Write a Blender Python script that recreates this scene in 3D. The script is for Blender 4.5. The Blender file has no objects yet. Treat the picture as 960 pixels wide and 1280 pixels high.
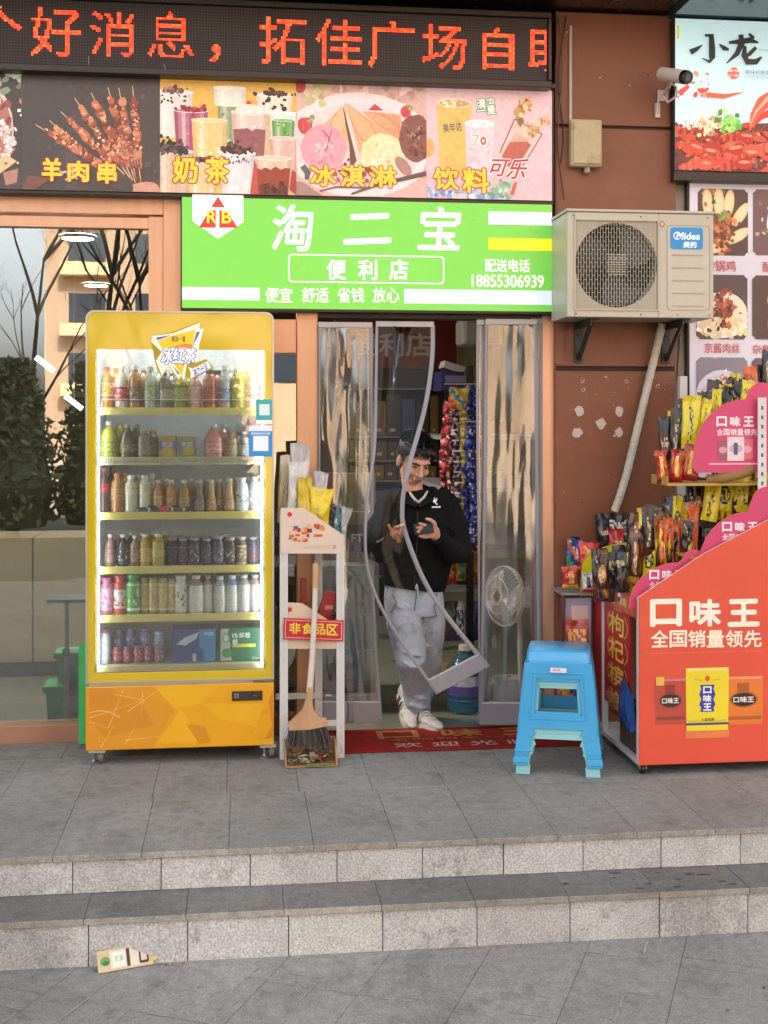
import bpy, bmesh, math, random
from mathutils import Vector, Matrix, noise
R = math.radians
rnd = random.Random(7)
sc = bpy.context.scene
col = sc.collection

# ------------------------------------------------------------------ camera, sky, sun, exposure
F, CAMY, CAMZ, HOR = 1525.0, -6.5, 1.67, 524.0
PSI = math.atan(180 / 1525)
cd = bpy.data.cameras.new('camera'); cam = bpy.data.objects.new('camera', cd); col.objects.link(cam)
cam.location = (0, CAMY, CAMZ); cam.rotation_euler = (R(90), 0, -PSI)
cd.sensor_fit = 'HORIZONTAL'; cd.sensor_width = 36; cd.lens = F / 960 * 36
cd.shift_y = -(640 - HOR) / 960
cd.clip_start = 0.05; cd.clip_end = 2000
sc.camera = cam

SUN_EL, SUN_AZ = R(38), R(14)          # the sun stands behind the shop's block, so the forecourt lies in its shade
w = bpy.data.worlds.new('World'); sc.world = w; w.use_nodes = True
nt = w.node_tree; bg = nt.nodes['Background']
sky = nt.nodes.new('ShaderNodeTexSky'); sky.sky_type = 'NISHITA'; sky.sun_disc = False
sky.sun_elevation = SUN_EL; sky.sun_rotation = SUN_AZ
sky.air_density = 1.0; sky.dust_density = 5.0; sky.ozone_density = 1.0
hs = nt.nodes.new('ShaderNodeHueSaturation'); hs.inputs['Saturation'].default_value = 0.25
nt.links.new(sky.outputs[0], hs.inputs['Color']); nt.links.new(hs.outputs[0], bg.inputs['Color'])
bg.inputs['Strength'].default_value = 0.15
sd = bpy.data.lights.new('sun', 'SUN'); sd.energy = 3.6; sd.angle = R(0.5); sd.color = (1, .93, .82)
sun = bpy.data.objects.new('sun', sd); col.objects.link(sun)
dv = Vector((math.sin(SUN_AZ) * math.cos(SUN_EL), math.cos(SUN_AZ) * math.cos(SUN_EL), math.sin(SUN_EL)))
sun.rotation_euler = dv.to_track_quat('Z', 'Y').to_euler(); sun.location = (0, 0, 30)
vs = sc.view_settings; vs.view_transform = 'Standard'; vs.look = 'None'; vs.gamma = 1; vs.use_curve_mapping = False
vs.exposure = 2.48
sc.cycles.use_denoising = True
sc.cycles.max_bounces = 10; sc.cycles.transparent_max_bounces = 24; sc.cycles.sample_clamp_indirect = 6
sc.cycles.caustics_reflective = False; sc.cycles.caustics_refractive = False

# ------------------------------------------------------------------ pixel rays: where a point seen in the photo stands in the world
def ray(px):
    a = px - 480
    return F * math.sin(PSI) + a * math.cos(PSI), F * math.cos(PSI) - a * math.sin(PSI)
def P(px, py, Y):
    dx, dy = ray(px); t = (Y - CAMY) / dy
    return Vector((t * dx, Y, CAMZ - t * (py - HOR)))
def X(px, Y): return P(px, 0, Y).x
def Z(py, Y, px=480): return P(px, py, Y).z
def G(px, py, z=0.0):
    dx, dy = ray(px); t = (CAMZ - z) / (py - HOR)
    return Vector((t * dx, CAMY + t * dy, z))

# ------------------------------------------------------------------ colours and materials
def lin(h, k=1.0):
    if isinstance(h, (tuple, list)): return (h[0], h[1], h[2], 1.0)
    h = h.lstrip('#'); c = [int(h[i:i + 2], 16) / 255 for i in (0, 2, 4)]
    return tuple(min(1, k * (x / 12.92 if x < .04045 else ((x + .055) / 1.055) ** 2.4)) for x in c) + (1.0,)
def jit(c, a=.12, r=rnd):
    k = 1 + r.uniform(-a, a)
    return tuple(max(0, min(1, c[i] * k * (1 + r.uniform(-a, a) * .3))) for i in range(3)) + (1.0,)
def mixc(a, b, t): return tuple(a[i] * (1 - t) + b[i] * t for i in range(3)) + (1.0,)

_mats = {}
def M(name, c='#808080', rough=.5, metal=0., var=.08, vs_=6., bump=0., bs=60., spec=.5, emis=0., attr=False, coat=0., dirt=None, trans=0., alpha=1., detail=6, stretch=None):
    """one procedural material: base colour (or the mesh's own colours) varied by noise, optional bump, dirt and glow"""
    if name in _mats: return _mats[name]
    m = bpy.data.materials.new(name); m.use_nodes = True; n = m.node_tree.nodes; L = m.node_tree.links
    b = n['Principled BSDF']
    tc = n.new('ShaderNodeTexCoord'); co = tc.outputs['Object']
    if stretch:
        mp = n.new('ShaderNodeMapping'); mp.inputs['Scale'].default_value = stretch; L.new(co, mp.inputs[0]); co = mp.outputs[0]
    if attr:
        a = n.new('ShaderNodeAttribute'); a.attribute_name = 'Col'; base = a.outputs['Color']
    else:
        rg = n.new('ShaderNodeRGB'); rg.outputs[0].default_value = lin(c); base = rg.outputs[0]
    if var:
        t = n.new('ShaderNodeTexNoise'); t.inputs['Scale'].default_value = vs_; t.inputs['Detail'].default_value = detail; t.inputs['Roughness'].default_value = .65
        L.new(co, t.inputs['Vector'])
        r = n.new('ShaderNodeMapRange'); r.inputs[1].default_value = .3; r.inputs[2].default_value = .7
        r.inputs[3].default_value = 1 - var; r.inputs[4].default_value = 1 + var; L.new(t.outputs[0], r.inputs[0])
        x = n.new('ShaderNodeVectorMath'); x.operation = 'MULTIPLY'; L.new(base, x.inputs[0]); L.new(r.outputs[0], x.inputs[1]); base = x.outputs[0]
        rr = n.new('ShaderNodeMapRange'); rr.inputs[3].default_value = max(0, rough - .1); rr.inputs[4].default_value = min(1, rough + .1)
        L.new(t.outputs[0], rr.inputs[0]); L.new(rr.outputs[0], b.inputs['Roughness'])
    else:
        b.inputs['Roughness'].default_value = rough
    for dd in (dirt or []):      # dirt = [(colour, scale, threshold, softness, amount)]
        t = n.new('ShaderNodeTexNoise'); t.inputs['Scale'].default_value = dd[1]; t.inputs['Detail'].default_value = 8; t.inputs['Roughness'].default_value = .7
        L.new(co, t.inputs['Vector'])
        r = n.new('ShaderNodeMapRange'); r.inputs[1].default_value = dd[2]; r.inputs[2].default_value = dd[2] + dd[3]; r.inputs[3].default_value = 0; r.inputs[4].default_value = dd[4]
        L.new(t.outputs[0], r.inputs[0])
        x = n.new('ShaderNodeMix'); x.data_type = 'RGBA'; L.new(r.outputs[0], x.inputs[0]); L.new(base, x.inputs[6]); x.inputs[7].default_value = lin(dd[0]); base = x.outputs[2]
    L.new(base, b.inputs['Base Color'])
    b.inputs['Metallic'].default_value = metal; b.inputs['Specular IOR Level'].default_value = spec
    b.inputs['Coat Weight'].default_value = coat; b.inputs['Coat Roughness'].default_value = .05
    b.inputs['Transmission Weight'].default_value = trans; b.inputs['Alpha'].default_value = alpha
    if emis:
        L.new(base, b.inputs['Emission Color']); b.inputs['Emission Strength'].default_value = emis
    if bump:
        t = n.new('ShaderNodeTexNoise'); t.inputs['Scale'].default_value = bs; t.inputs['Detail'].default_value = 6; L.new(co, t.inputs['Vector'])
        bp = n.new('ShaderNodeBump'); bp.inputs['Strength'].default_value = bump; bp.inputs['Distance'].default_value = .004
        L.new(t.outputs[0], bp.inputs['Height']); L.new(bp.outputs[0], b.inputs['Normal'])
    _mats[name] = m
    return m

def sheet(name, tint='#ffffff', refl=.08, rough=0., haze=0., hazec='#d8d8d8', bump=0., bs=8., stretch=(1, 1, 1), gcol='#ffffff'):
    """thin clear sheet: lets light through, mirrors the surroundings, with an optional milky share"""
    if name in _mats: return _mats[name]
    m = bpy.data.materials.new(name); m.use_nodes = True; n = m.node_tree.nodes; L = m.node_tree.links
    n.remove(n['Principled BSDF']); out = n['Material Output']
    tr = n.new('ShaderNodeBsdfTransparent'); tr.inputs[0].default_value = lin(tint)
    gl = n.new('ShaderNodeBsdfGlossy'); gl.inputs['Roughness'].default_value = rough; gl.inputs['Color'].default_value = lin(gcol)
    fr = n.new('ShaderNodeLayerWeight'); fr.inputs['Blend'].default_value = .3
    ad = n.new('ShaderNodeMath'); ad.operation = 'ADD'; ad.use_clamp = True; ad.inputs[1].default_value = refl
    L.new(fr.outputs['Fresnel'], ad.inputs[0])
    base = tr.outputs[0]
    if haze:
        di = n.new('ShaderNodeBsdfDiffuse'); di.inputs[0].default_value = lin(hazec)
        tl = n.new('ShaderNodeBsdfTranslucent'); tl.inputs[0].default_value = lin(hazec)
        m2 = n.new('ShaderNodeMixShader'); L.new(di.outputs[0], m2.inputs[1]); L.new(tl.outputs[0], m2.inputs[2])
        m3 = n.new('ShaderNodeMixShader'); m3.inputs[0].default_value = haze; L.new(base, m3.inputs[1]); L.new(m2.outputs[0], m3.inputs[2]); base = m3.outputs[0]
    mx = n.new('ShaderNodeMixShader'); L.new(ad.outputs[0], mx.inputs[0]); L.new(base, mx.inputs[1]); L.new(gl.outputs[0], mx.inputs[2])
    if bump:
        tc = n.new('ShaderNodeTexCoord'); mp = n.new('ShaderNodeMapping'); mp.inputs['Scale'].default_value = stretch; L.new(tc.outputs['Object'], mp.inputs[0])
        t = n.new('ShaderNodeTexNoise'); t.inputs['Scale'].default_value = bs; t.inputs['Detail'].default_value = 3; L.new(mp.outputs[0], t.inputs['Vector'])
        bp = n.new('ShaderNodeBump'); bp.inputs['Strength'].default_value = bump; bp.inputs['Distance'].default_value = .02
        L.new(t.outputs[0], bp.inputs['Height']); L.new(bp.outputs[0], gl.inputs['Normal'])
    L.new(mx.outputs[0], out.inputs[0]); _mats[name] = m
    return m

def lamp_mat(name, c, s):
    if name in _mats: return _mats[name]
    m = bpy.data.materials.new(name); m.use_nodes = True; n = m.node_tree.nodes
    e = n.new('ShaderNodeEmission'); e.inputs[0].default_value = lin(c); e.inputs[1].default_value = s
    m.node_tree.links.new(e.outputs[0], n['Material Output'].inputs[0]); _mats[name] = m
    return m

# ------------------------------------------------------------------ objects: things, parts, structure
def thing(name, label, cat, loc=(0, 0, 0), group=None):
    o = bpy.data.objects.new(name, None); col.objects.link(o); o.location = loc
    o.empty_display_size = .1
    return tag(o, label, cat, group)
def tag(o, label=None, cat=None, group=None, kind=None):
    if label: o['label'] = label
    if cat: o['category'] = cat
    if group: o['group'] = group
    if kind: o['kind'] = kind
    return o
def top(o):
    while o.parent: o = o.parent
    return o
def dup(root, loc, rz=None, label=None, group=None, scale=None, rot=None):
    r = root.copy(); col.objects.link(r); r.location = loc
    if rot is not None: r.rotation_euler = rot
    elif rz is not None: r.rotation_euler = (0, 0, rz)
    if label: r['label'] = label
    if group: r['group'] = group
    if scale is not None: r.scale = scale if hasattr(scale, '__len__') else (scale,) * 3
    for ch in list(root.children):
        c = ch.copy(); col.objects.link(c); c.parent = r
        for g in ch.children:
            d = g.copy(); col.objects.link(d); d.parent = c
    return r

class MB:
    """collects faces (each with a colour), then links them as one mesh object"""
    def __init__(s): s.v = []; s.f = []; s.c = []; s.sm = []
    def add(s, vs, fs, c='#808080', smooth=False):
        k = len(s.v); s.v += [Vector(v) for v in vs]; c = lin(c) if isinstance(c, str) else c
        for f in fs: s.f.append([k + i for i in f]); s.c.append(c); s.sm.append(smooth)
        return s
    def box(s, a, b, c='#808080', rot=None, tip=None):
        x0, y0, z0 = [min(a[i], b[i]) for i in range(3)]; x1, y1, z1 = [max(a[i], b[i]) for i in range(3)]
        vs = [Vector(p) for p in ((x0, y0, z0), (x1, y0, z0), (x1, y1, z0), (x0, y1, z0), (x0, y0, z1), (x1, y0, z1), (x1, y1, z1), (x0, y1, z1))]
        if rot is not None:
            ce = Vector(((x0 + x1) / 2, (y0 + y1) / 2, (z0 + z1) / 2)) if tip is None else Vector(tip); vs = [ce + rot @ (p - ce) for p in vs]
        return s.add(vs, [(0, 3, 2, 1), (4, 5, 6, 7), (0, 1, 5, 4), (1, 2, 6, 5), (2, 3, 7, 6), (3, 0, 4, 7)], c)
    def cen(s, c, d, colr='#808080', rot=None):
        return s.box([c[i] - d[i] / 2 for i in range(3)], [c[i] + d[i] / 2 for i in range(3)], colr, rot)
    def tube(s, path, r, n=10, c='#808080', flat=1.0, caps=True, up=None):
        """swept tube; r may be a list; flat squeezes the second axis"""
        pts = [Vector(p) for p in path]; N = len(pts); rs = r if hasattr(r, '__len__') else [r] * N
        vs = []; prev = None
        for i, p in enumerate(pts):
            t = (pts[min(i + 1, N - 1)] - pts[max(i - 1, 0)]).normalized()
            if prev is None:
                u = Vector(up) if up is not None else (Vector((0, 0, 1)) if abs(t.z) < .9 else Vector((1, 0, 0)))
                a = (u - t * u.dot(t)).normalized()
            else: a = (prev - t * prev.dot(t)).normalized()
            prev = a; b = t.cross(a)
            rr = rs[i]; ra, rb = rr if hasattr(rr, '__len__') else (rr, rr * flat)
            for k in range(n):
                th = 2 * math.pi * k / n; vs.append(p + a * ra * math.cos(th) + b * rb * math.sin(th))
        fs = [(i * n + k, i * n + (k + 1) % n, (i + 1) * n + (k + 1) % n, (i + 1) * n + k) for i in range(N - 1) for k in range(n)]
        s.add(vs, fs, c, True)
        if caps: s.add(vs[:n], [tuple(range(n - 1, -1, -1))], c); s.add(vs[-n:], [tuple(range(n))], c)
        return s
    def cyl(s, a, b, r, r2=None, n=16, c='#808080'): return s.tube([a, b], [r, r if r2 is None else r2], n, c)
    def lathe(s, prof, o=(0, 0, 0), n=16, c='#808080', cols=None, axis='z', caps=True, sx=1., sy=1.):
        o = Vector(o); vs = []
        for (r, h) in prof:
            for k in range(n):
                th = 2 * math.pi * k / n; x, y = r * math.cos(th) * sx, r * math.sin(th) * sy
                vs.append(o + (Vector((x, y, h)) if axis == 'z' else Vector((x, -h, y)) if axis == 'y' else Vector((h, x, y))))
        for i in range(len(prof) - 1):
            cc = cols[i] if cols else c
            fs = [(k, (k + 1) % n, n + (k + 1) % n, n + k) for k in range(n)]
            s.add(vs[i * n:(i + 2) * n], fs, cc, True)
        if caps:
            if prof[0][0] > 1e-5: s.add(vs[:n], [tuple(range(n - 1, -1, -1))], cols[0] if cols else c)
            if prof[-1][0] > 1e-5: s.add(vs[-n:], [tuple(range(n))], cols[-1] if cols else c)
        return s
    def prism(s, pts, o, u, v, d, c='#808080', side=None):
        """outline pts (a, b) in the plane o + a u + b v, given the thickness vector d"""
        o, u, v, d = Vector(o), Vector(u), Vector(v), Vector(d); n = len(pts)
        fr = [o + u * p[0] + v * p[1] for p in pts]; bk = [p + d for p in fr]
        s.add(fr, [tuple(range(n))], c); s.add(bk, [tuple(range(n - 1, -1, -1))], side or c)
        return s.add(fr + bk, [(i, (i + 1) % n, n + (i + 1) % n, n + i)[::-1] for i in range(n)], side or c)
    def ell(s, ce, r, n=16, m=10, c='#808080', rot=None):
        ce = Vector(ce); vs = []
        for i in range(m + 1):
            ph = math.pi * i / m
            for k in range(n):
                th = 2 * math.pi * k / n
                p = Vector((r[0] * math.sin(ph) * math.cos(th), r[1] * math.sin(ph) * math.sin(th), -r[2] * math.cos(ph)))
                vs.append(ce + (rot @ p if rot is not None else p))
        return s.add(vs, [(i * n + k, i * n + (k + 1) % n, (i + 1) * n + (k + 1) % n, (i + 1) * n + k) for i in range(m) for k in range(n)], c, True)
    def grid(s, fn, nu, nv, cf, smooth=True, wrap=False):
        """surface fn(u, v) with the colour of every cell from cf(u, v)"""
        vs = [fn(i / nu, j / nv) for j in range(nv + 1) for i in range(nu + 1)]; k = len(s.v); s.v += [Vector(v) for v in vs]
        for j in range(nv):
            for i in range(nu):
                s.f.append([k + j * (nu + 1) + i, k + j * (nu + 1) + i + 1, k + (j + 1) * (nu + 1) + i + 1, k + (j + 1) * (nu + 1) + i])
                q = cf((i + .5) / nu, (j + .5) / nv) if callable(cf) else cf
                s.c.append(lin(q) if isinstance(q, str) else q); s.sm.append(smooth)
        return s
    def mesh(s, name, off=Vector((0, 0, 0)), sharp=38):
        me = bpy.data.meshes.new(name); me.from_pydata([v - off for v in s.v], [], s.f)
        at = me.color_attributes.new('Col', 'FLOAT_COLOR', 'CORNER')
        buf = [x for p, c in zip(s.f, s.c) for _ in p for x in c]
        at.data.foreach_set('color', buf)
        me.polygons.foreach_set('use_smooth', s.sm)
        if any(s.sm): 
            try: me.set_sharp_from_angle(angle=R(sharp))
            except Exception: pass
        me.update(); return me
    def build(s, name, mat, parent=None, bevel=0, seg=2, label=None, kind=None, cat=None, group=None, sub=0, weld=False):
        off = Vector((0, 0, 0))
        if parent is not None: off = Vector(top(parent).location)
        o = bpy.data.objects.new(name, s.mesh(name, off)); col.objects.link(o)
        if parent is not None: o.parent = parent
        for mm in (mat if isinstance(mat, (list, tuple)) else [mat]): o.data.materials.append(mm)
        if weld:
            wd = o.modifiers.new('weld', 'WELD'); wd.merge_threshold = .0004
        if bevel:
            bv = o.modifiers.new('bevel', 'BEVEL'); bv.width = bevel; bv.segments = seg; bv.limit_method = 'ANGLE'; bv.angle_limit = R(40)
        if sub:
            sb = o.modifiers.new('sub', 'SUBSURF'); sb.levels = sub; sb.render_levels = sub
        return tag(o, label, cat, group, kind)

# ------------------------------------------------------------------ lettering (Blender's own built-in font) and flat printed artwork
_glyph = {}
def glyphs(body, bold=0., spacing=1.0):
    k = (body, bold, spacing)
    if k not in _glyph:
        c = bpy.data.curves.new('lettering', 'FONT'); c.body = body; c.offset = bold; c.space_character = spacing; c.resolution_u = 3; c.fill_mode = 'BOTH'
        o = bpy.data.objects.new('lettering', c); me = o.to_mesh()
        vs = [(v.co.x, v.co.y) for v in me.vertices]; fs = [tuple(p.vertices) for p in me.polygons if p.normal.z > 0] or [tuple(reversed(p.vertices)) for p in me.polygons]
        o.to_mesh_clear(); bpy.data.objects.remove(o); bpy.data.curves.remove(c)
        _glyph[k] = (vs, fs)
    return _glyph[k]

class Art(MB):
    """flat artwork printed on a plane: o + a u + b v (metres), each new patch a hair above the last"""
    def __init__(s, o, u=(1, 0, 0), v=(0, 0, 1), step=.00003):
        super().__init__(); s.o = Vector(o); s.u = Vector(u).normalized(); s.w = Vector(v).normalized(); s.n = s.u.cross(s.w); s.k = 0; s.step = step
    def pt(s, a, b): return s.o + s.u * a + s.w * b + s.n * (s.k * s.step)
    def poly(s, pts, c, lift=True):
        if lift: s.k += 1
        ar = sum(pts[i][0] * pts[(i + 1) % len(pts)][1] - pts[(i + 1) % len(pts)][0] * pts[i][1] for i in range(len(pts)))
        if ar < 0: pts = pts[::-1]
        s.add([s.pt(*p) for p in pts], [tuple(range(len(pts)))], c); return s
    def rect(s, x0, y0, x1, y1, c, lift=True): return s.poly([(x0, y0), (x1, y0), (x1, y1), (x0, y1)], c, lift)
    def rrect(s, x0, y0, x1, y1, r, c):
        pts = []
        for (cx, cy, a0) in ((x1 - r, y0 + r, -90), (x1 - r, y1 - r, 0), (x0 + r, y1 - r, 90), (x0 + r, y0 + r, 180)):
            pts += [(cx + r * math.cos(R(a0 + a)), cy + r * math.sin(R(a0 + a))) for a in (0, 30, 60, 90)]
        return s.poly(pts, c)
    def disc(s, x, y, rx, ry, c, rot=0, n=20, a0=0, a1=360, lift=True):
        cr, sr = math.cos(R(rot)), math.sin(R(rot)); pts = []
        for i in range(n if a1 - a0 >= 360 else n + 1):
            th = R(a0 + (a1 - a0) * i / n); p, q = rx * math.cos(th), ry * math.sin(th); pts.append((x + p * cr - q * sr, y + p * sr + q * cr))
        return s.poly(pts, c, lift)
    def blob(s, x, y, r, c, n=8, rough=.35, asp=1., rot=0, rn=rnd, lift=False):
        pts = []
        cr, sr = math.cos(R(rot)), math.sin(R(rot))
        for i in range(n):
            th = 2 * math.pi * i / n; q = r * (1 + rn.uniform(-rough, rough)); a, b = q * math.cos(th), q * math.sin(th) * asp
            pts.append((x + a * cr - b * sr, y + a * sr + b * cr))
        if not lift: s.k += .34
        return s.poly(pts, c, lift)
    def line(s, pts, wd, c):
        s.k += 1; wds = wd if hasattr(wd, '__len__') else [wd] * len(pts)
        L_, R_ = [], []
        for i, p in enumerate(pts):
            a = pts[max(0, i - 1)]; b = pts[min(len(pts) - 1, i + 1)]; dx, dy = b[0] - a[0], b[1] - a[1]; d = math.hypot(dx, dy) or 1
            L_.append((p[0] - dy / d * wds[i] / 2, p[1] + dx / d * wds[i] / 2)); R_.append((p[0] + dy / d * wds[i] / 2, p[1] - dx / d * wds[i] / 2))
        n = len(pts); s.add([s.pt(*p) for p in L_ + R_], [(n + i, n + i + 1, i + 1, i) for i in range(n - 1)], c); return s
    def text(s, body, x0, y0, x1, y1, c, bold=0., shear=0., rot=0., keep=False, spacing=1., wave=0.):
        vs, fs = glyphs(body, 0., spacing)
        if not vs: return s
        ax, bx = min(v[0] for v in vs), max(v[0] for v in vs); ay, by = min(v[1] for v in vs), max(v[1] for v in vs)
        sx = (x1 - x0) / (bx - ax); sy = (y1 - y0) / (by - ay)
        cx, cy = (x0 + x1) / 2, (y0 + y1) / 2; cr, sr = math.cos(R(rot)), math.sin(R(rot))
        n = 0 if bold <= 0 else 4 if bold < .016 else 6 if bold < .05 else 10       # heavier strokes: the same letter struck several times
        offs = [(0, 0)] + [(bold * min(sx, sy) * math.cos(2 * math.pi * (i + .5) / n), bold * min(sx, sy) * math.sin(2 * math.pi * (i + .5) / n)) for i in range(n)]
        s.k += 1
        for (ox, oy) in offs:
            s.k += .25; out = []
            for v in vs:
                a, b = x0 + (v[0] - ax) * sx - cx, y0 + (v[1] - ay) * sy - cy; a += b * shear
                a += ox; b += oy
                out.append(s.pt(cx + a * cr - b * sr, cy + a * sr + b * cr))
            s.add(out, fs, c)
        return s
    def otext(s, body, x0, y0, x1, y1, c, oc, bold=.02, ob=.06, **k):
        vs, _ = glyphs(body, bold, k.get('spacing', 1.)); h = max(v[1] for v in vs) - min(v[1] for v in vs); 
        s.text(body, x0, y0, x1, y1, oc, ob, **k); s.k += 1
        return s.text(body, x0, y0, x1, y1, c, bold, **k)
    def scatter(s, n, fn, cols, r, asp=.6, rough=.4, a=.2, rn=rnd):
        for _ in range(n):
            x, y = fn(); s.blob(x, y, rn.uniform(*r), jit(lin(rn.choice(cols)), a, rn), rn.choice((5, 6, 7)), rough, rn.uniform(asp, 1), rn.uniform(0, 180), rn)
        s.k += 1; return s

PRINT = M('printed_vinyl', attr=True, rough=.42, var=.05, vs_=14)
PRINT_MATTE = M('printed_card', attr=True, rough=.6, var=.06, vs_=20)
BACKLIT = M('backlit_print', attr=True, rough=.35, var=.13, vs_=34, emis=.045, detail=8, dirt=[('#8a7672', 3.5, .5, .25, .28)])
# ------------------------------------------------------------------ ground, steps, platform
def stone(name, bump=.5, sp=160, spa=.16, blotch=.14, dark='#3a3833', damt=.5, rough=.75, mid=.16):
    m = M(name, attr=True, rough=rough, var=blotch, vs_=2.6, bump=bump, bs=120, spec=.25, dirt=[(dark, 7, .58, .16, damt), ('#8c8a82', 3.1, .6, .12, .25), ('#2a2926', 38, .66, .06, .5), ('#a09a90', 17, .62, .1, .3), ('#45413b', 1.3, .5, .14, .42), ('#4a4640', 4.2, .6, .05, .35)])
    n = m.node_tree.nodes; L = m.node_tree.links; b = n['Principled BSDF']; src = b.inputs['Base Color'].links[0].from_socket
    tc = n.new('ShaderNodeTexCoord'); t = n.new('ShaderNodeTexNoise'); t.inputs['Scale'].default_value = sp; t.inputs['Detail'].default_value = 3
    L.new(tc.outputs['Object'], t.inputs['Vector'])
    r = n.new('ShaderNodeMapRange'); r.inputs[1].default_value = .32; r.inputs[2].default_value = .68; r.inputs[3].default_value = 1 - spa; r.inputs[4].default_value = 1 + spa
    L.new(t.outputs[0], r.inputs[0]); x = n.new('ShaderNodeVectorMath'); x.operation = 'MULTIPLY'; L.new(src, x.inputs[0]); L.new(r.outputs[0], x.inputs[1])
    t = n.new('ShaderNodeTexNoise'); t.inputs['Scale'].default_value = 21; t.inputs['Detail'].default_value = 5; t.inputs['Roughness'].default_value = .75; L.new(tc.outputs['Object'], t.inputs['Vector'])
    r = n.new('ShaderNodeMapRange'); r.inputs[1].default_value = .3; r.inputs[2].default_value = .7; r.inputs[3].default_value = 1 - mid; r.inputs[4].default_value = 1 + mid; L.new(t.outputs[0], r.inputs[0])
    y = n.new('ShaderNodeVectorMath'); y.operation = 'MULTIPLY'; L.new(x.outputs[0], y.inputs[0]); L.new(r.outputs[0], y.inputs[1]); L.new(y.outputs[0], b.inputs['Base Color'])
    return m
SLAB = stone('grey_paving_stone', blotch=.24, spa=.26, damt=.5, mid=.2)
GRAN = stone('speckled_granite', bump=.7, sp=125, spa=.32, mid=.08, blotch=.1, dark='#6b6455', damt=.6)
ZR, ZS, YE, YS = -.33, -.152, -1.712, -1.945     # road level, lower step level, platform edge, lower step edge

g = MB(); g.box((-80, -120, ZR - .3), (80, YE + .3, ZR - .006), '#85827b'); g.build('ground', SLAB, kind='structure')
g = MB(); g.box((-80, -120, ZR + .001), (80, -19, ZR + .004)); g.build('far_pavement', M('sunlit_paving', '#b09c84', rough=.9, var=.1, vs_=1), kind='structure')
g = MB(); g.box((-80, -120, ZR - .004), (80, -9, ZR - .001)); g.build('road', M('asphalt', '#454442', rough=.9, var=.12, vs_=2), kind='structure')
rs = random.Random(3)
g = MB(); ca, sa = math.cos(R(-26)), math.sin(R(-26))
for i in range(-14, 16):
    for j in range(-10, 6):
        u0, v0 = i * .345, j * .69 + (.345 if i % 2 else 0)
        pts = []
        for (u, v) in ((u0 + .001, v0 + .001), (u0 + .344, v0 + .001), (u0 + .344, v0 + .689), (u0 + .001, v0 + .689)):
            x, y = u * ca - v * sa + .25, u * sa + v * ca - 2.6; pts.append((x, y))
        if min(p[1] for p in pts) > YS - .01: continue
        # clip at the foot of the step
        q = []
        for a, b in zip(pts, pts[1:] + pts[:1]):
            ia, ib = a[1] <= YS + .03, b[1] <= YS + .03
            if ia: q.append(a)
            if ia != ib: t = (YS + .03 - a[1]) / (b[1] - a[1]); q.append((a[0] + t * (b[0] - a[0]), YS + .03))
        k = rs.uniform(.95, 1.06); zz = ZR + rs.uniform(-.001, .001)
        if len(q) > 2: g.prism([(p[0], p[1]) for p in q], (0, 0, zz), (1, 0, 0), (0, 1, 0), (0, 0, -.02), lin('#868480', k))
g.build('pavement', SLAB, kind='structure', bevel=.0015, seg=1)

def blocks(x0, step, xs, y, z0, z1, lip, cols, seed, patch=None):
    q = MB(); r = random.Random(seed); x = x0
    while x < xs:
        wdt = step + r.uniform(-.012, .012); dz = r.uniform(-.002, .002); dy = r.uniform(-.003, .003)
        cc = r.choice(cols); c = jit(lin(cc), .02, r)
        if patch and patch[0] < x + wdt / 2 < patch[1]: c = lin('#c2bfb6')
        q.box((x + .0016, y + dy, z0), (x + wdt - .0016, y + dy + .05, z1), c)
        x += wdt
    return q
light = ['#c0bdb8', '#bcb9b4', '#c2bfba', '#b8b5b0']
b1 = blocks(-3.31, .337, 5, YE, ZS, -.024, 0, light, 5)
o = b1.build('step_riser', GRAN, kind='structure', bevel=.002, seg=1)
b2 = blocks(-3.46, .362, 5, YS, ZR - .03, ZS - .02, 0, light, 8, (.0, .68))
o = b2.build('lower_step_riser', GRAN, kind='structure', bevel=.002, seg=1)
g = MB(); g.box((-4, YE + .05, -.4), (5, .3, -.03), '#6a665f'); g.box((-4, YS + .05, -.4), (5, YE + .051, ZS - .03), '#6a665f'); g.build('step_core', SLAB, kind='structure')
def treads(name, rows, x0, step, z, seed, base, edge_rows, lip='#a29c92'):
    q = MB(); r = random.Random(seed)
    for ri, (ya, yb, sh) in enumerate(rows):
        x = x0 + sh
        while x < 5:
            wdt = step + r.uniform(-.006, .006); k = r.uniform(.94, 1.06); c = lin(base, k); z1 = z + r.uniform(-.001, .001)
            n0 = len(q.f); q.box((x + .0007, ya + .0007, z - .024), (x + wdt - .0007, yb - .0007, z1), c)
            if ri in edge_rows: q.c[n0 + 2] = lin(lip, r.uniform(.8, 1.05))
            x += wdt
    return q.build(name, SLAB, kind='structure', bevel=.002, seg=2)
treads('platform', [(YE - .012, -1.02, 0), (-1.02, -.36, .004), (-.36, .05, .165)], -3.345, .3295, 0, 4, '#827f7a', (0,))
treads('lower_step', [(YS - .012, YE + .02, 0)], -3.455, .3625, ZS, 6, '#6e6c68', (0,))
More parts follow.
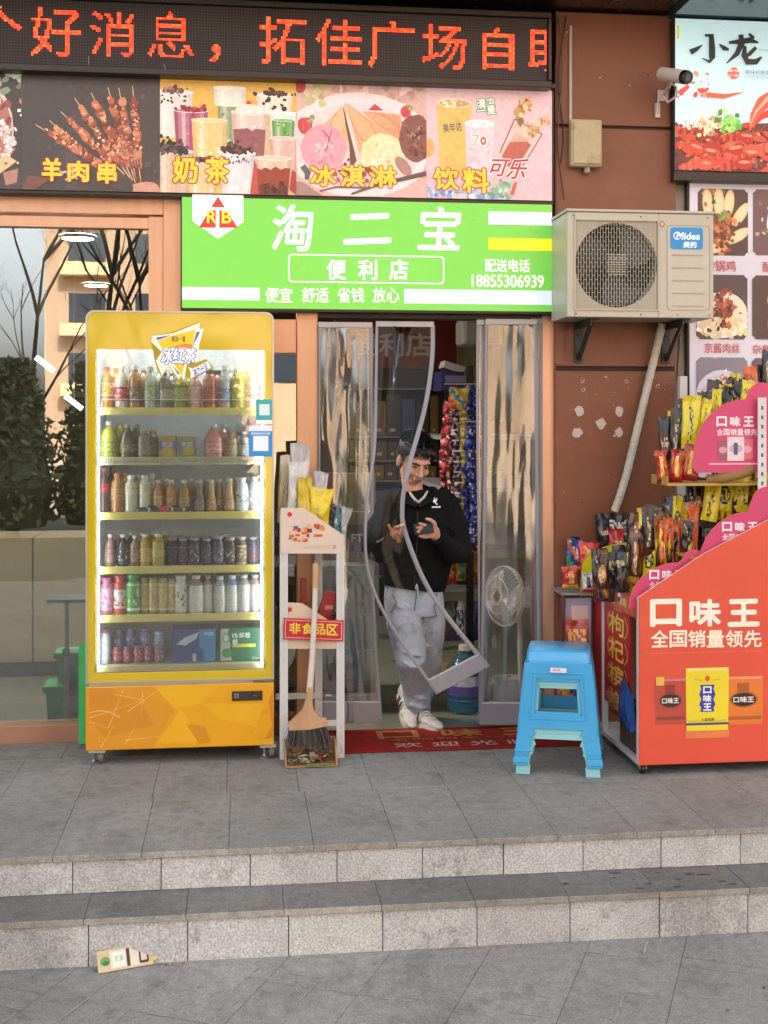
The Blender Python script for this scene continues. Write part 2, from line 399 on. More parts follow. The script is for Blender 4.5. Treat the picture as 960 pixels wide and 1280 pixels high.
# small dirt and leaf specks lying on the stone
g = MB(); r = random.Random(12)
for i in range(150):
    if i < 70: x, y, z = r.uniform(-1.3, 2.6), r.uniform(-1.65, -.3), .002
    elif i < 110: x, y, z = r.uniform(-1.1, 2.4), r.uniform(YS + .01, YE - .01), ZS + .002
    else: x, y, z = r.uniform(-1, 2.2), r.uniform(-2.6, YS - .01), ZR + .003
    if r.random() < .3: y = (-.02 if i < 70 else YE - .012 if i < 110 else YS - .016) - abs(r.gauss(0, .02))
    s_ = r.uniform(.002, .007); a = r.uniform(0, 6); el = r.uniform(.3, 1)
    g.add([(x + s_ * math.cos(a + k * 1.256) * (1 if k % 2 else el), y + s_ * math.sin(a + k * 1.256), z + r.uniform(0, .002)) for k in range(5)], [(0, 1, 2, 3, 4)], r.choice(['#3b342b', '#57503f', '#2d2a26', '#8d8674', '#6b4b33']))
g.build('litter_specks', PRINT_MATTE, kind='stuff')
g = MB(); r = random.Random(44)      # pale scuffs and mortar smears on the paving
for i in range(64):
    if i < 44: z = ZR + .0026; x, y = r.uniform(-1.2, 2.2), r.uniform(-2.75, YS - .03); dx, dy = (.90, -.40) if i % 3 else (.44, .88); n_ = r.randint(4, 16)
    else: z = .0026; x, y = r.uniform(-1.2, 2.6), r.uniform(YE + .03, -.4); a = r.uniform(0, 6.28); dx, dy = math.cos(a), math.sin(a) * .5; n_ = r.randint(2, 5)
    w_ = r.uniform(.0012, .0030)
    for k in range(n_):
        x2, y2 = x + dx * .035 + r.gauss(0, .003), y + dy * .035 + r.gauss(0, .003)
        if r.random() < .72 and (i >= 44 or y2 < YS - .02): g.add([(x + dy * w_, y - dx * w_, z), (x2 + dy * w_, y2 - dx * w_, z), (x2 - dy * w_, y2 + dx * w_, z), (x - dy * w_, y + dx * w_, z)], [(0, 1, 2, 3)], r.choice(['#8f8c86', '#a19d96', '#98948d']))
        x, y = x2, y2
g.build('scuff_dust', PRINT_MATTE, kind='stuff')
g = MB(); r = random.Random(2)
for i in range(16):           # drips of water on the lower tread, to the right
    x, y = r.uniform(1.25, 1.95), r.uniform(YS + .03, YE - .03); s_ = r.uniform(.005, .018)
    g.add([(x + s_ * 1.6 * math.cos(k * .7 + i) * r.uniform(.6, 1.2), y + s_ * .45 * math.sin(k * .7 + i) * r.uniform(.6, 1.2), ZS + .0022) for k in range(9)], [tuple(range(9))], '#2c2b2a')
g.build('water_drips', M('wet_stone', '#2e2d2b', rough=.25, var=.1), kind='stuff')

# ------------------------------------------------------------------ the block the shop is in
COPPER = M('copper_anodised', '#d0a284', rough=.38, metal=.35, var=.07, vs_=3, stretch=(6, 6, .7))
COPPER_D = M('copper_brown', '#7b4a33', rough=.45, metal=.3, var=.12, vs_=4)
DARK = M('dark_bronze_metal', '#26211e', rough=.4, metal=.4, var=.1)
WALLP = M('dull_plaster', '#8d8880', rough=.85, var=.06)
BEIGE = M('beige_laminate', '#a89a80', rough=.4, var=.05, vs_=2)
bld = thing('shop_building', 'tall building over the shopfront, housing the dim shop', 'building', (0, 3, 0))
g = MB(); g.box((-16, .0, 3.93), (16, 13, 16), '#9a8f82'); g.build('upper_wall', WALLP, bld)
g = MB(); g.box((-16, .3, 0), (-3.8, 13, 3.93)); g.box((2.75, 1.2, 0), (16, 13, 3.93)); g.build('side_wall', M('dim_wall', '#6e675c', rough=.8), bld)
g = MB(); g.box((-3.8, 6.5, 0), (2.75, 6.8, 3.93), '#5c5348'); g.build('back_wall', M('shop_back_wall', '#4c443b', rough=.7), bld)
g = MB(); g.box((2.25, .12, 0), (2.4, 6.5, 3.0), '#8f8468'); g.build('party_wall', M('tan_inner_wall', '#8f8262', rough=.8), bld)
g = MB(); g.box((-3.8, .12, 2.98), (2.25, 6.5, 3.1)); g.build('ceiling', M('shop_ceiling', '#77746e', rough=.8), bld)
g = MB(); g.box((-3.8, .02, -.06), (2.25, 6.5, .004)); g.build('shop_floor', M('grey_green_floor_tile', '#6f7468', rough=.3, var=.1, vs_=3, dirt=[('#3b3c38', 5, .55, .2, .4)]), kind='structure')
# soffit over the signs
SY = -.16
g = MB(); zb = Z(19, 0, 760); g.box((-4, -.55, zb), (X(846, -.2), 0, zb + .1)); g.build('soffit', M('dark_soffit', '#3a2620', rough=.25, var=.1, spec=.6), bld)
# copper-toned entrance and window framing (one frame fixed round all openings)
fr = thing('shopfront_frame', 'copper coloured metal frame around shop window and doorway', 'frame', (.4, 0, 0))
def bar(px0, px1, y0, y1, Y=-.0, d=.06, c='#c58a62', mt=COPPER, nm='rail', bev=.003):
    m = (px0 + px1) / 2; a, b = P(px0, y1, Y), P(px1, y0, Y); b.z = Z(y0, Y, m); a.z = Z(y1, Y, m)
    q = MB(); q.box((a.x, Y, a.z), (b.x, Y + d, b.z), c); return q.build(nm, mt, fr, bevel=bev)
zsill = Z(905, -.02, 50)
def zbar(xa, xb, za, zb_, Y, d, nm, mt=COPPER):
    q = MB(); q.box((xa, Y, za), (xb, Y + d, zb_)); return q.build(nm, mt, fr, bevel=.003)
xl = -3.8; xp = X(204, -.03)
zbar(xl, xp, Z(268, 0, 100), Z(232, 0, 100), -.03, .09, 'header')
zbar(xl, X(186, 0), Z(285, 0, 100), Z(271, 0, 100), -.012, .05, 'rail')
zbar(X(186, 0), xp, zsill, Z(271, 0, 195), -.012, .05, 'stile')
zbar(xp + .001, X(228, -.03), 0, Z(232, 0, 215), -.035, .1, 'post')
zbar(X(371, -.03), X(397, -.03), 0, Z(391, 0, 385), -.035, .1, 'post')
zbar(X(677, -.03), X(693.5, -.03), 0, Z(391, 0, 685), -.035, .12, 'post')
zbar(X(228, -.03) + .001, X(371, -.03) - .001, 2.02, 2.2, -.02, .07, 'header')
zbar(X(397, -.03) + .001, X(677, -.03) - .001, Z(399, -.03, 540), Z(389, -.03, 540), -.035, .1, 'header', DARK)
zbar(xl, xp - .001, 0, zsill, -.05, .12, 'sill', M('sill_brown', '#a2775f', rough=.4, metal=.2, var=.1, bump=.2))
zbar(X(228, -.03) + .001, X(371, -.03) - .001, 0, .1, -.03, .1, 'sill', COPPER_D)
GLASS = sheet('shop_glass', '#d8dcda', refl=.16, bump=.015, bs=1.2)
wg = thing('shop_window', 'large shop window pane mirroring bare tree and sky', 'window', (X(90, .02), .02, zsill))
q = MB(); q.box((xl, .018, zsill), (X(188, .02), .024, Z(283, .02, 90))); q.build('pane', GLASS, wg)
wg = thing('side_window', 'narrow glass pane between yellow fridge and copper post', 'window', (X(300, .02), .02, .1))
q = MB(); q.box((X(229, .02), .018, .1), (X(372, .02), .024, 2.02)); q.build('pane', sheet('side_glass', '#c9cdc8', refl=.2, bump=.02, bs=1.5), wg)

# ------------------------------------------------------------------ brown pillar
PIL = M('brown_red_paint', '#78452f', rough=.5, var=.1, vs_=1.6, bump=.12, bs=30, dirt=[('#93604a', 2.2, .52, .2, .45), ('#5d3324', 3.5, .6, .15, .45), ('#c8b6a5', 26, .735, .03, .8), ('#6c3b2a', 60, .66, .1, .35)])
YP = -.07
pl = thing('brown_pillar', 'brown red painted pillar with glue spots beside the doorway', 'pillar', ((X(693, YP) + X(845, YP)) / 2, .2, 0))
xa, xb = X(695, YP), X(845, YP)
z1, z2 = Z(461, YP, 770), Z(159, YP, 770)
q = MB()
q.box((xa, YP, 0), (xb, .5, z1 - .012)); q.box((xa, YP, z1 + .012), (xb, .5, z2 - .008)); q.box((xa, YP, z2 + .008), (xb, .5, Z(17, YP, 770)))
q.build('shaft', PIL, pl, bevel=.004)
q = MB(); q.box((xa + .001, YP + .015, z1 - .013), (xb - .001, .49, z1 + .013)); q.box((xa + .001, YP + .015, z2 - .009), (xb - .001, .49, z2 + .009)); q.build('groove', M('groove_dark', '#2a1a15', rough=.7), pl)
q = MB(); q.box((xa - .004, YP - .012, Z(455, YP, 700)), (X(704, YP), YP - .001, Z(280, YP, 700)), '#6a3c2b'); q.box((xa - .004, YP + .002, 0), (xa - .0005, .3, 3.6), '#4a2a20'); q.build('edge_trim', PIL, pl)
r = random.Random(5)
q = Art((0, YP - .0008, 0))
for (px, py, s_) in ((724, 514, .024), (774, 514, .026), (751, 529, .028), (722, 541, .026), (774, 540, .025)):
    p = P(px, py, YP); q.blob(p.x, p.z, s_, '#b9ada2', 11, .22, 1.05, rn=r, lift=True)
for i in range(34):
    px, py = r.uniform(700, 842), r.choice([r.uniform(468, 500), r.uniform(480, 640), r.uniform(30, 250)])
    p = P(px, py, YP); q.blob(p.x, p.z, r.choice([.002, .003, .006]) * r.uniform(.6, 1.4), r.choice(['#b5a193', '#a58472', '#53291d', '#c2b4a8']), 6, .5, r.uniform(.4, 1), r.uniform(0, 180), r)
for (px, py) in ((728, 476), (822, 483), (783, 477), (729, 487)):
    p = P(px, py, YP); q.blob(p.x, p.z, .012, '#a8917f', 9, .4, rn=r, lift=True); q.blob(p.x, p.z, .005, '#2b1a14', 8, .2, rn=r, lift=True)
q.build('glue_spot', M('glue_paint', attr=True, rough=.8, var=.1, vs_=60), pl)
# pale strip and dark gap right of the pillar
rw = thing('neighbour_frontage', 'pale jamb and dark wall of the neighbouring eatery', 'wall', (2.6, .1, 0))
q = MB(); q.box((xb + .002, -.01, 0), (X(856, 0), .2, 3.0)); q.build('jamb', M('pale_jamb', '#a39a8c', rough=.6, var=.1, dirt=[('#5b5348', 9, .55, .15, .5)]), rw)
q = MB(); q.box((X(856, 0) + .001, .04, 0), (5, .2, 3.3)); q.build('wall_panel', M('dark_frontage', '#2b2522', rough=.5), rw)
q = MB(); q.box((X(866, 0), -.005, .2), (X(893, 0), .035, Z(602, 0, 880))); q.box((X(895, 0), -.005, .2), (4, .035, Z(602, 0, 900))); q.build('pane', sheet('frontage_glass', '#9fb2c4', refl=.35, gcol='#c6d4e6'), rw)
# loose cable down the strip
q = MB(); q.tube([P(851, 400, -.02), P(846, 470, -.03), P(850, 500, -.02), P(843, 560, -.03)], .004, 6, '#2a2523')
tag(q.build('cable', M('black_cable', '#1f1c1b', rough=.5)), 'thin black cable hanging beside the pillar under air conditioner', 'cable')

# ------------------------------------------------------------------ door mat
MATM = M('door_mat_pile', attr=True, rough=.95, var=.16, vs_=30, bump=.8, bs=320, spec=.1, dirt=[('#5a2a24', 7, .52, .15, .55), ('#8e837a', 22, .66, .08, .45)])
a, b = G(425, 943), G(705, 911)
mt = thing('door_mat', 'long red door mat with worn yellow lettering at doorway', 'door mat', ((a.x + b.x) / 2, -.2, 0))
q = MB(); q.box((.30, -.437, .002), (1.77, -.012, .010), '#84231f'); q.build('mat_body', MATM, mt, bevel=.003)
q = Art((0, 0, .0104), (1, 0, 0), (0, 1, 0))
for s_, x0, x1 in (('口', .72, .93), ('味', 1.06, 1.27), ('王', 1.38, 1.58)): q.text(s_, x0, -.20, x1, -.06, '#a0743c', .03)
q.text('全国销量领先', .76, -.25, 1.5, -.215, '#94683e', .01)
q.text('欢迎光临', .78, -.385, 1.5, -.30, '#a8948a', .015, spacing=1.6)
q.build('lettering', MATM, mt)

# ------------------------------------------------------------------ litter: flattened snack carton at the foot of the steps
c0 = P(165, 1205, -2.03)
lt = thing('snack_carton', 'flattened beige snack carton lying at foot of lower step', 'carton', (G(165, 1213, ZR).x, G(165, 1213, ZR).y, ZR))
CARD = M('litter_card', attr=True, rough=.6, var=.08, vs_=30)
p0, p1 = G(123, 1218, ZR), G(192, 1206, ZR); du = (p1 - p0); L_ = du.length; du.normalize()
nv = Vector((-du.y, du.x, 0)); up = (nv * .55 + Vector((0, 0, .8))).normalized(); hh = .075
o_ = p0 + Vector((0, 0, .003))
q = MB(); q.prism([(0, 0), (L_, .0), (L_ * 1.02, hh * .5), (L_ * .96, hh), (0, hh)], o_, du, up, du.cross(up) * -.006, '#c3ab84')
q.grid(lambda u, v: o_ + du * (L_ * .96 + u * .1) + up * (hh * (1 - .85 * u) - .02 + v * .03) + Vector((0, 0, .018 * math.sin(u * 3.1))) + nv * (.02 * u), 8, 2, lambda u, v: '#5a2c33' if u > .75 else '#b79f7c')
q.build('carton_shell', CARD, lt)
q = Art(o_ + du.cross(up) * .0009, du, up)
q.rect(.045, .006, L_ * .93, hh - .006, '#cfc4ab'); q.disc(.028, .036, .018, .016, '#5f8f55'); q.disc(.03, .03, .012, .008, '#356a3b')
q.rect(.055, .012, .1, hh - .012, '#d9d8c6'); q.text('坚果', .06, .03, .095, .05, '#7fa37f', .01)
q.rect(.105, .008, .117, hh - .006, '#4f2326'); q.rrect(.15, .01, .185, hh - .008, .006, '#5a2428'); q.rect(.157, .02, .178, hh - .02, '#cdb5ae'); q.disc(.21, .04, .014, .028, '#c9be34', -10)
q.build('print', CARD, lt)
# ------------------------------------------------------------------ LED text display
YL = -.20
xa, xb = -3.0, X(690, YL)
zt, zb = Z(14, YL, 660), Z(109, YL, 660)
led = thing('led_display', 'black LED display scrolling red characters above the food pictures', 'LED display', (.2, YL, zb))
SB = M('sign_black_metal', '#2b2523', rough=.35, metal=.3, var=.15, vs_=3)
q = MB(); q.box((xa, YL, zb + .002), (xb, -.02, zb + .038), '#2b2523'); q.box((xa, YL, zt - .03), (xb, -.02, zt), '#2b2523'); q.box((xb - .018, YL, zb + .04), (xb, -.02, zt - .032)); q.build('frame', SB, led, bevel=.004)
for px in (112, 206):       # joints in the lower frame rail
    pass
for pa, pb in (((111, 70), (111, 82)), ((205, 80), (207, 88))): q = MB(); q.tube([P(*pa, YL - .003), P(*pb, YL - .003)], .003, 6); q.build('frame_clip', M('clip_grey', '#6c6763', rough=.5), led)
pz0, pz1 = zb + .04, zt - .032
q = MB(); q.box((xa, YL + .02, pz0), (xb - .02, -.03, pz1), '#1d1010'); q.build('panel', M('led_panel', '#150b0b', rough=.6, var=.1), led)
pit = .0122; nx0 = xa; dots = set()
def raster(ch, w_=24):
    vs, fs = glyphs(ch, .004); out = set()
    for f in fs:
        for k in range(1, len(f) - 1):
            a, b, c = vs[f[0]], vs[f[k]], vs[f[k + 1]]
            A = [((v[0] + .0) * w_, (v[1] + .13) * w_) for v in (a, b, c)]
            d = (A[1][1] - A[2][1]) * (A[0][0] - A[2][0]) + (A[2][0] - A[1][0]) * (A[0][1] - A[2][1])
            if abs(d) < 1e-9: continue
            for i in range(int(min(p[0] for p in A)) - 1, int(max(p[0] for p in A)) + 2):
                for j in range(int(min(p[1] for p in A)) - 1, int(max(p[1] for p in A)) + 2):
                    x, y = i + .5, j + .5
                    l1 = ((A[1][1] - A[2][1]) * (x - A[2][0]) + (A[2][0] - A[1][0]) * (y - A[2][1])) / d
                    l2 = ((A[2][1] - A[0][1]) * (x - A[2][0]) + (A[0][0] - A[2][0]) * (y - A[2][1])) / d
                    if l1 >= -.001 and l2 >= -.001 and l1 + l2 <= 1.001: out.add((i, j))
    return out
yL = YL + .018
cells = []
zc = lambda py0, py1, px: (Z(py0, yL, px), Z(py1, yL, px))
# every character at its own place along the strip: (character, left pixel, right pixel)
for ch, x0, x1 in (('个', -37, 30), ('好', 36, 104), ('消', 110, 172), ('息', 182, 245), ('，', 254, 318), ('拓', 322, 386), ('佳', 392, 455), ('广', 458, 521), ('场', 526, 586), ('自', 594, 650), ('助', 658, 718)):
    X0, X1 = X(x0, yL), X(x1, yL); mid = (x0 + x1) / 2
    zm = Z(8 + (mid - 70) * .038 + 32, yL, mid); s_ = (X1 - X0) / 24
    for (i, j) in raster(ch):
        x, z = X0 + (i + .5) * s_, zm + (j + .5 - 12) * s_
        if x < xb - .026 and pz0 < z < pz1: cells.append((x, z, s_))
q = MB()
for (x, z, s_) in cells:
    h = s_ * .40; q.add([(x - h, yL, z - h), (x + h, yL, z - h), (x + h, yL, z + h), (x - h, yL, z + h)], [(0, 1, 2, 3)], rnd.choice(['#ff2a0c', '#ff3a12', '#ff2410', '#ff4a20']))
q.build('lit_characters', M('led_red', attr=True, rough=.5, var=0, emis=.75), led)
q = MB(); s_ = .0148; z = pz0 + .008
while z < pz1 - .004:
    x = X(-20, yL)
    while x < xb - .026:
        h = .0036; q.add([(x - h, yL + .0008, z - h), (x + h, yL + .0008, z - h), (x + h, yL + .0008, z + h), (x - h, yL + .0008, z + h)], [(0, 1, 2, 3)], '#36221f'); x += s_
    z += s_
q.build('unlit_dots', M('led_dark_dots', attr=True, rough=.4, var=0), led, kind='stuff')

# ------------------------------------------------------------------ strip of food pictures
YF = -.12
fz1, fz0 = Z(113, YF, 690), Z(251, YF, 690); fx1 = X(690, YF)
fs_ = thing('food_picture_sign', 'long lightbox of snack photos above the green shop sign', 'sign', (.2, YF, fz0))
q = MB(); q.box((-3, YF + .005, fz0 - .020), (fx1 + .012, -.03, fz0 - .002)); q.box((-3, YF - .03, fz1 + .002), (fx1 + .012, -.03, fz1 + .03)); q.box((fx1 + .001, YF + .003, fz0 - .002), (fx1 + .012, -.03, fz1 + .002)); q.build('frame', SB, fs_, bevel=.003)
q = MB(); q.box((-3, YF + .002, fz0), (fx1, -.04, fz1), '#b9a9a4'); q.build('lightbox', PRINT, fs_)
H = fz1 - fz0
def panel(px0, px1, bg):
    x0, x1 = X(px0, YF), X(px1, YF); A = Art((x0, YF, fz0)); A.W = x1 - x0; A.rect(0, 0, A.W, H, bg); A.x0 = x0; A.px0 = px0; A.px1 = px1; return A
def clipart(A):
    for v in A.v:
        v.x = min(max(v.x, A.x0 + .0005), A.x0 + A.W - .0005); v.z = min(max(v.z, fz0 + .0005), fz1 - .0005)
    return A
def yt(A, s_, boxes):
    for ch, (x0, y0, x1, y1) in zip(s_, boxes):
        A.otext(ch, x0 * A.W, y0 * H, x1 * A.W, y1 * H, '#f6c53a', '#a8341c', .035, .075)
r = random.Random(21)
# far left: grilled meat on rice
A = panel(-170, 27, '#3d3432'); W = A.W
A.disc(W * .72, H * .5, W * .23, H * .46, '#c8b9b2'); A.disc(W * .74, H * .5, W * .2, H * .38, '#a86b5c')
A.scatter(90, lambda: (r.gauss(W * .74, W * .09), r.gauss(H * .55, H * .17)), ['#c77c6c', '#9a5445', '#dca79a', '#7b3f38', '#e2b6a6'], (.012, .03), rn=r)
A.scatter(60, lambda: (r.gauss(W * .92, W * .03), r.gauss(H * .45, H * .1)), ['#d8cdca', '#c2b4b2', '#e6dcd9'], (.006, .014), rn=r)
A.scatter(20, lambda: (r.uniform(W * .8, W), r.gauss(H * .95, H * .04)), ['#8a9a80', '#b3bda9', '#67775c'], (.012, .03), rn=r)
A.poly([(W * .78, H * .2), (W * .9, H * .3), (W * .97, H * .24), (W * .86, H * .13)], '#cbb189'); A.poly([(W * .88, H * .14), (W * .98, H * .18), (W * .97, H * .06), (W * .9, H * .03)], '#a87a63'); A.disc(W * .9, H * .22, .008, .006, '#7a4b2c')
clipart(A).build('picture', BACKLIT, fs_, label='printed photo of grilled meat on rice')
# kebabs
A = panel(27, 200, '#423a39'); W = A.W
A.scatter(60, lambda: (r.uniform(0, W), r.uniform(0, H)), ['#4b4341', '#3a3231', '#564d4b'], (.002, .02), rn=r)
ks = [((.86, .06), (.80, .92)), ((.83, .06), (.70, .9)), ((.82, .08), (.62, .9)), ((.80, .1), (.5, .85)), ((.78, .12), (.38, .8)), ((.74, .15), (.28, .68)), ((.68, .16), (.1, .56)), ((.62, .13), (.2, .6))]
for (b, t) in ks[::-1]:
    bx, by, tx, ty = b[0] * W, b[1] * H, t[0] * W, t[1] * H
    A.line([(bx, by), (tx, ty)], [.006, .004], '#d6ab83'); dx, dy = tx - bx, ty - by; L_ = math.hypot(dx, dy); an = math.degrees(math.atan2(dy, dx))
    for i in range(17):
        t_ = .2 + .66 * i / 16
        A.blob(bx + dx * t_ + r.uniform(-.006, .006), by + dy * t_, r.uniform(.018, .029) * (.75 + .35 * math.sin(t_ * 3)), jit(lin(r.choice(['#b5654a', '#8f4635', '#c98260', '#6f3228', '#a9543c'])), .2, r), 8, .35, .8, an, r)
    A.k += 1
    for i in range(34):
        t_ = .2 + .66 * r.random()
        A.blob(bx + dx * t_ + r.uniform(-.016, .016), by + dy * t_ + r.uniform(-.014, .014), r.uniform(.003, .01), jit(lin(r.choice(['#e0a67e', '#d58f63', '#5a2620', '#efc49b', '#7b3a2b'])), .2, r), 6, .45, .6, r.uniform(0, 180), r)
    A.k += 1
for i in range(5): A.line([(W * (.84 + i * .012), H * .03), (W * (.78 + i * .022), H * .28)], .006, '#5b3328')
A.blob(W * .9, H * .03, .07, '#c98f7b', 12, .15, .5, 0, r, True)
A.scatter(26, lambda: (r.gauss(W * .38, W * .05), r.gauss(H * .15, H * .03)), ['#e6d9d0', '#cbbdb5'], (.006, .012), rn=r)
A.poly([(0, 0), (W * .1, 0), (W * .22, H * .1), (W * .05, H * .12)], '#6e4439')
yt(A, '羊肉串', ((.15, .08, .285, .27), (.335, .08, .48, .25), (.55, .07, .68, .25)))
clipart(A).build('picture', BACKLIT, fs_, label='printed photo of lamb skewers on black')
# milk tea
A = panel(200, 370, '#dfb75f'); W = A.W
A.rect(0, H * .6, W, H, '#d7a94f'); A.rect(W * .55, 0, W, H * .62, '#ccb284')
def cup(x0, x1, y0, y1, c, lid=None, tp=.82, rim='#e8e2dc', fill=None, fr_=.7):
    m = (x0 + x1) / 2 * W; a = (x1 - x0) / 2 * W; y0 *= H; y1 *= H; e = .13 * a
    A.disc(m, y0, a * tp, e * .8, c); A.k += 1; n_ = 9
    for i in range(n_):
        u0, u1 = -1 + 2 * i / n_, -1 + 2 * (i + 1) / n_; t_ = (u0 + u1) / 2; hl = math.exp(-((t_ + .45) / .22) ** 2) * .35 + math.exp(-((t_ - .62) / .16) ** 2) * .16
        cc_ = mixc(mixc(lin(c), lin('#3a2420'), .22 * t_ * t_ + .05), lin('#fff6ee'), hl); A.poly([(m + a * tp * u0, y0), (m + a * tp * u1, y0), (m + a * u1, y1), (m + a * u0, y1)], cc_, False)
    A.scatter(12, lambda: (m + r.uniform(-.75, .75) * a * tp, y0 + r.random() * (y1 - y0)), [mixc(lin(c), lin('#ffffff'), .2), mixc(lin(c), lin('#402020'), .15)], (.005, .014), .4, rn=r)
    if fill:
        f = y0 + (y1 - y0) * fr_; k = tp + (1 - tp) * fr_ - .05
        A.poly([(m - a * (tp - .05), y0 + .004), (m + a * (tp - .05), y0 + .004), (m + a * k, f)] + [(m + a * k * (1 - 2 * i / 7), f + r.uniform(-.012, .012)) for i in range(1, 7)] + [(m - a * k, f)], fill)
        A.scatter(14, lambda: (m + r.uniform(-.7, .7) * a * tp, y0 + r.random() * (f - y0)), [fill], (.006, .016), a=.3, rn=r)
    A.disc(m, y1, a * 1.03, e, rim); A.disc(m, y1, a * .93, e * .72, mixc(lin(c), lin('#ffffff'), .1))
    if lid:
        A.scatter(42, lambda: (m + r.gauss(0, .38) * a, y1 + abs(r.gauss(0, .12)) * a), lid, (.006, .014), .8, rn=r)
cup(-.06, .24, .5, .88, '#e2d3cd', ['#7a4a4a', '#5a3334', '#a87a74']); A.scatter(14, lambda: (r.uniform(0, .2) * W, r.uniform(.78, .87) * H), ['#4a2c2c'], (.004, .008), rn=r)
cup(.42, .6, .35, .79, '#8a9a6a', None); cup(.39, .63, .78, .93, '#e6ddce', None, .95)
cup(.7, .98, .72, .88, '#e6d6c6', ['#3a2724', '#54372f', '#221615']); A.scatter(10, lambda: (r.uniform(.74, .95) * W, r.uniform(.75, .85) * H), ['#33211f'], (.008, .012), .9, rn=r)
cup(.1, .35, .3, .72, '#a8486a', ['#a3283a', '#7a1c2c', '#c24a54']); cup(.8, 1.02, .42, .72, '#e2ded4', None); cup(.82, .99, .46, .66, '#5f9a44', None, .9); cup(.8, 1.02, .2, .5, '#dba79c', None)
cup(.52, .79, .32, .72, '#d8bcb0', None, .84, '#ece2dd', '#8a5055', .62); A.disc(.65 * W, .8 * H, .013, .012, '#c8282a'); A.disc(.65 * W, .74 * H, .1 * W, .03, '#e2d2c8')
cup(.23, .49, .2, .64, '#eabf78', None, .84, '#f2e2c6'); cup(-.06, .24, -.02, .36, '#c8ab8c', ['#1f1719', '#33262a', '#4d3d40', '#15100f']); A.scatter(40, lambda: (r.uniform(0, .2) * W, r.gauss(.4, .035) * H), ['#1d1517', '#3a2c2f', '#5d4b4e'], (.009, .016), .8, rn=r)
cup(.18, .43, -.05, .28, '#dbbd8e', ['#5d3636', '#7b4a46', '#3d2324']); cup(.43, .7, -.02, .36, '#d8d2d4', ['#3a2222', '#55302d', '#261515']); A.scatter(20, lambda: (r.uniform(.47, .66) * W, r.uniform(.27, .33) * H), ['#6a5358', '#94848a'], (.004, .01), rn=r)
A.scatter(26, lambda: (r.gauss(.56, .05) * W, abs(r.gauss(0, .05)) * H + .36 * H), ['#3a2220', '#512e2a', '#6b423c'], (.01, .02), rn=r)
cup(.69, .97, -.03, .32, '#d9b19c', None, .84, '#eadccf', '#8d3a2a', .75); A.scatter(46, lambda: (r.uniform(.74, .92) * W, abs(r.gauss(0, .05)) * H), ['#2d1514', '#471f1c', '#5f2c26'], (.01, .016), .8, rn=r)
A.poly([(.66 * W, 0), (.72 * W, 0), (.71 * W, H * .25), (.69 * W, H * .3)], '#b54a44'); A.poly([(.95 * W, H * .05), (W, 0), (W, H * .2), (.97 * W, H * .22)], '#a03a35')
yt(A, '奶茶', ((.1, .09, .27, .31), (.335, .09, .5, .31)))
clipart(A).build('picture', BACKLIT, fs_, label='printed photo of many milk tea cups')
# ice cream
A = panel(370, 533, '#cfa79d'); W = A.W
A.scatter(30, lambda: (r.uniform(0, W), r.uniform(.85, 1) * H), ['#c4998f', '#dab8ae'], (.02, .06), .3, rn=r)
A.disc(W * .48, H * .46, W * .58, H * .47, '#e0cfcf'); A.disc(W * .48, H * .45, W * .5, H * .38, '#d9c6c6')
A.scatter(12, lambda: (r.gauss(.15, .05) * W, r.gauss(.93, .04) * H), ['#b8b07e', '#d3c48b'], (.015, .03), rn=r); A.disc(.03 * W, .97 * H, .03, .04, '#b23a40')
def straw(x, y, s_, rot=0):
    A.blob(x, y, s_, '#c43a42', 12, .12, 1.1, rot, r, True); A.scatter(16, lambda: (x + r.gauss(0, s_ * .4), y + r.gauss(0, s_ * .4)), ['#e07a76', '#9d2530'], (.002, .005), rn=r); A.scatter(7, lambda: (x + s_ * .6 + r.gauss(0, s_ * .25), y + s_ * .75 + r.gauss(0, s_ * .2)), ['#9fa86a', '#c4c288', '#76864c'], (.008, .016), .4, rn=r)
straw(.07 * W, .62 * H, .04); A.poly([(.55 * W, .77 * H), (.6 * W, .83 * H), (.67 * W, .77 * H)], '#c92f3a'); straw(.84 * W, .77 * H, .028)
def cone(ax, ay, bx, by, cx, cy, c):
    A.poly([(ax * W, ay * H), (bx * W, by * H), (cx * W, cy * H)], c)
    for i in range(1, 9):
        t = i / 9; A.line([((ax + (bx - ax) * t) * W, (ay + (by - ay) * t) * H), ((bx + (cx - bx) * t) * W, (by + (cy - by) * t) * H)], .0035, mixc(lin(c), lin('#8a4a28'), .35))
        A.line([((ax + (cx - ax) * t) * W, (ay + (cy - ay) * t) * H), ((cx + (bx - cx) * t) * W, (cy + (by - cy) * t) * H)], .0035, mixc(lin(c), lin('#8a4a28'), .3))
cone(.5, .76, .8, .74, .8, .47, '#d99a76'); cone(.38, .83, .15, .57, .4, .4, '#e0b088'); cone(.38, .83, .5, .3, .78, .52, '#dfa67c'); A.line([(.36 * W, .78 * H), (.42 * W, .45 * H), (.44 * W, .28 * H)], [.004, .02, .04], '#6a4038')
def scoop(x, y, rx, ry, c, cs):
    A.blob(x * W, y * H, rx * W, c, 22, .05, ry * H / (rx * W), 0, r, True)
    A.scatter(40, lambda: ((x + r.gauss(0, .38) * rx) * W, (y + r.gauss(0, .38) * ry) * H), cs, (.006, .02), .3, rn=r)
scoop(.21, .42, .17, .22, '#dc96a2', ['#e6aab2', '#d0808e', '#eab9c0', '#d88c98']); A.line([(.2 * W, .58 * H), (.25 * W, .52 * H), (.24 * W, .44 * H), (.22 * W, .4 * H)], .006, '#b43a4c'); A.line([(.27 * W, .58 * H), (.25 * W, .5 * H), (.28 * W, .46 * H)], .005, '#b43a4c')
scoop(.66, .36, .17, .21, '#e2d0a2', ['#e8d9b2', '#d9c596', '#efe3c2']); scoop(.92, .53, .13, .21, '#7d4a44', ['#8d5850', '#6b3b36', '#a3756c', '#5d302c'])
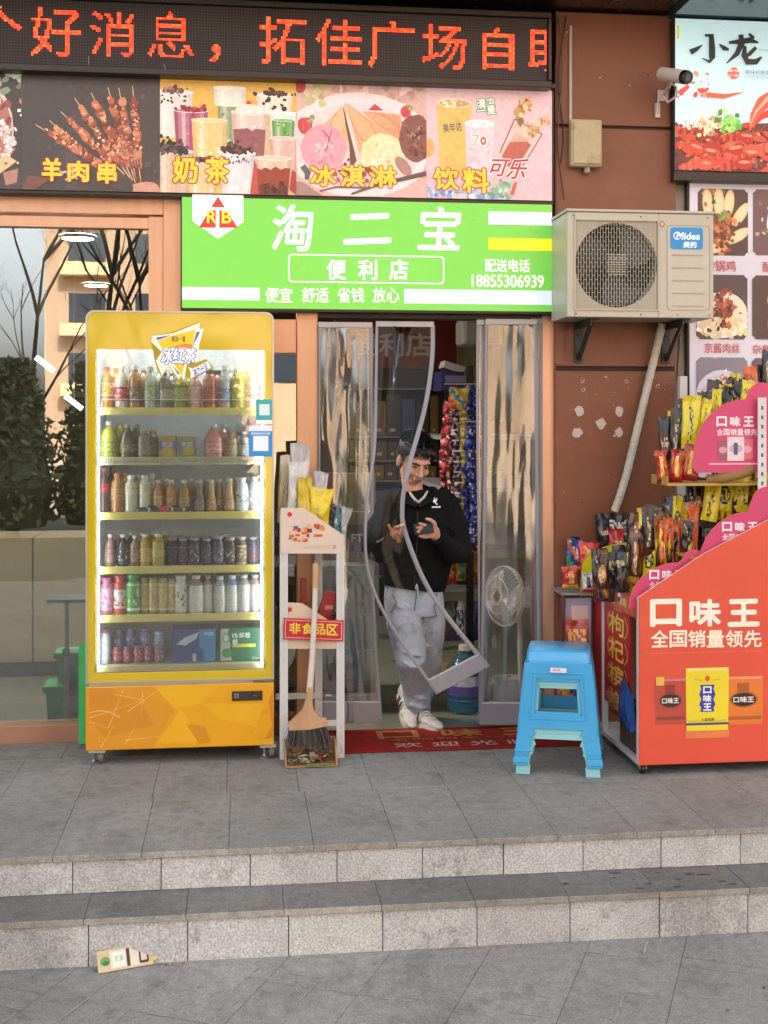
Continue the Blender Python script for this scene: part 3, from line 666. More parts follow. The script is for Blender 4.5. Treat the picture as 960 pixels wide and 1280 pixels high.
A.disc(.82 * W, .28 * H, .03, .06, '#a97a70', 40); A.poly([(.0, 0), (.2 * W, 0), (.05 * W, .12 * H), (0, .12 * H)], '#9d7a72')
A.line([(.05 * W, .26 * H), (.09 * W, .2 * H), (.08 * W, .14 * H)], [.03, .035, .02], '#5d5450'); A.line([(.42 * W, .02 * H), (.6 * W, .1 * H), (W, .22 * H)], [.01, .018, .026], '#5b4240'); A.line([(.18 * W, .04 * H), (.3 * W, .08 * H), (.55 * W, .08 * H)], .009, '#6d5150')
A.scatter(40, lambda: (r.gauss(.42, .08) * W, r.gauss(.2, .05) * H), ['#a83040', '#c2475a', '#8b2433'], (.008, .02), rn=r)
yt(A, '冰淇淋', ((.11, .09, .3, .27), (.34, .09, .52, .27), (.56, .09, .765, .27)))
clipart(A).build('picture', BACKLIT, fs_, label='printed photo of ice cream cones')
# soft drinks
A = panel(533, 690, '#dcb6bc'); W = A.W
A.rect(0, 0, W, H * .25, '#d8b0b6'); A.disc(.02 * W, .45 * H, .03, .05, '#dca05f')
def glass(x0, x1, y0, y1, c, top_, tp=.8):
    m = (x0 + x1) / 2 * W; a = (x1 - x0) / 2 * W
    A.poly([(m - a * tp, y0 * H), (m + a * tp, y0 * H), (m + a, y1 * H), (m - a, y1 * H)], c); A.disc(m, y1 * H, a, a * .28, mixc(lin(c), lin('#ffffff'), .35)); A.disc(m, y1 * H - .003, a * .86, a * .2, top_)
    A.scatter(30, lambda: (m + r.uniform(-.7, .7) * a, (y0 + r.random() * (y1 - y0) * .9) * H), [c], (.008, .022), a=.18, rn=r)
glass(.08, .36, .2, .86, '#e3b25e', '#c99a62'); A.scatter(16, lambda: (r.gauss(.2, .05) * W, r.gauss(.86, .02) * H), ['#efd9b8', '#d8b184'], (.008, .016), rn=r)
A.text('美年达', .13 * W, .6 * H, .28 * W, .68 * H, '#54605e', .03, 0, 8)
glass(.3, .54, .22, .68, '#d6c3ca', '#e2d6da'); A.otext('7', .36 * W, .47 * H, .42 * W, .58 * H, '#c9b2b4', '#f0e6e6', .02, .08); A.otext('°', .43 * W, .49 * H, .47 * W, .56 * H, '#cf5a4c', '#f0e6e6', .03, .1)
A.otext('清凉', .4 * W, .82 * H, .54 * W, .91 * H, '#dce6d4', '#4e7a5c', .03, .1, rot=8); A.otext('一夏', .4 * W, .76 * H, .55 * W, .84 * H, '#cfe2cc', '#4e7a5c', .03, .1, rot=8)
gl = [(.58, .42), (.7, .73), (.92, .6), (.72, .25), (.62, .28)]
A.poly([(a * W, b * H) for a, b in gl], '#d9b9ae'); A.poly([(.6 * W, .4 * H), (.66 * W, .52 * H), (.8 * W, .53 * H), (.83 * W, .5 * H), (.72 * W, .3 * H), (.62 * W, .3 * H)], '#b5564a'); A.poly([(.66 * W, .52 * H), (.7 * W, .6 * H), (.83 * W, .55 * H), (.8 * W, .53 * H)], '#d6a392')
for a, b in zip(gl[:2], gl[1:3]): A.line([(a[0] * W, a[1] * H), (b[0] * W, b[1] * H)], .007, '#7d6a68')
A.line([(.92 * W, .6 * H), (.76 * W, .3 * H)], .006, '#7d6a68')
A.scatter(60, lambda: ((lambda t: ((.72 + .08 * t + r.gauss(0, .02)) * W, (.74 + .17 * t + r.gauss(0, .025)) * H))(r.random())), ['#c99b66', '#b27d4c', '#dab98a', '#8d5c3c'], (.008, .022), rn=r)
A.scatter(50, lambda: ((lambda t: ((.8 + .17 * t + r.gauss(0, .01)) * W, (.67 - .06 * math.sin(t * 6) + r.gauss(0, .015)) * H))(r.random())), ['#c99b66', '#b27d4c', '#dab98a'], (.006, .016), rn=r)
A.scatter(70, lambda: (r.uniform(0, .6) * W, abs(r.gauss(.03, .05)) * H), ['#7f96c2', '#a9b9d8', '#c8d2e4', '#6c84b8', '#d8b6ae'], (.01, .025), rn=r)
A.scatter(26, lambda: (r.gauss(.6, .045) * W, r.gauss(.09, .05) * H), ['#8fb59a', '#b5cdb6', '#6e9a7c'], (.01, .025), rn=r); A.poly([(.66 * W, .05 * H), (.7 * W, .16 * H), (.72 * W, .16 * H), (.69 * W, .04 * H)], '#c94f4c')
for ch, b in (('可', (.5, .21, .64, .36)), ('乐', (.65, .19, .8, .37))): A.otext(ch, b[0] * W, b[1] * H, b[2] * W, b[3] * H, '#c02c3c', '#f4e6e8', .02, .06, shear=.35)
yt(A, '饮料', ((.06, .08, .25, .27), (.29, .06, .49, .27)))
clipart(A).build('picture', BACKLIT, fs_, label='printed picture of soft drinks on pink')

# ------------------------------------------------------------------ green shop sign
YG = -.115
gx0, gx1 = X(227.5, YG), X(690, YG); gz1, gz0 = Z(247.5, YG, 458), Z(387, YG, 458)
gs = thing('shop_sign', 'bright green convenience store sign with white lettering over the door', 'sign', ((gx0 + gx1) / 2, YG, gz0))
q = MB(); q.box((gx0 - .008, YG + .012, gz0 - .016), (gx1 + .008, -.036, gz1 + .008)); q.build('box', SB, gs, bevel=.004)
GREEN = M('lit_green_face', attr=True, rough=.3, var=.03, vs_=3, emis=.09)
q = MB(); q.box((gx0, YG + .002, gz0), (gx1, -.05, gz1), '#6cbe48'); q.build('face', GREEN, gs)
A = Art((gx0, YG, gz0)); W, Hh = gx1 - gx0, gz1 - gz0
gp = lambda px, py: ((px - 227.5) / 462.5 * W, (388 - (py - (px - 458) * .0185 * (1 - (py - 250) / 260))) / 139.5 * Hh)
wh = '#dfe9f4'
def gt(s_, px0, py0, px1, py1, c=wh, b=.0, **k): a, d = gp(px0, py1), gp(px1, py0); A.text(s_, a[0], a[1], d[0], d[1], c, b, **k)
def gr(px0, py0, px1, py1, c): a, d = gp(px0, py1), gp(px1, py0); A.rect(a[0], a[1], d[0], d[1], c)
a, b = gp(240, 243), gp(302, 279); A.poly([(a[0], Hh), (b[0], Hh), b, gp(271, 300), (a[0], b[1])], '#dbe4ef')
A.poly([gp(248, 286), gp(295, 286), gp(271, 247)], '#c22a26')
gt('T', 260, 261, 281, 285, '#e9eef4', .012); gt('R', 258, 265, 269, 280, '#f2d33c', .02); gt('B', 276, 265, 287, 280, '#f2d33c', .02)
gt('淘', 338, 258, 386, 314, wh, .02, shear=.08); gt('二', 428, 270, 485, 304, wh, .03, shear=.14, rot=3); gt('宝', 521, 260, 572, 312, wh, .02, shear=.08)
a, b = gp(357, 354), gp(552, 321); A.rrect(a[0], a[1], b[0], b[1], .02, '#e8f2ee'); A.rrect(a[0] + .007, a[1] + .007, b[0] - .007, b[1] - .007, .015, '#6ec04a')
for ch, x0 in (('便', 405), ('利', 444), ('店', 483)): gt(ch, x0, 326, x0 + 23, 350, wh, .03)
gr(227.6, 361, 322, 376, '#cfdcec'); gr(501, 364, 689.5, 380, '#cfdcec'); gr(608, 266, 689.8, 281, '#dde8f2'); gr(608, 299, 689.8, 313, '#eae221')
for ch, x0 in zip('便宜舒适省钱放心', (329, 346, 374, 391, 418, 435, 462, 479)): gt(ch, x0, 361, x0 + 16, 379, '#e6f3e0', .022)
gt('配送电话', 604, 325, 661, 340, '#e6f3e0', .03); gt('18855306939', 587, 345, 679, 359, '#e9f5e4', .03)
A.build('lettering', GREEN, gs)

# ------------------------------------------------------------------ crayfish lightbox, glossy soffit over it, and dish menu board
YC = -.13
cx0, cx1 = X(844, YC), 3.3; cz1, cz0 = Z(25, YC, 900), Z(214, YC, 900)
cs_ = thing('crayfish_sign', 'pale blue lightbox with crayfish dish and dark brush lettering', 'sign', (2.8, YC, cz0))
q = MB(); q.box((cx0 - .006, YC + .004, cz0 - .055), (cx1, 0, cz0 - .002)); q.box((cx0 - .006, YC + .004, cz0 - .002), (cx0 - .0005, 0, cz1)); q.box((cx0, YC + .004, cz0), (cx1, -.01, cz1)); q.build('frame', SB, cs_, bevel=.004)
A = Art((cx0, YC, cz0)); W, Hc = cx1 - cx0, cz1 - cz0
cp = lambda px, py: (X(px, YC) - cx0, Z(py, YC, px) - cz0)
A.rect(0, 0, W, Hc, '#bfe0e6'); r = random.Random(4)
for i in range(26):
    x, y = r.uniform(0, W), r.uniform(.3 * Hc, Hc); A.line([(x + k * .03, y + .03 * math.sin(k * .9 + i)) for k in range(5)], .0016, '#a9cdd5')
A.scatter(60, lambda: (r.uniform(.0, W), r.uniform(0, .16) * Hc), ['#3a2422', '#2b1d20', '#5d2a26', '#472b35'], (.02, .06), rn=r)
A.poly([(0, 0), (W, 0), (W, .36 * Hc), (.3, .31 * Hc), (.17, .26 * Hc), (0, .22 * Hc)], '#5a2824')
A.scatter(120, lambda: (r.uniform(0, W), (r.random() ** 1.2) * .3 * Hc), ['#6a241e', '#7f2c22', '#4a1a18', '#a8543c', '#5d262c', '#8f5a44', '#c39a78', '#3b1412'], (.008, .024), .35, rn=r)
for i in range(30):
    x, y = r.uniform(0, W), r.uniform(.05, .26) * Hc; a_ = r.uniform(-.6, .3); A.line([(x, y), (x + .06 * math.cos(a_), y + .06 * math.sin(a_) + .01), (x + .13 * math.cos(a_), y + .13 * math.sin(a_))], [.016, .013, .003], r.choice(['#b8402e', '#cc5a42', '#93301f', '#c86a70']))
for i in range(11):      # whole crayfish: tail rings, back shell and claws
    x, y = (.06 + .115 * (i % 4) + .05 * (i // 4)) * W / .5 * .5, (.23 - .09 * (i // 4)) * Hc + r.uniform(-.01, .01); a_ = r.uniform(-.45, .3) + (math.pi if r.random() < .3 else 0); ca_, sa_ = math.cos(a_), math.sin(a_); cl = r.choice(['#a3261c', '#bd3a26', '#8c1f1c', '#c24a34']); S = r.uniform(1.35, 1.7); f = lambda u, v: (x + (u * ca_ - v * sa_) * S, y + (u * sa_ + v * ca_) * S)
    for k in range(6): A.disc(*f(-.03 - k * .013, -.004 * k), (.011 - .0008 * k) * S, (.022 - .0022 * k) * S, mixc(lin(cl), lin('#2a0a0a' if k % 2 else '#e89070'), .18), math.degrees(a_))
    A.disc(*f(.005, 0), .038 * S, .022 * S, cl, math.degrees(a_)); A.disc(*f(.008, .007), .024 * S, .006 * S, mixc(lin(cl), lin('#ffb090'), .45), math.degrees(a_))
    for s_ in (-1, 1):
        A.line([f(.02, .014 * s_), f(.05, .034 * s_), f(.078, .026 * s_)], [.008, .008, .010], cl); A.disc(*f(.094, .022 * s_), .024 * S, .011 * S, mixc(lin(cl), lin('#e87050'), .25), math.degrees(a_) - 18 * s_); A.line([f(.1, .022 * s_), f(.118, .017 * s_)], .002, '#3a0f0c')
        A.line([f(.035, .004 * s_), f(.075, .05 * s_), f(.1, .09 * s_)], .0018, '#c05a44')
        for k in range(3): A.line([f(-.005 + k * .012, .018 * s_), f(-.012 + k * .016, .045 * s_)], .003, cl)
A.scatter(46, lambda: (r.gauss(.2, .06), r.gauss(.3, .04) * Hc), ['#d9b58a', '#e6d0a6', '#c98c62'], (.008, .018), rn=r)
A.scatter(24, lambda: (r.gauss(.31, .028), r.gauss(.325, .03) * Hc), ['#5fa83a', '#86c456', '#3f7a2c', '#a3d070'], (.014, .032), .5, rn=r)
A.line([cp(936, 164), cp(942, 146), cp(952, 130), cp(972, 118)], [.006, .05, .075, .08], '#d8543c'); A.line([cp(936, 158), cp(944, 140), cp(960, 122)], [.003, .012, .02], '#f0a088'); A.line([cp(940, 160), cp(950, 147), cp(975, 135)], [.004, .03, .05], '#b83a2a')
A.line([cp(871, 112), cp(884, 119), cp(905, 121), cp(928, 116)], [.014, .03, .024, .003], '#d9583c'); A.line([cp(880, 116), cp(900, 117.5)], .006, '#ee9a78')
A.scatter(20, lambda: cp(r.uniform(846, 886), r.uniform(92, 122)), ['#d9644c', '#c8452f', '#e28a70'], (.005, .016), .4, rn=r); A.line([cp(848, 118), cp(860, 108)], [.03, .02], '#cf4a32')
def brush(strokes, c='#22232d'):
    for st in strokes:
        # dense the stroke for a soft brush edge
        A.line([cp(p[0], p[1]) for p in st], [p[2] * .0045 for p in st], c)
brush([[(880, 45, 3), (888, 45, 7), (889, 60, 8), (889, 72, 8), (886, 78, 4), (876, 73, .6)], [(877, 57, 1), (870, 62, 5), (862, 66, 7)], [(898, 56, 1.5), (904, 61, 6), (910, 63, 3)]])
brush([[(910, 54, 3), (922, 53, 6), (936, 51, 7), (947, 54, 2)], [(925, 44, 6), (926, 55, 8), (920, 68, 6), (907, 80, 1)], [(930, 58, 4), (929, 70, 7), (933, 78, 8), (944, 78, 7), (951, 72, 2)], [(944, 60, 4), (936, 68, 5), (928, 74, 2)], [(935, 43, 3), (940, 48, 5), (942, 48, 2)]])
A.line([cp(947, 63), cp(975, 65)], .002, '#6f6a62')
A.blob(*cp(916, 92), .032, '#c9523f', 14, .06, 1.0, 0, r, True); A.text('美味', *cp(909, 91), *cp(923, 87), '#e8cfc4', .02); A.text('小龙', *cp(909, 97), *cp(923, 93), '#e8cfc4', .02)
A.text('美味虾鲜香', *cp(930, 93.5), *cp(962, 89), '#6c7a7e', .0); A.text('LONGXIA', *cp(932, 98), *cp(962, 95), '#9fb0b4', .0)
q_ = cp(845, 33), cp(848, 49); A.rect(q_[0][0], q_[1][1], q_[1][0], q_[0][1], '#d8c23a')
for v in A.v: v.z = min(max(v.z, cz0), cz1); v.x = min(max(v.x, cx0), cx1)
A.build('picture', M('backlit_pale', attr=True, rough=.35, var=.03, emis=.1), cs_)
aw = thing('glossy_soffit_panel', 'glossy blue grey panel overhanging the crayfish sign', 'canopy', (2.8, -.3, cz1))
q = MB(); q.box((X(846, -.2) + .004, -.75, cz1 + .012), (3.6, -.02, cz1 + .05), '#4a6266'); q.build('panel', M('glossy_blue_grey', '#3f5559', rough=.12, var=.06, spec=.9), aw)
YM = -.06
mx0, mx1 = X(862, YM), 3.2; mz1, mz0 = Z(222, YM, 900), Z(598, YM, 900)
ms = thing('menu_board', 'tall white board of dish photos with red captions', 'menu board', (2.8, YM, mz0))
q = MB(); q.box((mx0 - .012, YM + .004, mz0 - .01), (mx1, -.01, mz1 + .01)); q.build('frame', SB, ms, bevel=.003)
A = Art((mx0, YM, mz0)); mp_ = lambda px, py: (X(px, YM) - mx0, Z(py, YM, px) - mz0)
A.rect(0, 0, mx1 - mx0, mz1 - mz0, '#cdc7d2')
def dish(px0, py0, px1, py1, bg, fn):
    a, b = mp_(px0, py1), mp_(px1, py0); c_ = .02
    A.poly([(a[0] + c_, a[1]), (b[0] - c_, a[1]), (b[0] - c_ * .6, a[1] + c_ * .6), (b[0], a[1] + c_), (b[0], b[1] - c_), (b[0] - c_ * .6, b[1] - c_ * .6), (b[0] - c_, b[1]), (a[0] + c_, b[1]), (a[0] + c_ * .6, b[1] - c_ * .6), (a[0], b[1] - c_), (a[0], a[1] + c_), (a[0] + c_ * .6, a[1] + c_ * .6)], bg)
    n0 = len(A.v); fn(lambda u, v: (a[0] + (b[0] - a[0]) * u, a[1] + (b[1] - a[1]) * v))
    ao, bo = A.o + A.u * a[0] + A.w * a[1], A.o + A.u * b[0] + A.w * b[1]
    for v in A.v[n0:]: v.x = min(max(v.x, ao.x), bo.x); v.z = min(max(v.z, ao.z), bo.z)
def d1(f):
    A.scatter(12, lambda: f(r.uniform(.1, .5), r.uniform(.92, 1)), ['#b58a3c', '#8a5a2c'], (.01, .02), rn=r)
    for (u, v, ro) in ((.2, .78, 4), (.42, .8, 0), (.62, .78, -8), (.85, .62, -35), (.8, .3, -60), (.2, .12, 80)): A.disc(*f(u, v), .03, .078, '#d9bb8c', ro); A.disc(*f(u, v), .02, .062, '#e2cba2', ro)
    A.scatter(110, lambda: f(r.gauss(.47, .13), r.gauss(.36, .15)), ['#9a4a2c', '#7b3420', '#b8663a', '#c98450', '#5d2a1c'], (.01, .022), rn=r); A.scatter(16, lambda: f(r.gauss(.5, .06), r.gauss(.6, .05)), ['#5a7a3a', '#7d9a54'], (.006, .014), rn=r)
def d2(f):
    A.disc(*f(.75, .48), .14, .155, '#ddd8da'); A.disc(*f(.75, .48), .125, .14, '#8a7a4a'); A.scatter(110, lambda: f(r.gauss(.75, .3), r.gauss(.48, .2)), ['#a89a62', '#c8b88a', '#6b7a44', '#8a6a3a', '#d8ccb0'], (.008, .018), rn=r)
def d3(f):
    A.disc(*f(.5, .3), .15, .1, '#dfd9dc'); A.disc(*f(.52, .4), .14, .12, '#e0d2b8'); A.scatter(40, lambda: f(r.gauss(.5, .25), r.gauss(.18, .07)), ['#e2d3ae', '#d3c094', '#ece0c4'], (.02, .04), .3, rn=r)
    A.scatter(110, lambda: f(r.gauss(.52, .12), r.gauss(.48, .13)), ['#8a3a2c', '#a34c38', '#6b2a22', '#b8604a', '#54201b'], (.008, .02), .4, rn=r)
def d4(f):
    for u, v in ((.5, .6), (.9, .7), (.5, .25), (.9, .3)): A.blob(*f(u, v), .06, '#d9c98a', 14, .08, 1, 0, r, True); A.blob(*f(u - .05, v + .06), .035, '#e6daa8', 12, .1, 1, 0, r, True)
def d5(f):
    A.disc(*f(.5, .35), .16, .17, '#c6bfc9'); A.disc(*f(.5, .3), .14, .14, '#b9a9a4')
    A.scatter(150, lambda: f(r.gauss(.5, .17), .18 + abs(r.gauss(.15, .2))), ['#cfc09a', '#9aa35c', '#b5584a', '#e0d3b4', '#d08a7a', '#6f8a42', '#c8aa72'], (.008, .022), .35, rn=r)
def d6(f):
    A.disc(*f(.9, .3), .14, .15, '#d5ced6'); A.scatter(90, lambda: f(r.gauss(.7, .2), r.gauss(.35, .12)), ['#5d7a3a', '#b5483a', '#3f5a2a', '#c9b48a'], (.01, .025), .3, rn=r)
dish(872, 237, 935, 319, '#4a3330', d1); dish(941, 238, 1004, 319, '#6a4a4e', d2); dish(870, 344, 934, 424, '#4d3a3c', d3); dish(940, 345, 1003, 424, '#4a3330', d4); dish(870, 447, 934, 530, '#7d7480', d5); dish(939, 448, 1002, 530, '#5a4b58', d6)
for s_, b in (('砂锅鸡', (880, 326, 919, 339)), ('酸菜鱼', (953, 328, 992, 340)), ('京酱肉丝', (880, 429, 924, 441)), ('杂粮馍', (940, 431, 976, 442)), ('铁板', (910, 597, 953, 616))):
    a, d = mp_(b[0], b[3]), mp_(b[2], b[1]); A.text(s_, a[0], a[1], d[0], d[1], '#b5403c', .012)
for v in A.v: v.x = min(max(v.x, mx0), mx1)
A.build('dish_pictures', M('menu_print', attr=True, rough=.35, var=.04, emis=.03), ms)
sg = thing('iron_plate_sign', 'small dark sign reading iron plate in red brush characters', 'sign', (2.8, -.05, Z(622, -.05, 920)))
q = MB(); q.box((X(900, -.05), -.046, Z(622, -.05, 920)), (3.0, -.012, Z(600, -.05, 920) - .012)); q.build('panel', M('sign_dark_panel', '#4a4448', rough=.4), sg)
A = Art((X(906, -.05), -.0465, Z(620, -.05, 920))); A.otext('铁板', .01, .012, .21, .085, '#c23038', '#e8d8d6', .02, .06); A.build('lettering', PRINT, sg)
# ------------------------------------------------------------------ yellow drinks fridge
YD, YB = -.50, -.05                       # door face, back
fx0, fx1 = X(107, YD), X(342.5, YD); fzt = Z(389, YD, 225); fzd = Z(852, YD, 225); fzl = Z(856, YD, 225); fzb = Z(935, YD, 225)
fcx = (fx0 + fx1) / 2
fz = lambda py, Y=YD: Z(py, Y, 225)
fgd = thing('drinks_fridge', 'tall yellow glass door drinks fridge with orange base panel', 'fridge', (fcx, (YD + YB) / 2, 0))
FY = M('fridge_yellow', '#c4a81c', rough=.25, var=.04, vs_=3, coat=.4)
YGL = M('yellow_back_painted_glass', '#c6aa14', rough=.08, var=.03, spec=.8, coat=.6)
RIM = M('silver_rim', '#b9b4a6', rough=.35, metal=.6, var=.06)
LINER = M('fridge_liner', '#e2e6e6', rough=.5, var=.04)
ORN = M('orange_print', attr=True, rough=.3, var=.04, vs_=6, coat=.3)
q = MB(); t = .035
q.box((fx0 + .012, YD + .06, fzb), (fx0 + .012 + t, YB, fzt - .01)); q.box((fx1 - .012 - t, YD + .06, fzb), (fx1 - .012, YB, fzt - .01)); q.box((fx0 + .012 + t, YB - .03, fzb), (fx1 - .012 - t, YB, fzt - .01)); q.box((fx0 + .012 + t, YD + .06, fzt - .05), (fx1 - .012 - t, YB - .03, fzt - .01)); q.box((fx0 + .012 + t, YD + .06, fzb), (fx1 - .012 - t, YB - .03, fzd - .02))
q.build('cabinet', FY, fgd, bevel=.004)
ix0, ix1 = X(121, YD), X(329, YD); iz0, iz1 = fz(836), fz(438)
q = MB(); e = .002
q.box((fx0 + .05, YB - .05, fzd), (fx1 - .05, YB - .032, fzt - .06)); q.box((fx0 + .048, YD + .055, fzd), (fx0 + .056, YB - .05, fzt - .06)); q.box((fx1 - .056, YD + .055, fzd), (fx1 - .048, YB - .05, fzt - .06)); q.box((fx0 + .05, YD + .055, fzd - .018), (fx1 - .05, YB - .05, fzd + .03)); q.box((fx0 + .05, YD + .1, fzt - .075), (fx1 - .05, YB - .05, fzt - .06))
q.build('liner', LINER, fgd)
# door: yellow bordered glass in a silver rim with rounded top corners
def outline(x0, x1, z0, z1, rt, rb=.004):
    p = []
    for (cx, cz, a0, rr) in ((x1 - rb, z0 + rb, -90, rb), (x1 - rt, z1 - rt, 0, rt), (x0 + rt, z1 - rt, 90, rt), (x0 + rb, z0 + rb, 180, rb)):
        p += [(cx + rr * math.cos(R(a0 + a)), cz + rr * math.sin(R(a0 + a))) for a in (0, 18, 36, 54, 72, 90)]
    return p
def ring(q, po, pi, y, d, c, matc=None):
    n = len(po)
    for k in range(n):
        m = (k + 1) % n; A_, B_, C_, D_ = po[k], po[m], pi[m], pi[k]
        q.add([(A_[0], y, A_[1]), (B_[0], y, B_[1]), (C_[0], y, C_[1]), (D_[0], y, D_[1])], [(0, 1, 2, 3)], c)
        q.add([(A_[0], y + d, A_[1]), (B_[0], y + d, B_[1]), (C_[0], y + d, C_[1]), (D_[0], y + d, D_[1])], [(3, 2, 1, 0)], c)
        q.add([(A_[0], y, A_[1]), (B_[0], y, B_[1]), (B_[0], y + d, B_[1]), (A_[0], y + d, A_[1])], [(3, 2, 1, 0)], c, True)
        q.add([(D_[0], y, D_[1]), (C_[0], y, C_[1]), (C_[0], y + d, C_[1]), (D_[0], y + d, D_[1])], [(0, 1, 2, 3)], c, True)
po = outline(fx0, fx1, fzd, fzt, .04); pr = outline(fx0 + .009, fx1 - .009, fzd + .007, fzt - .008, .034); pin = outline(ix0 - .012, ix1 + .012, iz0 - .012, iz1 + .004, .012, .012)
door = MB(); ring(door, po, pr, YD - .004, .052, '#ffffff'); dr = door.build('door', RIM, fgd)
q = MB(); ring(q, pr, pin, YD, .012, '#b59a0c'); q.build('yellow_border', YGL, dr)
q = MB(); q.prism([p for p in pin], (0, YD + .003, 0), (1, 0, 0), (0, 0, 1), (0, .005, 0)); q.build('pane', sheet('fridge_glass', '#f2f6f6', refl=.06, bump=.02, bs=2.5, haze=.055, hazec='#e0e0dc', gcol='#fff4e2'), dr)
for sgn, xx in ((1, ix0), (-1, ix1)):
    q = MB(); q.box((xx - .003, YD + .016, iz0), (xx + .003, YD + .028, iz1 - .005)); q.build('light_strip', lamp_mat('fridge_strip_light', '#eef4ff', .19), fgd)
q = MB(); q.box((ix0 + .05, YD + .1, fzt - .09), (ix1 - .05, YD + .13, fzt - .078)); q.build('light_strip', lamp_mat('fridge_top_light', '#f2f4ff', 6), fgd)
for xx in (fx0 + .057, fx1 - .062):
    q = MB(); q.box((xx, YD + .012, iz0), (xx + .005, YD + .030, iz1)); q.build('light_strip', lamp_mat('fridge_side_light', '#f2f4ff', 5), fgd)
# base
A = Art((fx0, YD - .001, fzb)); bw, bh = fx1 - fx0, fzl - fzb
q = MB(); q.box((fx0, YD, fzb), (fx1, YD + .03, fzl), '#d99a12'); bp_ = q.build('base_panel', ORN, fgd, bevel=.004)
for pts, c in (([(0, .0), (.35, .0), (.47, .62), (.36, .98), (0, .98)], '#d08d22'), ([(.1, .2), (.36, .38), (.3, .7), (.13, .98), (.02, .98), (.02, .5)], '#c98320'), ([(.36, .98), (.47, .62), (.62, .7), (.7, .98)], '#dba414'), ([(.38, .1), (.5, .62), (.62, .08)], '#e0a51a'), ([(.53, .38), (.63, .33), (.66, .08), (.6, .05)], '#c9851e'), ([(.82, .56), (.97, .6), (.97, .5), (.84, .5)], '#cf921c'), ([(.95, .1), (1, .12), (1, .9), (.97, .7), (.99, .3)], '#c97a1a'), ([(.62, .7), (.95, .66), (.9, .3), (.7, .45)], '#dda317')):
    A.poly([(min(max(a, .004), .996) * bw, min(max(b, .006), .994) * bh) for a, b in pts], c)
for a, b in (((.02, .52), (.28, .75)), ((.15, .88), (.32, .76)), ((.22, .6), (.4, .96)), ((.3, .9), (.29, .55)), ((.12, .35), (.2, .98)), ((.02, .46), (.12, .34)), ((.08, .05), (.15, .4)), ((.2, .15), (.4, .2)), ((.21, .1), (.26, .35))):
    A.line([(a[0] * bw, a[1] * bh), (b[0] * bw, b[1] * bh)], [.0035, .001], '#e7b865')
A.line([((.02 + .16 * k / 8) * bw, (.6 + .06 * math.sin(k * .4) - .012 * k * .9) * bh) for k in range(9)], .005, '#e3b169')
for xx in (.07, .93): A.rect(xx * bw - .007, .1 * bh, xx * bw + .007, .22 * bh, '#c58a24'); A.rect(xx * bw - .004, .12 * bh, xx * bw + .004, .22 * bh, '#d79d2c')
A.build('panel_print', ORN, bp_)
a, b = P(290, 876, YD), P(328, 863, YD)
q = MB(); q.box((a.x, YD - .007, a.z), (b.x, YD - .0015, b.z)); cp_ = q.build('control_panel', M('control_plastic', '#352c27', rough=.35), fgd, bevel=.002)
A = Art((a.x, YD - .0073, a.z)); A.rect(.012, .015, .032, .036, '#8b8a86'); A.rect(.016, .019, .028, .032, '#4a4643'); A.disc(.095, .025, .007, .007, '#141210'); A.rect(.103, .023, .12, .027, '#6c6863'); A.build('button', PRINT_MATTE, cp_)
# gap between door and base, with the hinge
q = MB(); q.box((fx0 + .014, YD + .02, fzl - .0), (fx1 - .014, YD + .05, fzd), '#d8d4cc'); q.build('gap_strip', M('gap_white', '#cfcac0', rough=.5), fgd)
q = MB(); q.box((fx1 - .1, YD - .001, fzl + .003), (fx1 - .004, YD + .03, fzd - .004)); q.build('hinge', M('hinge_steel', '#8d8a88', rough=.35, metal=.8), fgd, bevel=.001)
CH = M('caster_steel', '#8f8b85', rough=.4, metal=.7)
for px, y in ((122, YD + .05), (335, YD + .05), (134, YB - .06), (326, YB - .06)):
    x = X(px, YD + .05); c_ = MB(); c_.box((x - .04, y - .03, fzb - .018), (x + .04, y + .03, fzb - .002)); ca_ = c_.build('caster_plate', M('caster_white', '#b8b3ab', rough=.5), fgd, bevel=.002)
    q = MB(); q.lathe([(.026, -.012), (.03, -.008), (.03, .008), (.026, .012)], (x + .018, y, .0315), 18, '#2c2a28', axis='x'); q.build('wheel', M('caster_wheel', '#6d6963', rough=.5), ca_)
    q = MB(); q.cyl((x - .018, y - .006, .004), (x - .018, y - .006, fzb - .017), .007); q.lathe([(.03, 0), (.03, .006), (.012, .012), (.008, .02)], (x - .018, y - .006, .001), 14); q.box((x + .005, y - .016, .028), (x + .032, y + .016, fzb - .017)); q.build('foot', CH, ca_)
# shelves
SHM = M('cream_shelf_edge', '#f2e27e', rough=.35, var=.05)
WIRE = M('white_wire', '#d5d6d4', rough=.4)
lev = [(516, 0), (578, 1), (646, 0), (713, 0), (773, 0)]
base = []
for py, kind_ in lev:
    z = fz(py - 5, YD + .06); base.append(z)
    q = MB(); q.box((ix0 - .01, YD + .05, z - .022), (ix1 + .01, YB - .055, z - .012)); sh = q.build('shelf', sheet('fridge_shelf_glass', '#eef2f2', refl=.03), fgd)
    if kind_ == 0:
        q = MB(); q.box((ix0 + .004, YD + .034, z - .03), (ix1 - .004, YD + .048, z + .006), '#d9c56c'); q.build('shelf_edge', SHM, sh, bevel=.002)
    else:
        q = MB(); q.box((ix0, YD + .034, z - .03), (ix1, YD + .046, z - .022)); q.box((ix0, YD + .034, z + .002), (ix1, YD + .046, z + .008))
        for k in range(60): x = ix0 + (ix1 - ix0) * (k + .5) / 60; q.box((x - .0045, YD + .036, z - .023), (x + .0045, YD + .044, z + .003))
        q.build('shelf_edge', M('cream_wire', '#d6d3ac', rough=.4), sh)
zq = base[0]; q = MB()
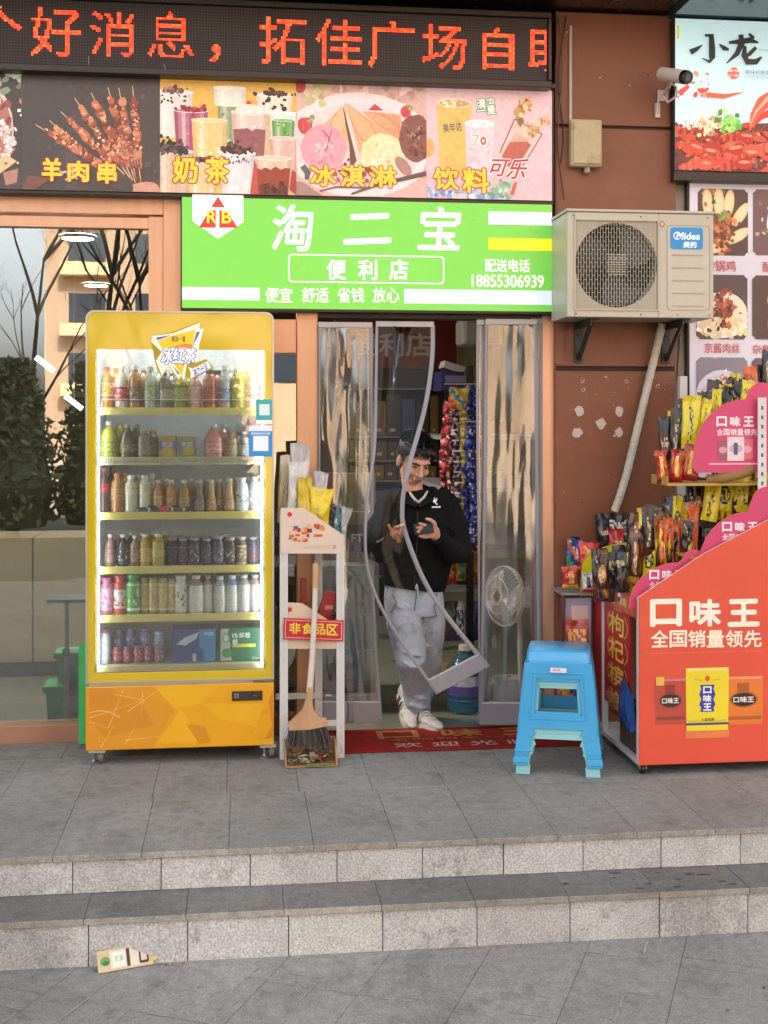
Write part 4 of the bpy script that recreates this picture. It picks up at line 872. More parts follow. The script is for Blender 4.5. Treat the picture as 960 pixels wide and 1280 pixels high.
q.tube([(ix0 + .02, YD + .04, zq + .012), (ix0 + .02, YD + .04, zq + .045), (ix1 - .06, YD + .04, zq + .045), (ix1 - .06, YD + .04, zq + .012)], .002, 6); q.build('guard_rail', WIRE, fgd)
zbot = fz(829, YD + .06); base.append(zbot)
q = MB(); q.box((ix0 - .006, YD + .03, zbot - .03), (ix1 + .006, YD + .048, zbot)); q.box((ix0 - .01, YD + .05, zbot - .012), (ix1 + .01, YB - .055, zbot - .002)); q.build('shelf', M('pale_shelf_edge', '#e6d9a4', rough=.4), fgd, bevel=.002)
# iced-tea emblem on the door and two payment stickers
em = MB()
A = Art((0, YD - .0035, 0)); ep = lambda px, py: (X(px, YD), fz(py))
E_ = lambda pts, c: A.poly([ep(*p) for p in pts], c)
f_ = lambda a, b: (180 + a * 90 / 960, 395 + b * 90 / 960)     # zoomed crop pixel to photo pixel
E_([f_(*p) for p in ((90, 330), (200, 250), (380, 215), (755, 70), (740, 150), (800, 170), (730, 395), (735, 600), (660, 650), (560, 800), (540, 880), (440, 850), (330, 660), (230, 830), (150, 620))], '#a68f0e')
E_([f_(*p) for p in ((110, 270), (390, 232), (752, 82), (738, 165), (800, 168), (735, 385), (728, 640), (580, 600), (535, 860), (490, 800), (465, 850), (330, 650), (240, 800), (160, 600), (235, 480), (95, 345))], '#f3f0d8')
E_([f_(*p) for p in ((180, 335), (390, 260), (690, 180), (640, 420), (240, 430))], '#efc626'); E_([f_(*p) for p in ((320, 425), (560, 365), (655, 385), (640, 425))], '#e8872c'); E_([f_(*p) for p in ((390, 620), (560, 585), (500, 800))], '#f0c51f'); E_([f_(*p) for p in ((470, 600), (560, 585), (530, 680))], '#e98c2e')
for u_ in ((160, 290, 370, 255, 180, 325), (700, 215, 750, 205, 645, 415), (370, 650, 470, 760, 460, 790)): E_([f_(u_[0], u_[1]), f_(u_[2], u_[3]), f_(u_[4], u_[5])], '#3c5aa8')
b0, b1 = ep(*f_(235, 640)), ep(*f_(690, 430))
for i, ch in enumerate('冰红茶'):
    wd = (b1[0] - b0[0]) / 3; A.otext(ch, b0[0] + i * wd + .001, b0[1] + .004 - .004 * (i == 0), b0[0] + (i + 1) * wd - .001, b1[1], '#f4f8fc', '#2f62b8', .035, .1, shear=.12)
b0, b1 = ep(*f_(365, 345)), ep(*f_(555, 270)); A.text('清凉一夏', b0[0], b0[1], b1[0], b1[1], '#4f5a3a', .02)
E_([f_(*p) for p in ((590, 840), (560, 740), (640, 640), (830, 570), (930, 690), (720, 810))], '#a68f0e'); E_([f_(*p) for p in ((615, 838), (625, 760), (590, 680), (650, 700), (850, 600), (895, 685), (800, 740))], '#f0f0e0')
b0, b1 = ep(*f_(650, 800)), ep(*f_(860, 640)); A.text('冰力十足', b0[0], b0[1] + .008, b1[0], b1[1] - .006, '#3d6cb8', .04, rot=24)
A.build('emblem', M('sticker_print', attr=True, rough=.3, var=.02), dr)
A = Art((0, YD - .0036, 0)); 
def sr(px0, py0, px1, py1, c): a, b = ep(px0, py1), ep(px1, py0); A.rect(a[0], a[1], b[0], b[1], c)
sr(320, 499, 341, 525, '#28a3a2'); sr(324, 505, 337, 519, '#d9e2e4'); sr(320, 525, 341, 530, '#e8eaea')
A.build('sticker', M('sticker_print'), dr, label='small teal payment sticker')
A = Art((0, YD - .0036, 0)); sr(311, 532, 341, 539, '#dfe4ee'); sr(311, 539, 341, 571, '#1d87c9'); sr(316.5, 545, 335.5, 564, '#e4eaf0'); a, b = ep(314, 543.6), ep(338, 540.6); A.text('推荐使用手机付款', a[0], a[1], b[0], b[1], '#d5e8f4', .02)
A.build('sticker', M('sticker_print'), dr, label='larger blue payment sticker')

# ------------------------------------------------------------------ bottles, cans and cartons in the fridge
LIQ = M('drink_colours', attr=True, rough=.14, var=.03, vs_=20, spec=.6, coat=.3)
LBL = M('drink_label', attr=True, rough=.35, var=.05, vs_=30)
CAP = M('drink_cap', attr=True, rough=.35, var=.03)
def lbl_pattern(cols, seed):
    r_ = random.Random(seed); n = len(cols)
    tab = [[None] * 12 for _ in range(10)]
    for j in range(10):
        for i in range(12):
            c = cols[0]
            if n > 1 and (j in (0, 9)): c = cols[-1]
            elif n > 1 and r_.random() < .34 and 2 <= j <= 7: c = cols[1 + r_.randrange(n - 1)]
            tab[j][i] = jit(lin(c), .08, r_)
    return lambda u, v: tab[min(9, int(v * 10))][int(u * 12 * 2) % 12]
SHAPE = {
    'bottle': [(.0, .40), (.04, .47), (.3, .48), (.55, .48), (.66, .47), (.76, .36), (.84, .2), (.93, .19)],
    'wide':   [(.0, .44), (.04, .49), (.6, .49), (.74, .47), (.82, .36), (.88, .24), (.93, .23)],
    'taper':  [(.0, .46), (.04, .49), (.14, .49), (.45, .36), (.7, .28), (.85, .2), (.93, .19)],
    'can':    [(.0, .38), (.04, .46), (.09, .49), (.88, .49), (.94, .43), (.97, .42)],
    'slim':   [(.0, .44), (.03, .49), (.78, .49), (.84, .4), (.88, .36), (.93, .35)],
    'jug':    [(.0, .46), (.03, .49), (.45, .49), (.6, .47), (.78, .3), (.88, .15), (.93, .14)],
}
def bottle(x, y, z, wd, h, shape, body, cap, label, desc, cat='bottle', lab=(.2, .6), top_=None, group=None, seed=0):
    nm = {'can': 'drink_can', 'jug': 'drink_jug'}.get(shape, 'drink_bottle')
    pf = [(r_ * wd, t_ * h) for t_, r_ in SHAPE[shape]]; rad = lambda t_: next((a[1] + (b[1] - a[1]) * (t_ - a[0]) / (b[0] - a[0]) for a, b in zip(SHAPE[shape], SHAPE[shape][1:]) if a[0] <= t_ <= b[0]), .4) * wd
    cc = [lin(body)] * (len(pf) - 1)
    if top_: cc = [lin(top_) if i >= len(cc) - 3 else c for i, c in enumerate(cc)]
    q = MB(); q.lathe(pf, (x, y, z), 14, cols=cc)
    o = q.build(nm, LIQ); 
    # the mesh's own base becomes its origin
    for v in o.data.vertices: v.co -= Vector((x, y, z))
    o.location = (x, y, z); tag(o, desc, cat, group)
    def sub(q_, n_, m_):
        p_ = q_.build(n_, m_, o); return p_
    q = MB(); rr = pf[-1][0]
    if shape == 'can': q.lathe([(rr, .97 * h), (rr * 1.02, .985 * h), (rr * .9, .985 * h), (rr * .85, .972 * h)], (x, y, z), 14, cap)
    else: q.lathe([(rr * 1.25, .905 * h), (rr * 1.28, .985 * h), (rr * 1.15, h)], (x, y, z), 12, cap)
    sub(q, 'can_rim' if shape == 'can' else 'cap', CAP)
    if label:
        l0, l1 = lab; pat = lbl_pattern(label, seed); q = MB()
        q.grid(lambda u, v: (x + (rad(l0 + (l1 - l0) * v) + .0006) * math.cos(2 * math.pi * u), y + (rad(l0 + (l1 - l0) * v) + .0006) * math.sin(2 * math.pi * u), z + (l0 + (l1 - l0) * v) * h), 24, 10, pat)
        sub(q, 'wrapper', LBL)
    return o
ORD = ['leftmost', 'second', 'third', 'fourth', 'fifth', 'sixth', 'seventh', 'eighth', 'ninth', 'tenth', 'eleventh', 'twelfth', 'thirteenth', 'fourteenth', 'fifteenth', 'sixteenth', 'seventeenth', 'eighteenth', 'nineteenth', 'twentieth']
SHN = ['top', 'second', 'third', 'fourth', 'fifth', 'bottom']
def row(si, items, yb=None):
    """items: (pixel centre, pixel width, pixel top, shape, body, cap, label colours, words, label span, neck colour)"""
    n = 0
    for it in items:
        px, pw, pt, shp, body, cap_, lab, words_ = it[:8]; span = it[8] if len(it) > 8 else (.2, .6); tp_ = it[9] if len(it) > 9 else None; back = it[10] if len(it) > 10 else 0
        y = YD + .1 + back; x = X(px, y); wd = X(px + pw / 2, y) - X(px - pw / 2, y); h = Z(pt, y, px) - base[si]
        if si < 5 and rnd.random() < .85:
            rw_ = random.Random(int(px) + si).uniform(.45, .6); bottle(x + wd * rw_, y + .11, base[si] + .001, wd, h, shp, body, cap_, lab, f'{words_}, rear row behind {ORD[min(n, 19)]} one, {SHN[si]} fridge shelf', {'jug': 'jug', 'can': 'can'}.get(shp, 'bottle'), span, tp_, f'rear drinks on the {SHN[si]} fridge shelf', seed=int(px * 5 + si))
        place = ('leftmost' if n == 0 else ORD[n] + ' from the left') if n < 13 else 'far right'
        bottle(x, y, base[si] + .001 - .0, wd, h, shp, body, cap_, lab, f'{words_}, {place} on {SHN[si]} fridge shelf', {'can': 'can', 'jug': 'jug'}.get(shp, 'bottle'), span, tp_, f'drinks on the {SHN[si]} fridge shelf', seed=int(px * 7 + si)); n += 1
row(0, [(134, 16, 459, 'bottle', '#d98a22', '#d8622a', ['#e0a62e', '#2f7a86', '#d8d8c8'], 'orange juice bottle with orange cap', (.3, .62), '#e0a24a'),
        (152, 17, 457, 'bottle', '#c3beb4', '#ddd8d0', ['#c8485a', '#e3b8b8', '#8f2a3c'], 'clear bottle with pink red label', (.18, .5)),
        (169, 17, 457, 'bottle', '#a8763e', '#e2ddd4', ['#8a6a4a', '#b9a083', '#6a4a30'], 'amber tea bottle with white cap', (.15, .5)),
        (188, 17, 458, 'bottle', '#b7bda4', '#e2ddd4', ['#a9b88c', '#dcdcc6', '#7c9a60'], 'pale green bottle with white cap', (.18, .55)),
        (206, 16, 462, 'bottle', '#6e6a5c', '#d5d0c6', ['#b8b49c', '#7f8a5a'], 'dim clear bottle under the emblem', (.2, .5)),
        (225, 18, 464, 'bottle', '#8b9a3c', '#d5d0c6', ['#a9ad4a', '#c9cf8a', '#5f7a2a'], 'yellow green tea bottle', (.15, .6)),
        (244, 18, 466, 'bottle', '#c8998c', '#d9d4cc', ['#cf9a90', '#e2c2ba'], 'pale pink bottle', (.15, .6)),
        (262, 18, 462, 'wide', '#b3683e', '#4a3c34', ['#b8543a', '#d9a07a', '#8d3a2c'], 'red labelled tea bottle with dark cap', (.12, .55)),
        (281, 17, 457, 'bottle', '#aab2b0', '#e2ddd4', ['#5f87b8', '#b8cbdc', '#c98a9a'], 'clear bottle with blue label', (.12, .5)),
        (297, 17, 460, 'wide', '#b8b02a', '#e8e2c8', ['#c2ba34', '#d9d46a', '#8f9224'], 'bright yellow green bottle', (.2, .6)),
        (316, 17, 470, 'wide', '#c2c6bc', '#d9dcda', ['#d8ded2', '#b25a5a', '#8fb08a'], 'white labelled bottle', (.2, .6))])
row(1, [(136, 24, 527, 'jug', '#b7b23e', '#e2dcd0', ['#a9b04a', '#c5cb72', '#7f8d34'], 'large yellow green juice jug', (.15, .45)),
        (159, 20, 531, 'jug', '#5c5038', '#a8a05a', ['#8a7a4a', '#b09c6a', '#4a3a2a'], 'dark tea jug with yellowish cap', (.15, .45)),
        (180, 17, 538, 'wide', '#7d6e58', '#b5a88a', ['#a09080', '#8a7a6a'], 'brownish drink bottle', (.1, .5)),
        (267, 24, 531, 'jug', '#c77f78', '#dcd6ce', ['#d98f92', '#e8b8b4', '#b8525c'], 'large pink juice jug', (.12, .5)),
        (289, 17, 541, 'wide', '#a58c66', '#8a7a5a', ['#b09a70', '#8a744e'], 'tan tea bottle', (.1, .55)),
        (305, 15, 540, 'wide', '#7f8684', '#c0bcb0', ['#8fa0a0', '#b0b8b4'], 'greyish bottle behind the shelf end', (.1, .5)),
        (320, 15, 538, 'wide', '#8f9a98', '#b8b8b4', ['#a5b0ae', '#7d8886'], 'pale grey bottle', (.1, .5))])
row(2, [(130, 15, 585, 'bottle', '#4a2a26', '#b8342c', ['#a8242c', '#c94a4a', '#7a1a20'], 'dark cola bottle with red label', (.45, .66)),
        (147, 17, 592, 'wide', '#b07a42', '#c8683a', ['#b98a52', '#7f9a8a', '#a06a3a'], 'orange drink bottle', (.3, .65)),
        (164, 17, 594, 'wide', '#d2cdb6', '#e2ded4', ['#d5cda8', '#c0a878', '#dedad0'], 'cream milk bottle', (.5, .8)),
        (181, 16, 594, 'wide', '#d2cdb6', '#e2ded4', ['#d5cda8', '#c0a878', '#dedad0'], 'cream milk bottle', (.5, .8)),
        (198, 15, 600, 'bottle', '#b98246', '#dfd9cc', ['#c99a58', '#9a6a38', '#d9b880'], 'amber tea bottle', (.12, .5)),
        (214, 15, 600, 'bottle', '#c08a4c', '#dfd9cc', ['#d0a468', '#a87440'], 'amber tea bottle', (.12, .5)),
        (230, 15, 600, 'bottle', '#ad7c48', '#dfd9cc', ['#c09a64', '#8f6434'], 'amber tea bottle', (.12, .5)),
        (249, 17, 600, 'taper', '#70594a', '#cbc4b8', ['#8a7262', '#a8917c', '#5a4436'], 'tapered brown drink bottle', (.05, .4)),
        (264, 15, 600, 'taper', '#b8894e', '#dfd9cc', ['#c9a070', '#8a5a34'], 'tapered amber tea bottle', (.05, .4)),
        (274, 15, 599, 'taper', '#b8834a', '#dfd9cc', ['#c9a070', '#8a5a34'], 'tapered amber tea bottle', (.05, .4), None, .07),
        (287, 16, 598, 'taper', '#bd8a4e', '#dfd9cc', ['#c9a070', '#8a5a34'], 'tapered amber tea bottle', (.05, .4)),
        (303, 16, 597, 'wide', '#dfe2e2', '#e6e8e6', ['#dfe2e2', '#4f74a8', '#e6e8e8'], 'white yoghurt bottle with blue print', (.1, .6)),
        (319, 15, 596, 'wide', '#d9dfe0', '#e6e8e6', ['#d5dde2', '#84a8c8', '#e6e8e8'], 'white yoghurt bottle with faint blue print', (.1, .6))])
row(3, [(138, 15, 668, 'bottle', '#8d6f60', '#ddd6cc', ['#a07c6c', '#c0a090', '#6d5044'], 'pinkish brown coffee bottle', (.08, .6)),
        (154, 15, 668, 'bottle', '#2e2b2c', '#dcd8d0', ['#28282c', '#d8d8d6', '#3f3f44'], 'black bottle with white stripe', (.08, .6)),
        (169, 14, 669, 'bottle', '#8f705e', '#ddd6cc', ['#a5806c', '#c8a892', '#6f5242'], 'light brown coffee bottle', (.08, .6)),
        (182, 15, 667, 'wide', '#bf9a34', '#e2dccc', ['#caa446', '#d8bc6a'], 'mango yellow juice bottle', (.15, .55)),
        (198, 18, 667, 'wide', '#b8a93e', '#e2dccc', ['#c2b54a', '#cfc770'], 'wide yellow juice bottle', (.3, .5)),
        (215, 14, 672, 'slim', '#33303c', '#b5b2ae', ['#2f2e3a', '#8a5a5a', '#4a567a'], 'dark canned coffee with pale cap', (.02, .7)),
        (229, 13, 673, 'slim', '#2c2f42', '#a8a6a4', ['#2c2f42', '#6a6a78', '#8a4a4a'], 'dark canned coffee with grey cap', (.02, .7)),
        (243, 14, 672, 'slim', '#3a3844', '#b5b2ae', ['#2a2a38', '#c0b0a0', '#4a4a6a'], 'dark canned coffee with print', (.02, .7)),
        (258, 13, 673, 'slim', '#33343c', '#aaa6a0', ['#3a3f58', '#9a8a7a', '#22222a'], 'dark canned coffee with bluish print', (.02, .7)),
        (273, 14, 670, 'slim', '#4a4c5c', '#c0bcb6', ['#5a5f78', '#d0a090', '#39395a'], 'greyish blue canned drink', (.02, .7)),
        (288, 13, 672, 'slim', '#4a3c34', '#b5afa6', ['#52443a', '#c8b8a0', '#2a2220'], 'brown canned coffee', (.02, .7)),
        (302, 13, 671, 'slim', '#6f5a44', '#c0b8a8', ['#8a7254', '#d8c8a8'], 'tan canned coffee', (.02, .7)),
        (316, 13, 671, 'slim', '#5a5560', '#b0a8a0', ['#6a5f6a', '#b0583c', '#4a5a8a'], 'mixed colour canned drink', (.02, .7))])
row(4, [(133, 16, 722, 'slim', '#c77a98', '#c05a90', ['#d9a0b4', '#e0c8d0', '#b85a8a'], 'pink drink bottle', (.05, .8)),
        (150, 16, 719, 'slim', '#c24a34', '#b8302c', ['#d8d0cc', '#c8442c', '#b02a24'], 'red and white drink bottle', (.1, .7)),
        (167, 18, 718, 'slim', '#3c9a34', '#4aa83c', ['#3f9a38', '#6ab858', '#2f7a2c', '#d9e0d0'], 'bright green drink bottle', (.1, .8)),
        (181, 10, 722, 'can', '#b59a3a', '#b5b2a8', ['#b8a048', '#d0c068'], 'slim yellow can', (.1, .85)),
        (192, 13, 722, 'can', '#b8a668', '#b5b2a8', ['#c2b070', '#b08a2a', '#d8cc98'], 'yellow and silver can', (.1, .85)),
        (204, 13, 722, 'can', '#b8a668', '#b5b2a8', ['#c2b070', '#b08a2a', '#d8cc98'], 'yellow and silver can', (.1, .85)),
        (215, 12, 723, 'can', '#b09c58', '#b5b2a8', ['#bba860', '#a88630', '#d0c490'], 'yellow and silver can', (.1, .85)),
        (226, 16, 719, 'slim', '#d3d8cc', '#dfe0da', ['#d8ddd0', '#8aa06a', '#b05050', '#e4e6de'], 'white bottle with green print', (.05, .8)),
        (245, 19, 719, 'wide', '#d2d2c8', '#e0e2de', ['#dad9d0', '#d2d2ca'], 'white labelled milk drink with brown top', (.02, .56), '#8f6a62'),
        (260, 14, 719, 'wide', '#d2d2c8', '#e0e2de', ['#dad9d0', '#d2d2ca'], 'white labelled milk drink with pink top', (.02, .56), '#b07c72', .03),
        (275, 16, 720, 'wide', '#d0d2cc', '#e0e2de', ['#d6d8d2', '#cfd0ca'], 'white labelled milk drink with grey top', (.02, .56), '#8ea4ac'),
        (290, 16, 719, 'wide', '#d0d2cc', '#e0e2de', ['#d6d8d2', '#cfd0ca'], 'white labelled milk drink with blue top', (.02, .56), '#5a8ab0'),
        (305, 16, 718, 'wide', '#d0d2cc', '#e0e2de', ['#d6d8d2', '#cfd0ca'], 'white labelled milk drink with grey brown top', (.02, .56), '#9a9490'),
        (319, 16, 718, 'wide', '#d0d2cc', '#e0e2de', ['#d6d8d2', '#cfd0ca'], 'white labelled milk drink with rosy top', (.02, .56), '#b0948e')])
row(5, [(132, 13, 787, 'slim', '#b9c0c8', '#8f3a3a', ['#c2c8d0', '#a8b2c0'], 'pale grey can', (.05, .8)),
        (148, 14, 786, 'can', '#3a5a8a', '#b06a5a', ['#3f6aa0', '#c0a0a0', '#8a3a3a'], 'blue and red can', (.1, .85), None, .07),
        (164, 13, 785, 'can', '#35507f', '#a85a50', ['#3a5c94', '#c8b0a8', '#2a3a6a'], 'dark blue can', (.1, .85), None, .07),
        (182, 14, 785, 'can', '#3a64a4', '#b87a5a', ['#3a68ac', '#d0c0a8', '#a83a3a'], 'bright blue can', (.1, .85), None, .07),
        (199, 14, 789, 'slim', '#8fa6b8', '#a8bcc8', ['#9ab4c8', '#7f9ab0'], 'light blue can', (.2, .8), None, .07),
        (147, 12, 808, 'can', '#8a3248', '#8a4a54', ['#8f2f48', '#d0b0b4', '#6a1f34'], 'small maroon can at the front', (.08, .9)),
        (160, 12, 808, 'can', '#8a3248', '#8a4a54', ['#8f2f48', '#d0b0b4', '#6a1f34'], 'small maroon can at the front', (.08, .9)),
        (173, 12, 807, 'can', '#94344a', '#8a4a54', ['#9a3a50', '#d0b0b4', '#74243a'], 'small maroon can at the front', (.08, .9)),
        (186, 12, 807, 'can', '#8a3248', '#8a4a54', ['#8f2f48', '#d0b0b4', '#6a1f34'], 'small maroon can at the front', (.08, .9)),
        (199, 13, 807, 'can', '#8f5a70', '#9a7a84', ['#9a6a80', '#c8a8b8', '#7a4a60'], 'dusty pink can at the front', (.08, .9))])
def carton(px0, px1, pt, si, c, nm, desc, draw, back=0, dp=.14, cat='carton'):
    y = YD + .075 + back; x0, x1 = X(px0, y), X(px1, y); z0 = base[si] + .001; z1 = Z(pt, y, (px0 + px1) / 2)
    t_ = thing(nm, desc, cat, ((x0 + x1) / 2, y + dp / 2, z0)); q = MB(); q.box((x0, y, z0), (x1, y + dp, z1), c); q.build('box', LBL, t_, bevel=.003)
    A = Art((x0, y - .0004, z0)); draw(A, x1 - x0, z1 - z0); A.build('print', LBL, t_); return t_
def dw1(A, W, H):
    A.rect(.004, .004, W - .004, H - .004, '#2a4a96'); A.rect(W * .62, .004, W - .004, H - .004, '#2f8fd0'); A.poly([(W * .1, H * .55), (W * .3, H * .75), (W * .62, H * .9), (W * .55, H * .7), (W * .3, H * .5)], '#d8dde4'); A.poly([(W * .2, .004), (W * .5, H * .5), (W * .72, H * .35), (W * .72, .004)], '#34489a'); A.rect(W * .47, .004, W * .55, H * .25, '#c8ccd8'); A.text('牛奶', W * .72, H * .78, W * .94, H * .9, '#d8e8f4', .02)
def dw2(A, W, H):
    A.rect(.003, .003, W - .003, H - .003, '#1f7050'); A.poly([(.003, .003), (W * .3, .003), (W * .2, H * .3), (W * .26, H * .5), (W * .16, H * .75), (W * .22, H * .98), (.003, H * .98)], '#b8c4b8'); A.disc(W * .16, H * .25, W * .12, H * .14, '#3a9a48'); A.disc(W * .14, H * .7, W * .09, H * .16, '#8fae98'); A.disc(W * .14, H * .7, W * .05, H * .1, '#cfd8cc'); A.text('VB', W * .28, H * .7, W * .42, H * .84, '#dfe8dc', .03); A.text('鲜橙', W * .46, H * .7, W * .72, H * .86, '#dfe8dc', .02); A.rect(W * .3, H * .52, W * .42, H * .66, '#d0dcd4'); A.rect(W * .3, H * .42, W * .86, H * .52, '#d8cf3a'); A.text('250ml', W * .76, H * .04, W * .96, H * .12, '#a8c8b4', .01)
carton(215, 270, 786, 5, '#24498f', 'milk_carton', 'blue drinks carton on the bottom fridge shelf', dw1)
carton(275, 327, 785, 5, '#1f6a4c', 'drinks_carton', 'green drinks carton in bottom right corner of fridge', dw2)
def dw3(A, W, H): A.rect(.002, .002, W - .002, H - .002, '#b8a25a'); A.rect(.002, H * .35, W - .002, H * .75, '#5a78a8'); A.disc(W * .5, H * .3, W * .35, H * .2, '#d8bc4a'); A.text('果园', W * .2, H * .5, W * .8, H * .72, '#e8e0c8', .02)
def dw4(A, W, H): A.rect(.002, .002, W - .002, H - .002, '#a89660'); A.rect(.002, H * .3, W - .002, H * .8, '#7088a8'); A.disc(W * .6, H * .35, W * .3, H * .22, '#d0b85a'); A.text('茶园', W * .2, H * .55, W * .8, H * .76, '#e8e0c8', .02)
carton(198, 220, 545, 1, '#a8945a', 'juice_box', 'left juice box of two on second fridge shelf', dw3, .02, .07, 'juice box')
carton(222, 245, 546, 1, '#a8945a', 'juice_box', 'right juice box of two on second fridge shelf', dw4, .02, .07, 'juice box')
q = MB(); y = YD + .062; x0, x1 = X(170, y), X(240, y)
q.grid(lambda u, v: (x0 + (x1 - x0) * u, y + .03 * (1 - math.cos(math.pi * v)) / 2 + .004, base[2] + .008 + .028 * math.sin(math.pi * v) ** .6 * (1 - abs(2 * u - 1) ** 6 * .6)), 24, 6, lambda u, v: '#c83a44' if .42 < u < .6 else ('#d0ccc4' if (int(u * 24) + int(v * 6)) % 5 == 0 else '#26242a'))
tag(q.build('snack_stick', LBL), 'black and red snack stick lying before third shelf bottles', 'snack')
# ------------------------------------------------------------------ air conditioner outdoor unit on brackets
YA, YAB = -.42, -.10
ACW = M('ac_cream_paint', '#b5ad9c', rough=.4, var=.05, vs_=3, dirt=[('#7f7667', 5, .6, .2, .35)])
ax0, ax1 = X(709, YA), X(892, YA); az0, az1 = Z(396, YA, 709), Z(264.5, YA, 709)
ac = thing('air_conditioner', 'cream wall mounted air conditioner outdoor unit with round fan grille', 'air conditioner', ((ax0 + ax1) / 2, -.25, az0))
q = MB(); aw_, ah = ax1 - ax0, az1 - az0
gx = lambda u: ax0 + aw_ * u; gz_ = lambda v: az0 + ah * v
fcx_, fcz, fr_ = gx(.335), gz_(.50), ah * .405
# front face with a round opening behind the grille
n = 40; circ = [(fcx_ + fr_ * math.cos(2 * math.pi * k / n), fcz + fr_ * math.sin(2 * math.pi * k / n)) for k in range(n)]
def sq(p):      # the point on the grille recess square in the direction of p
    dx, dz = p[0] - fcx_, p[1] - fcz; k = min((gx(.62) - fcx_) / abs(dx) if abs(dx) > 1e-6 else 9e9, (gz_(.93) - fcz) / abs(dz) if abs(dz) > 1e-6 else 9e9); return (fcx_ + dx * k, fcz + dz * k)
so = [sq(p) for p in circ]
for k in range(n):
    m = (k + 1) % n; q.add([(so[k][0], YA + .006, so[k][1]), (so[m][0], YA + .006, so[m][1]), (circ[m][0], YA + .006, circ[m][1]), (circ[k][0], YA + .006, circ[k][1])], [(0, 1, 2, 3)])
    q.add([(circ[k][0], YA + .006, circ[k][1]), (circ[m][0], YA + .006, circ[m][1]), (circ[m][0], YA + .1, circ[m][1]), (circ[k][0], YA + .1, circ[k][1])], [(0, 1, 2, 3)])
x0_, x1_, z0_, z1_ = fcx_ - (gx(.62) - fcx_), gx(.62), fcz - (gz_(.93) - fcz), gz_(.93)
q.box((ax0, YA, az0), (x0_, YA + .02, az1)); q.box((x1_, YA, az0), (ax1, YA + .02, az1)); q.box((x0_, YA, az0), (x1_, YA + .02, z0_)); q.box((x0_, YA, z1_), (x1_, YA + .02, az1))
q.box((ax0, YA + .02, az0), (ax0 + .012, YAB, az1 - .002)); q.box((ax1 - .012, YA + .02, az0), (ax1, YAB, az1 - .002)); q.box((ax0 + .012, YA + .02, az0), (ax1 - .012, YAB, az0 + .012)); q.box((ax0 + .012, YAB - .01, az0 + .012), (ax1 - .012, YAB, az1 - .01))
q.box((ax0 - .006, YA - .006, az1 + .0015), (ax1 + .006, YAB, az1 + .016))
cas = q.build('casing', ACW, ac, bevel=.004)
q = MB(); q.box((ax0 + .02, YA + .1, az0 + .02), (ax1 - .02, YAB - .02, az1 - .02)); q.build('coil', M('ac_dark_inside', '#1d1b1a', rough=.7), ac)
q = MB()
for k in range(3):
    a0 = R(20 + 120 * k)
    q.grid(lambda u, v: (fcx_ + (.03 + (fr_ - .04) * v) * math.cos(a0 + (u - .5) * 1.25 + v * .5), YA + .05 + (u - .5) * .04, fcz + (.03 + (fr_ - .04) * v) * math.sin(a0 + (u - .5) * 1.25 + v * .5)), 6, 6, '#4c4a47')
q.lathe([(.05, -.02), (.05, .02), (.03, .03)], (fcx_, YA + .055, fcz), 18, '#55524e', axis='y'); q.build('fan', M('ac_fan_grey', '#3d3b39', rough=.5), ac)
GRL = M('ac_grille_wire', '#b0a894', rough=.4)
q = MB(); s_ = .0145; rw_ = 0; z = z0_
xg = x0_ + .004
while xg < x1_:
    q.box((xg - .0011, YA - .004, z0_), (xg + .0011, YA - .0015, z1_)); xg += s_
z = z0_; i = 0
while z < z1_ - .001:
    xg = x0_ + .004; c_ = 0
    while xg + s_ < x1_ + .002:
        zz = z + (.022 if c_ % 2 else 0)
        if zz < z1_: q.box((xg + .001, YA - .0035, zz - .0012), (xg + s_ - .001, YA - .002, zz + .0012))
        xg += s_; c_ += 1
    z += .044
for (a_, b_) in (((x0_ - .004, z0_ - .003), (x1_ + .004, z0_ + .005)), ((x0_ - .004, z1_ - .005), (x1_ + .004, z1_ + .003)), ((x0_ - .004, z0_ + .0055), (x0_ + .004, z1_ - .0055)), ((x1_ - .004, z0_ + .0055), (x1_ + .004, z1_ - .0055))): q.box((a_[0], YA - .006, a_[1]), (b_[0], YA - .0008, b_[1]))
for k in range(9): q.box((fcx_ - .05, YA - .006, fcz - .05 + k * .0125), (fcx_ + .05, YA - .004, fcz - .047 + k * .0125))
q.build('grille', GRL, ac)
q = Art((ax0, YA - .0008, az0)); 
q.rrect(aw_ * .675, ah * .07, aw_ * .975, ah * .89, .02, '#8f8878'); q.rrect(aw_ * .682, ah * .078, aw_ * .968, ah * .882, .018, '#b9b1a0'); q.build('panel_groove', PRINT, ac)
q = MB()
for k in range(5):
    zz = gz_(.605 - .122 * k); q.box((gx(.71), YA - .0035, zz - .004), (gx(.93), YA - .0012, zz + .003))
q.build('rib', M('ac_rib', '#a39b8b', rough=.4), ac, bevel=.001)
A = Art((ax0, YA - .0022, az0)); A.rrect(aw_ * .70, ah * .66, aw_ * .925, ah * .87, .012, '#1787c6')
A.disc(aw_ * .748, ah * .79, .021, .021, '#e4f0f6'); A.disc(aw_ * .75, ah * .788, .0165, .0165, '#1787c6'); A.text('Midea', aw_ * .745, ah * .755, aw_ * .905, ah * .82, '#e9f3f8', .03, shear=.15); A.text('美的', aw_ * .79, ah * .675, aw_ * .88, ah * .735, '#e9f3f8', .03)
A.poly([(aw_ * .625, ah * .9), (aw_ * .645, ah * .935), (aw_ * .665, ah * .9), (aw_ * .645, ah * .865)], '#b5524c'); A.poly([(aw_ * .634, ah * .9), (aw_ * .645, ah * .92), (aw_ * .656, ah * .9), (aw_ * .645, ah * .88)], '#c9c0b0')
A.build('badge', PRINT, ac)
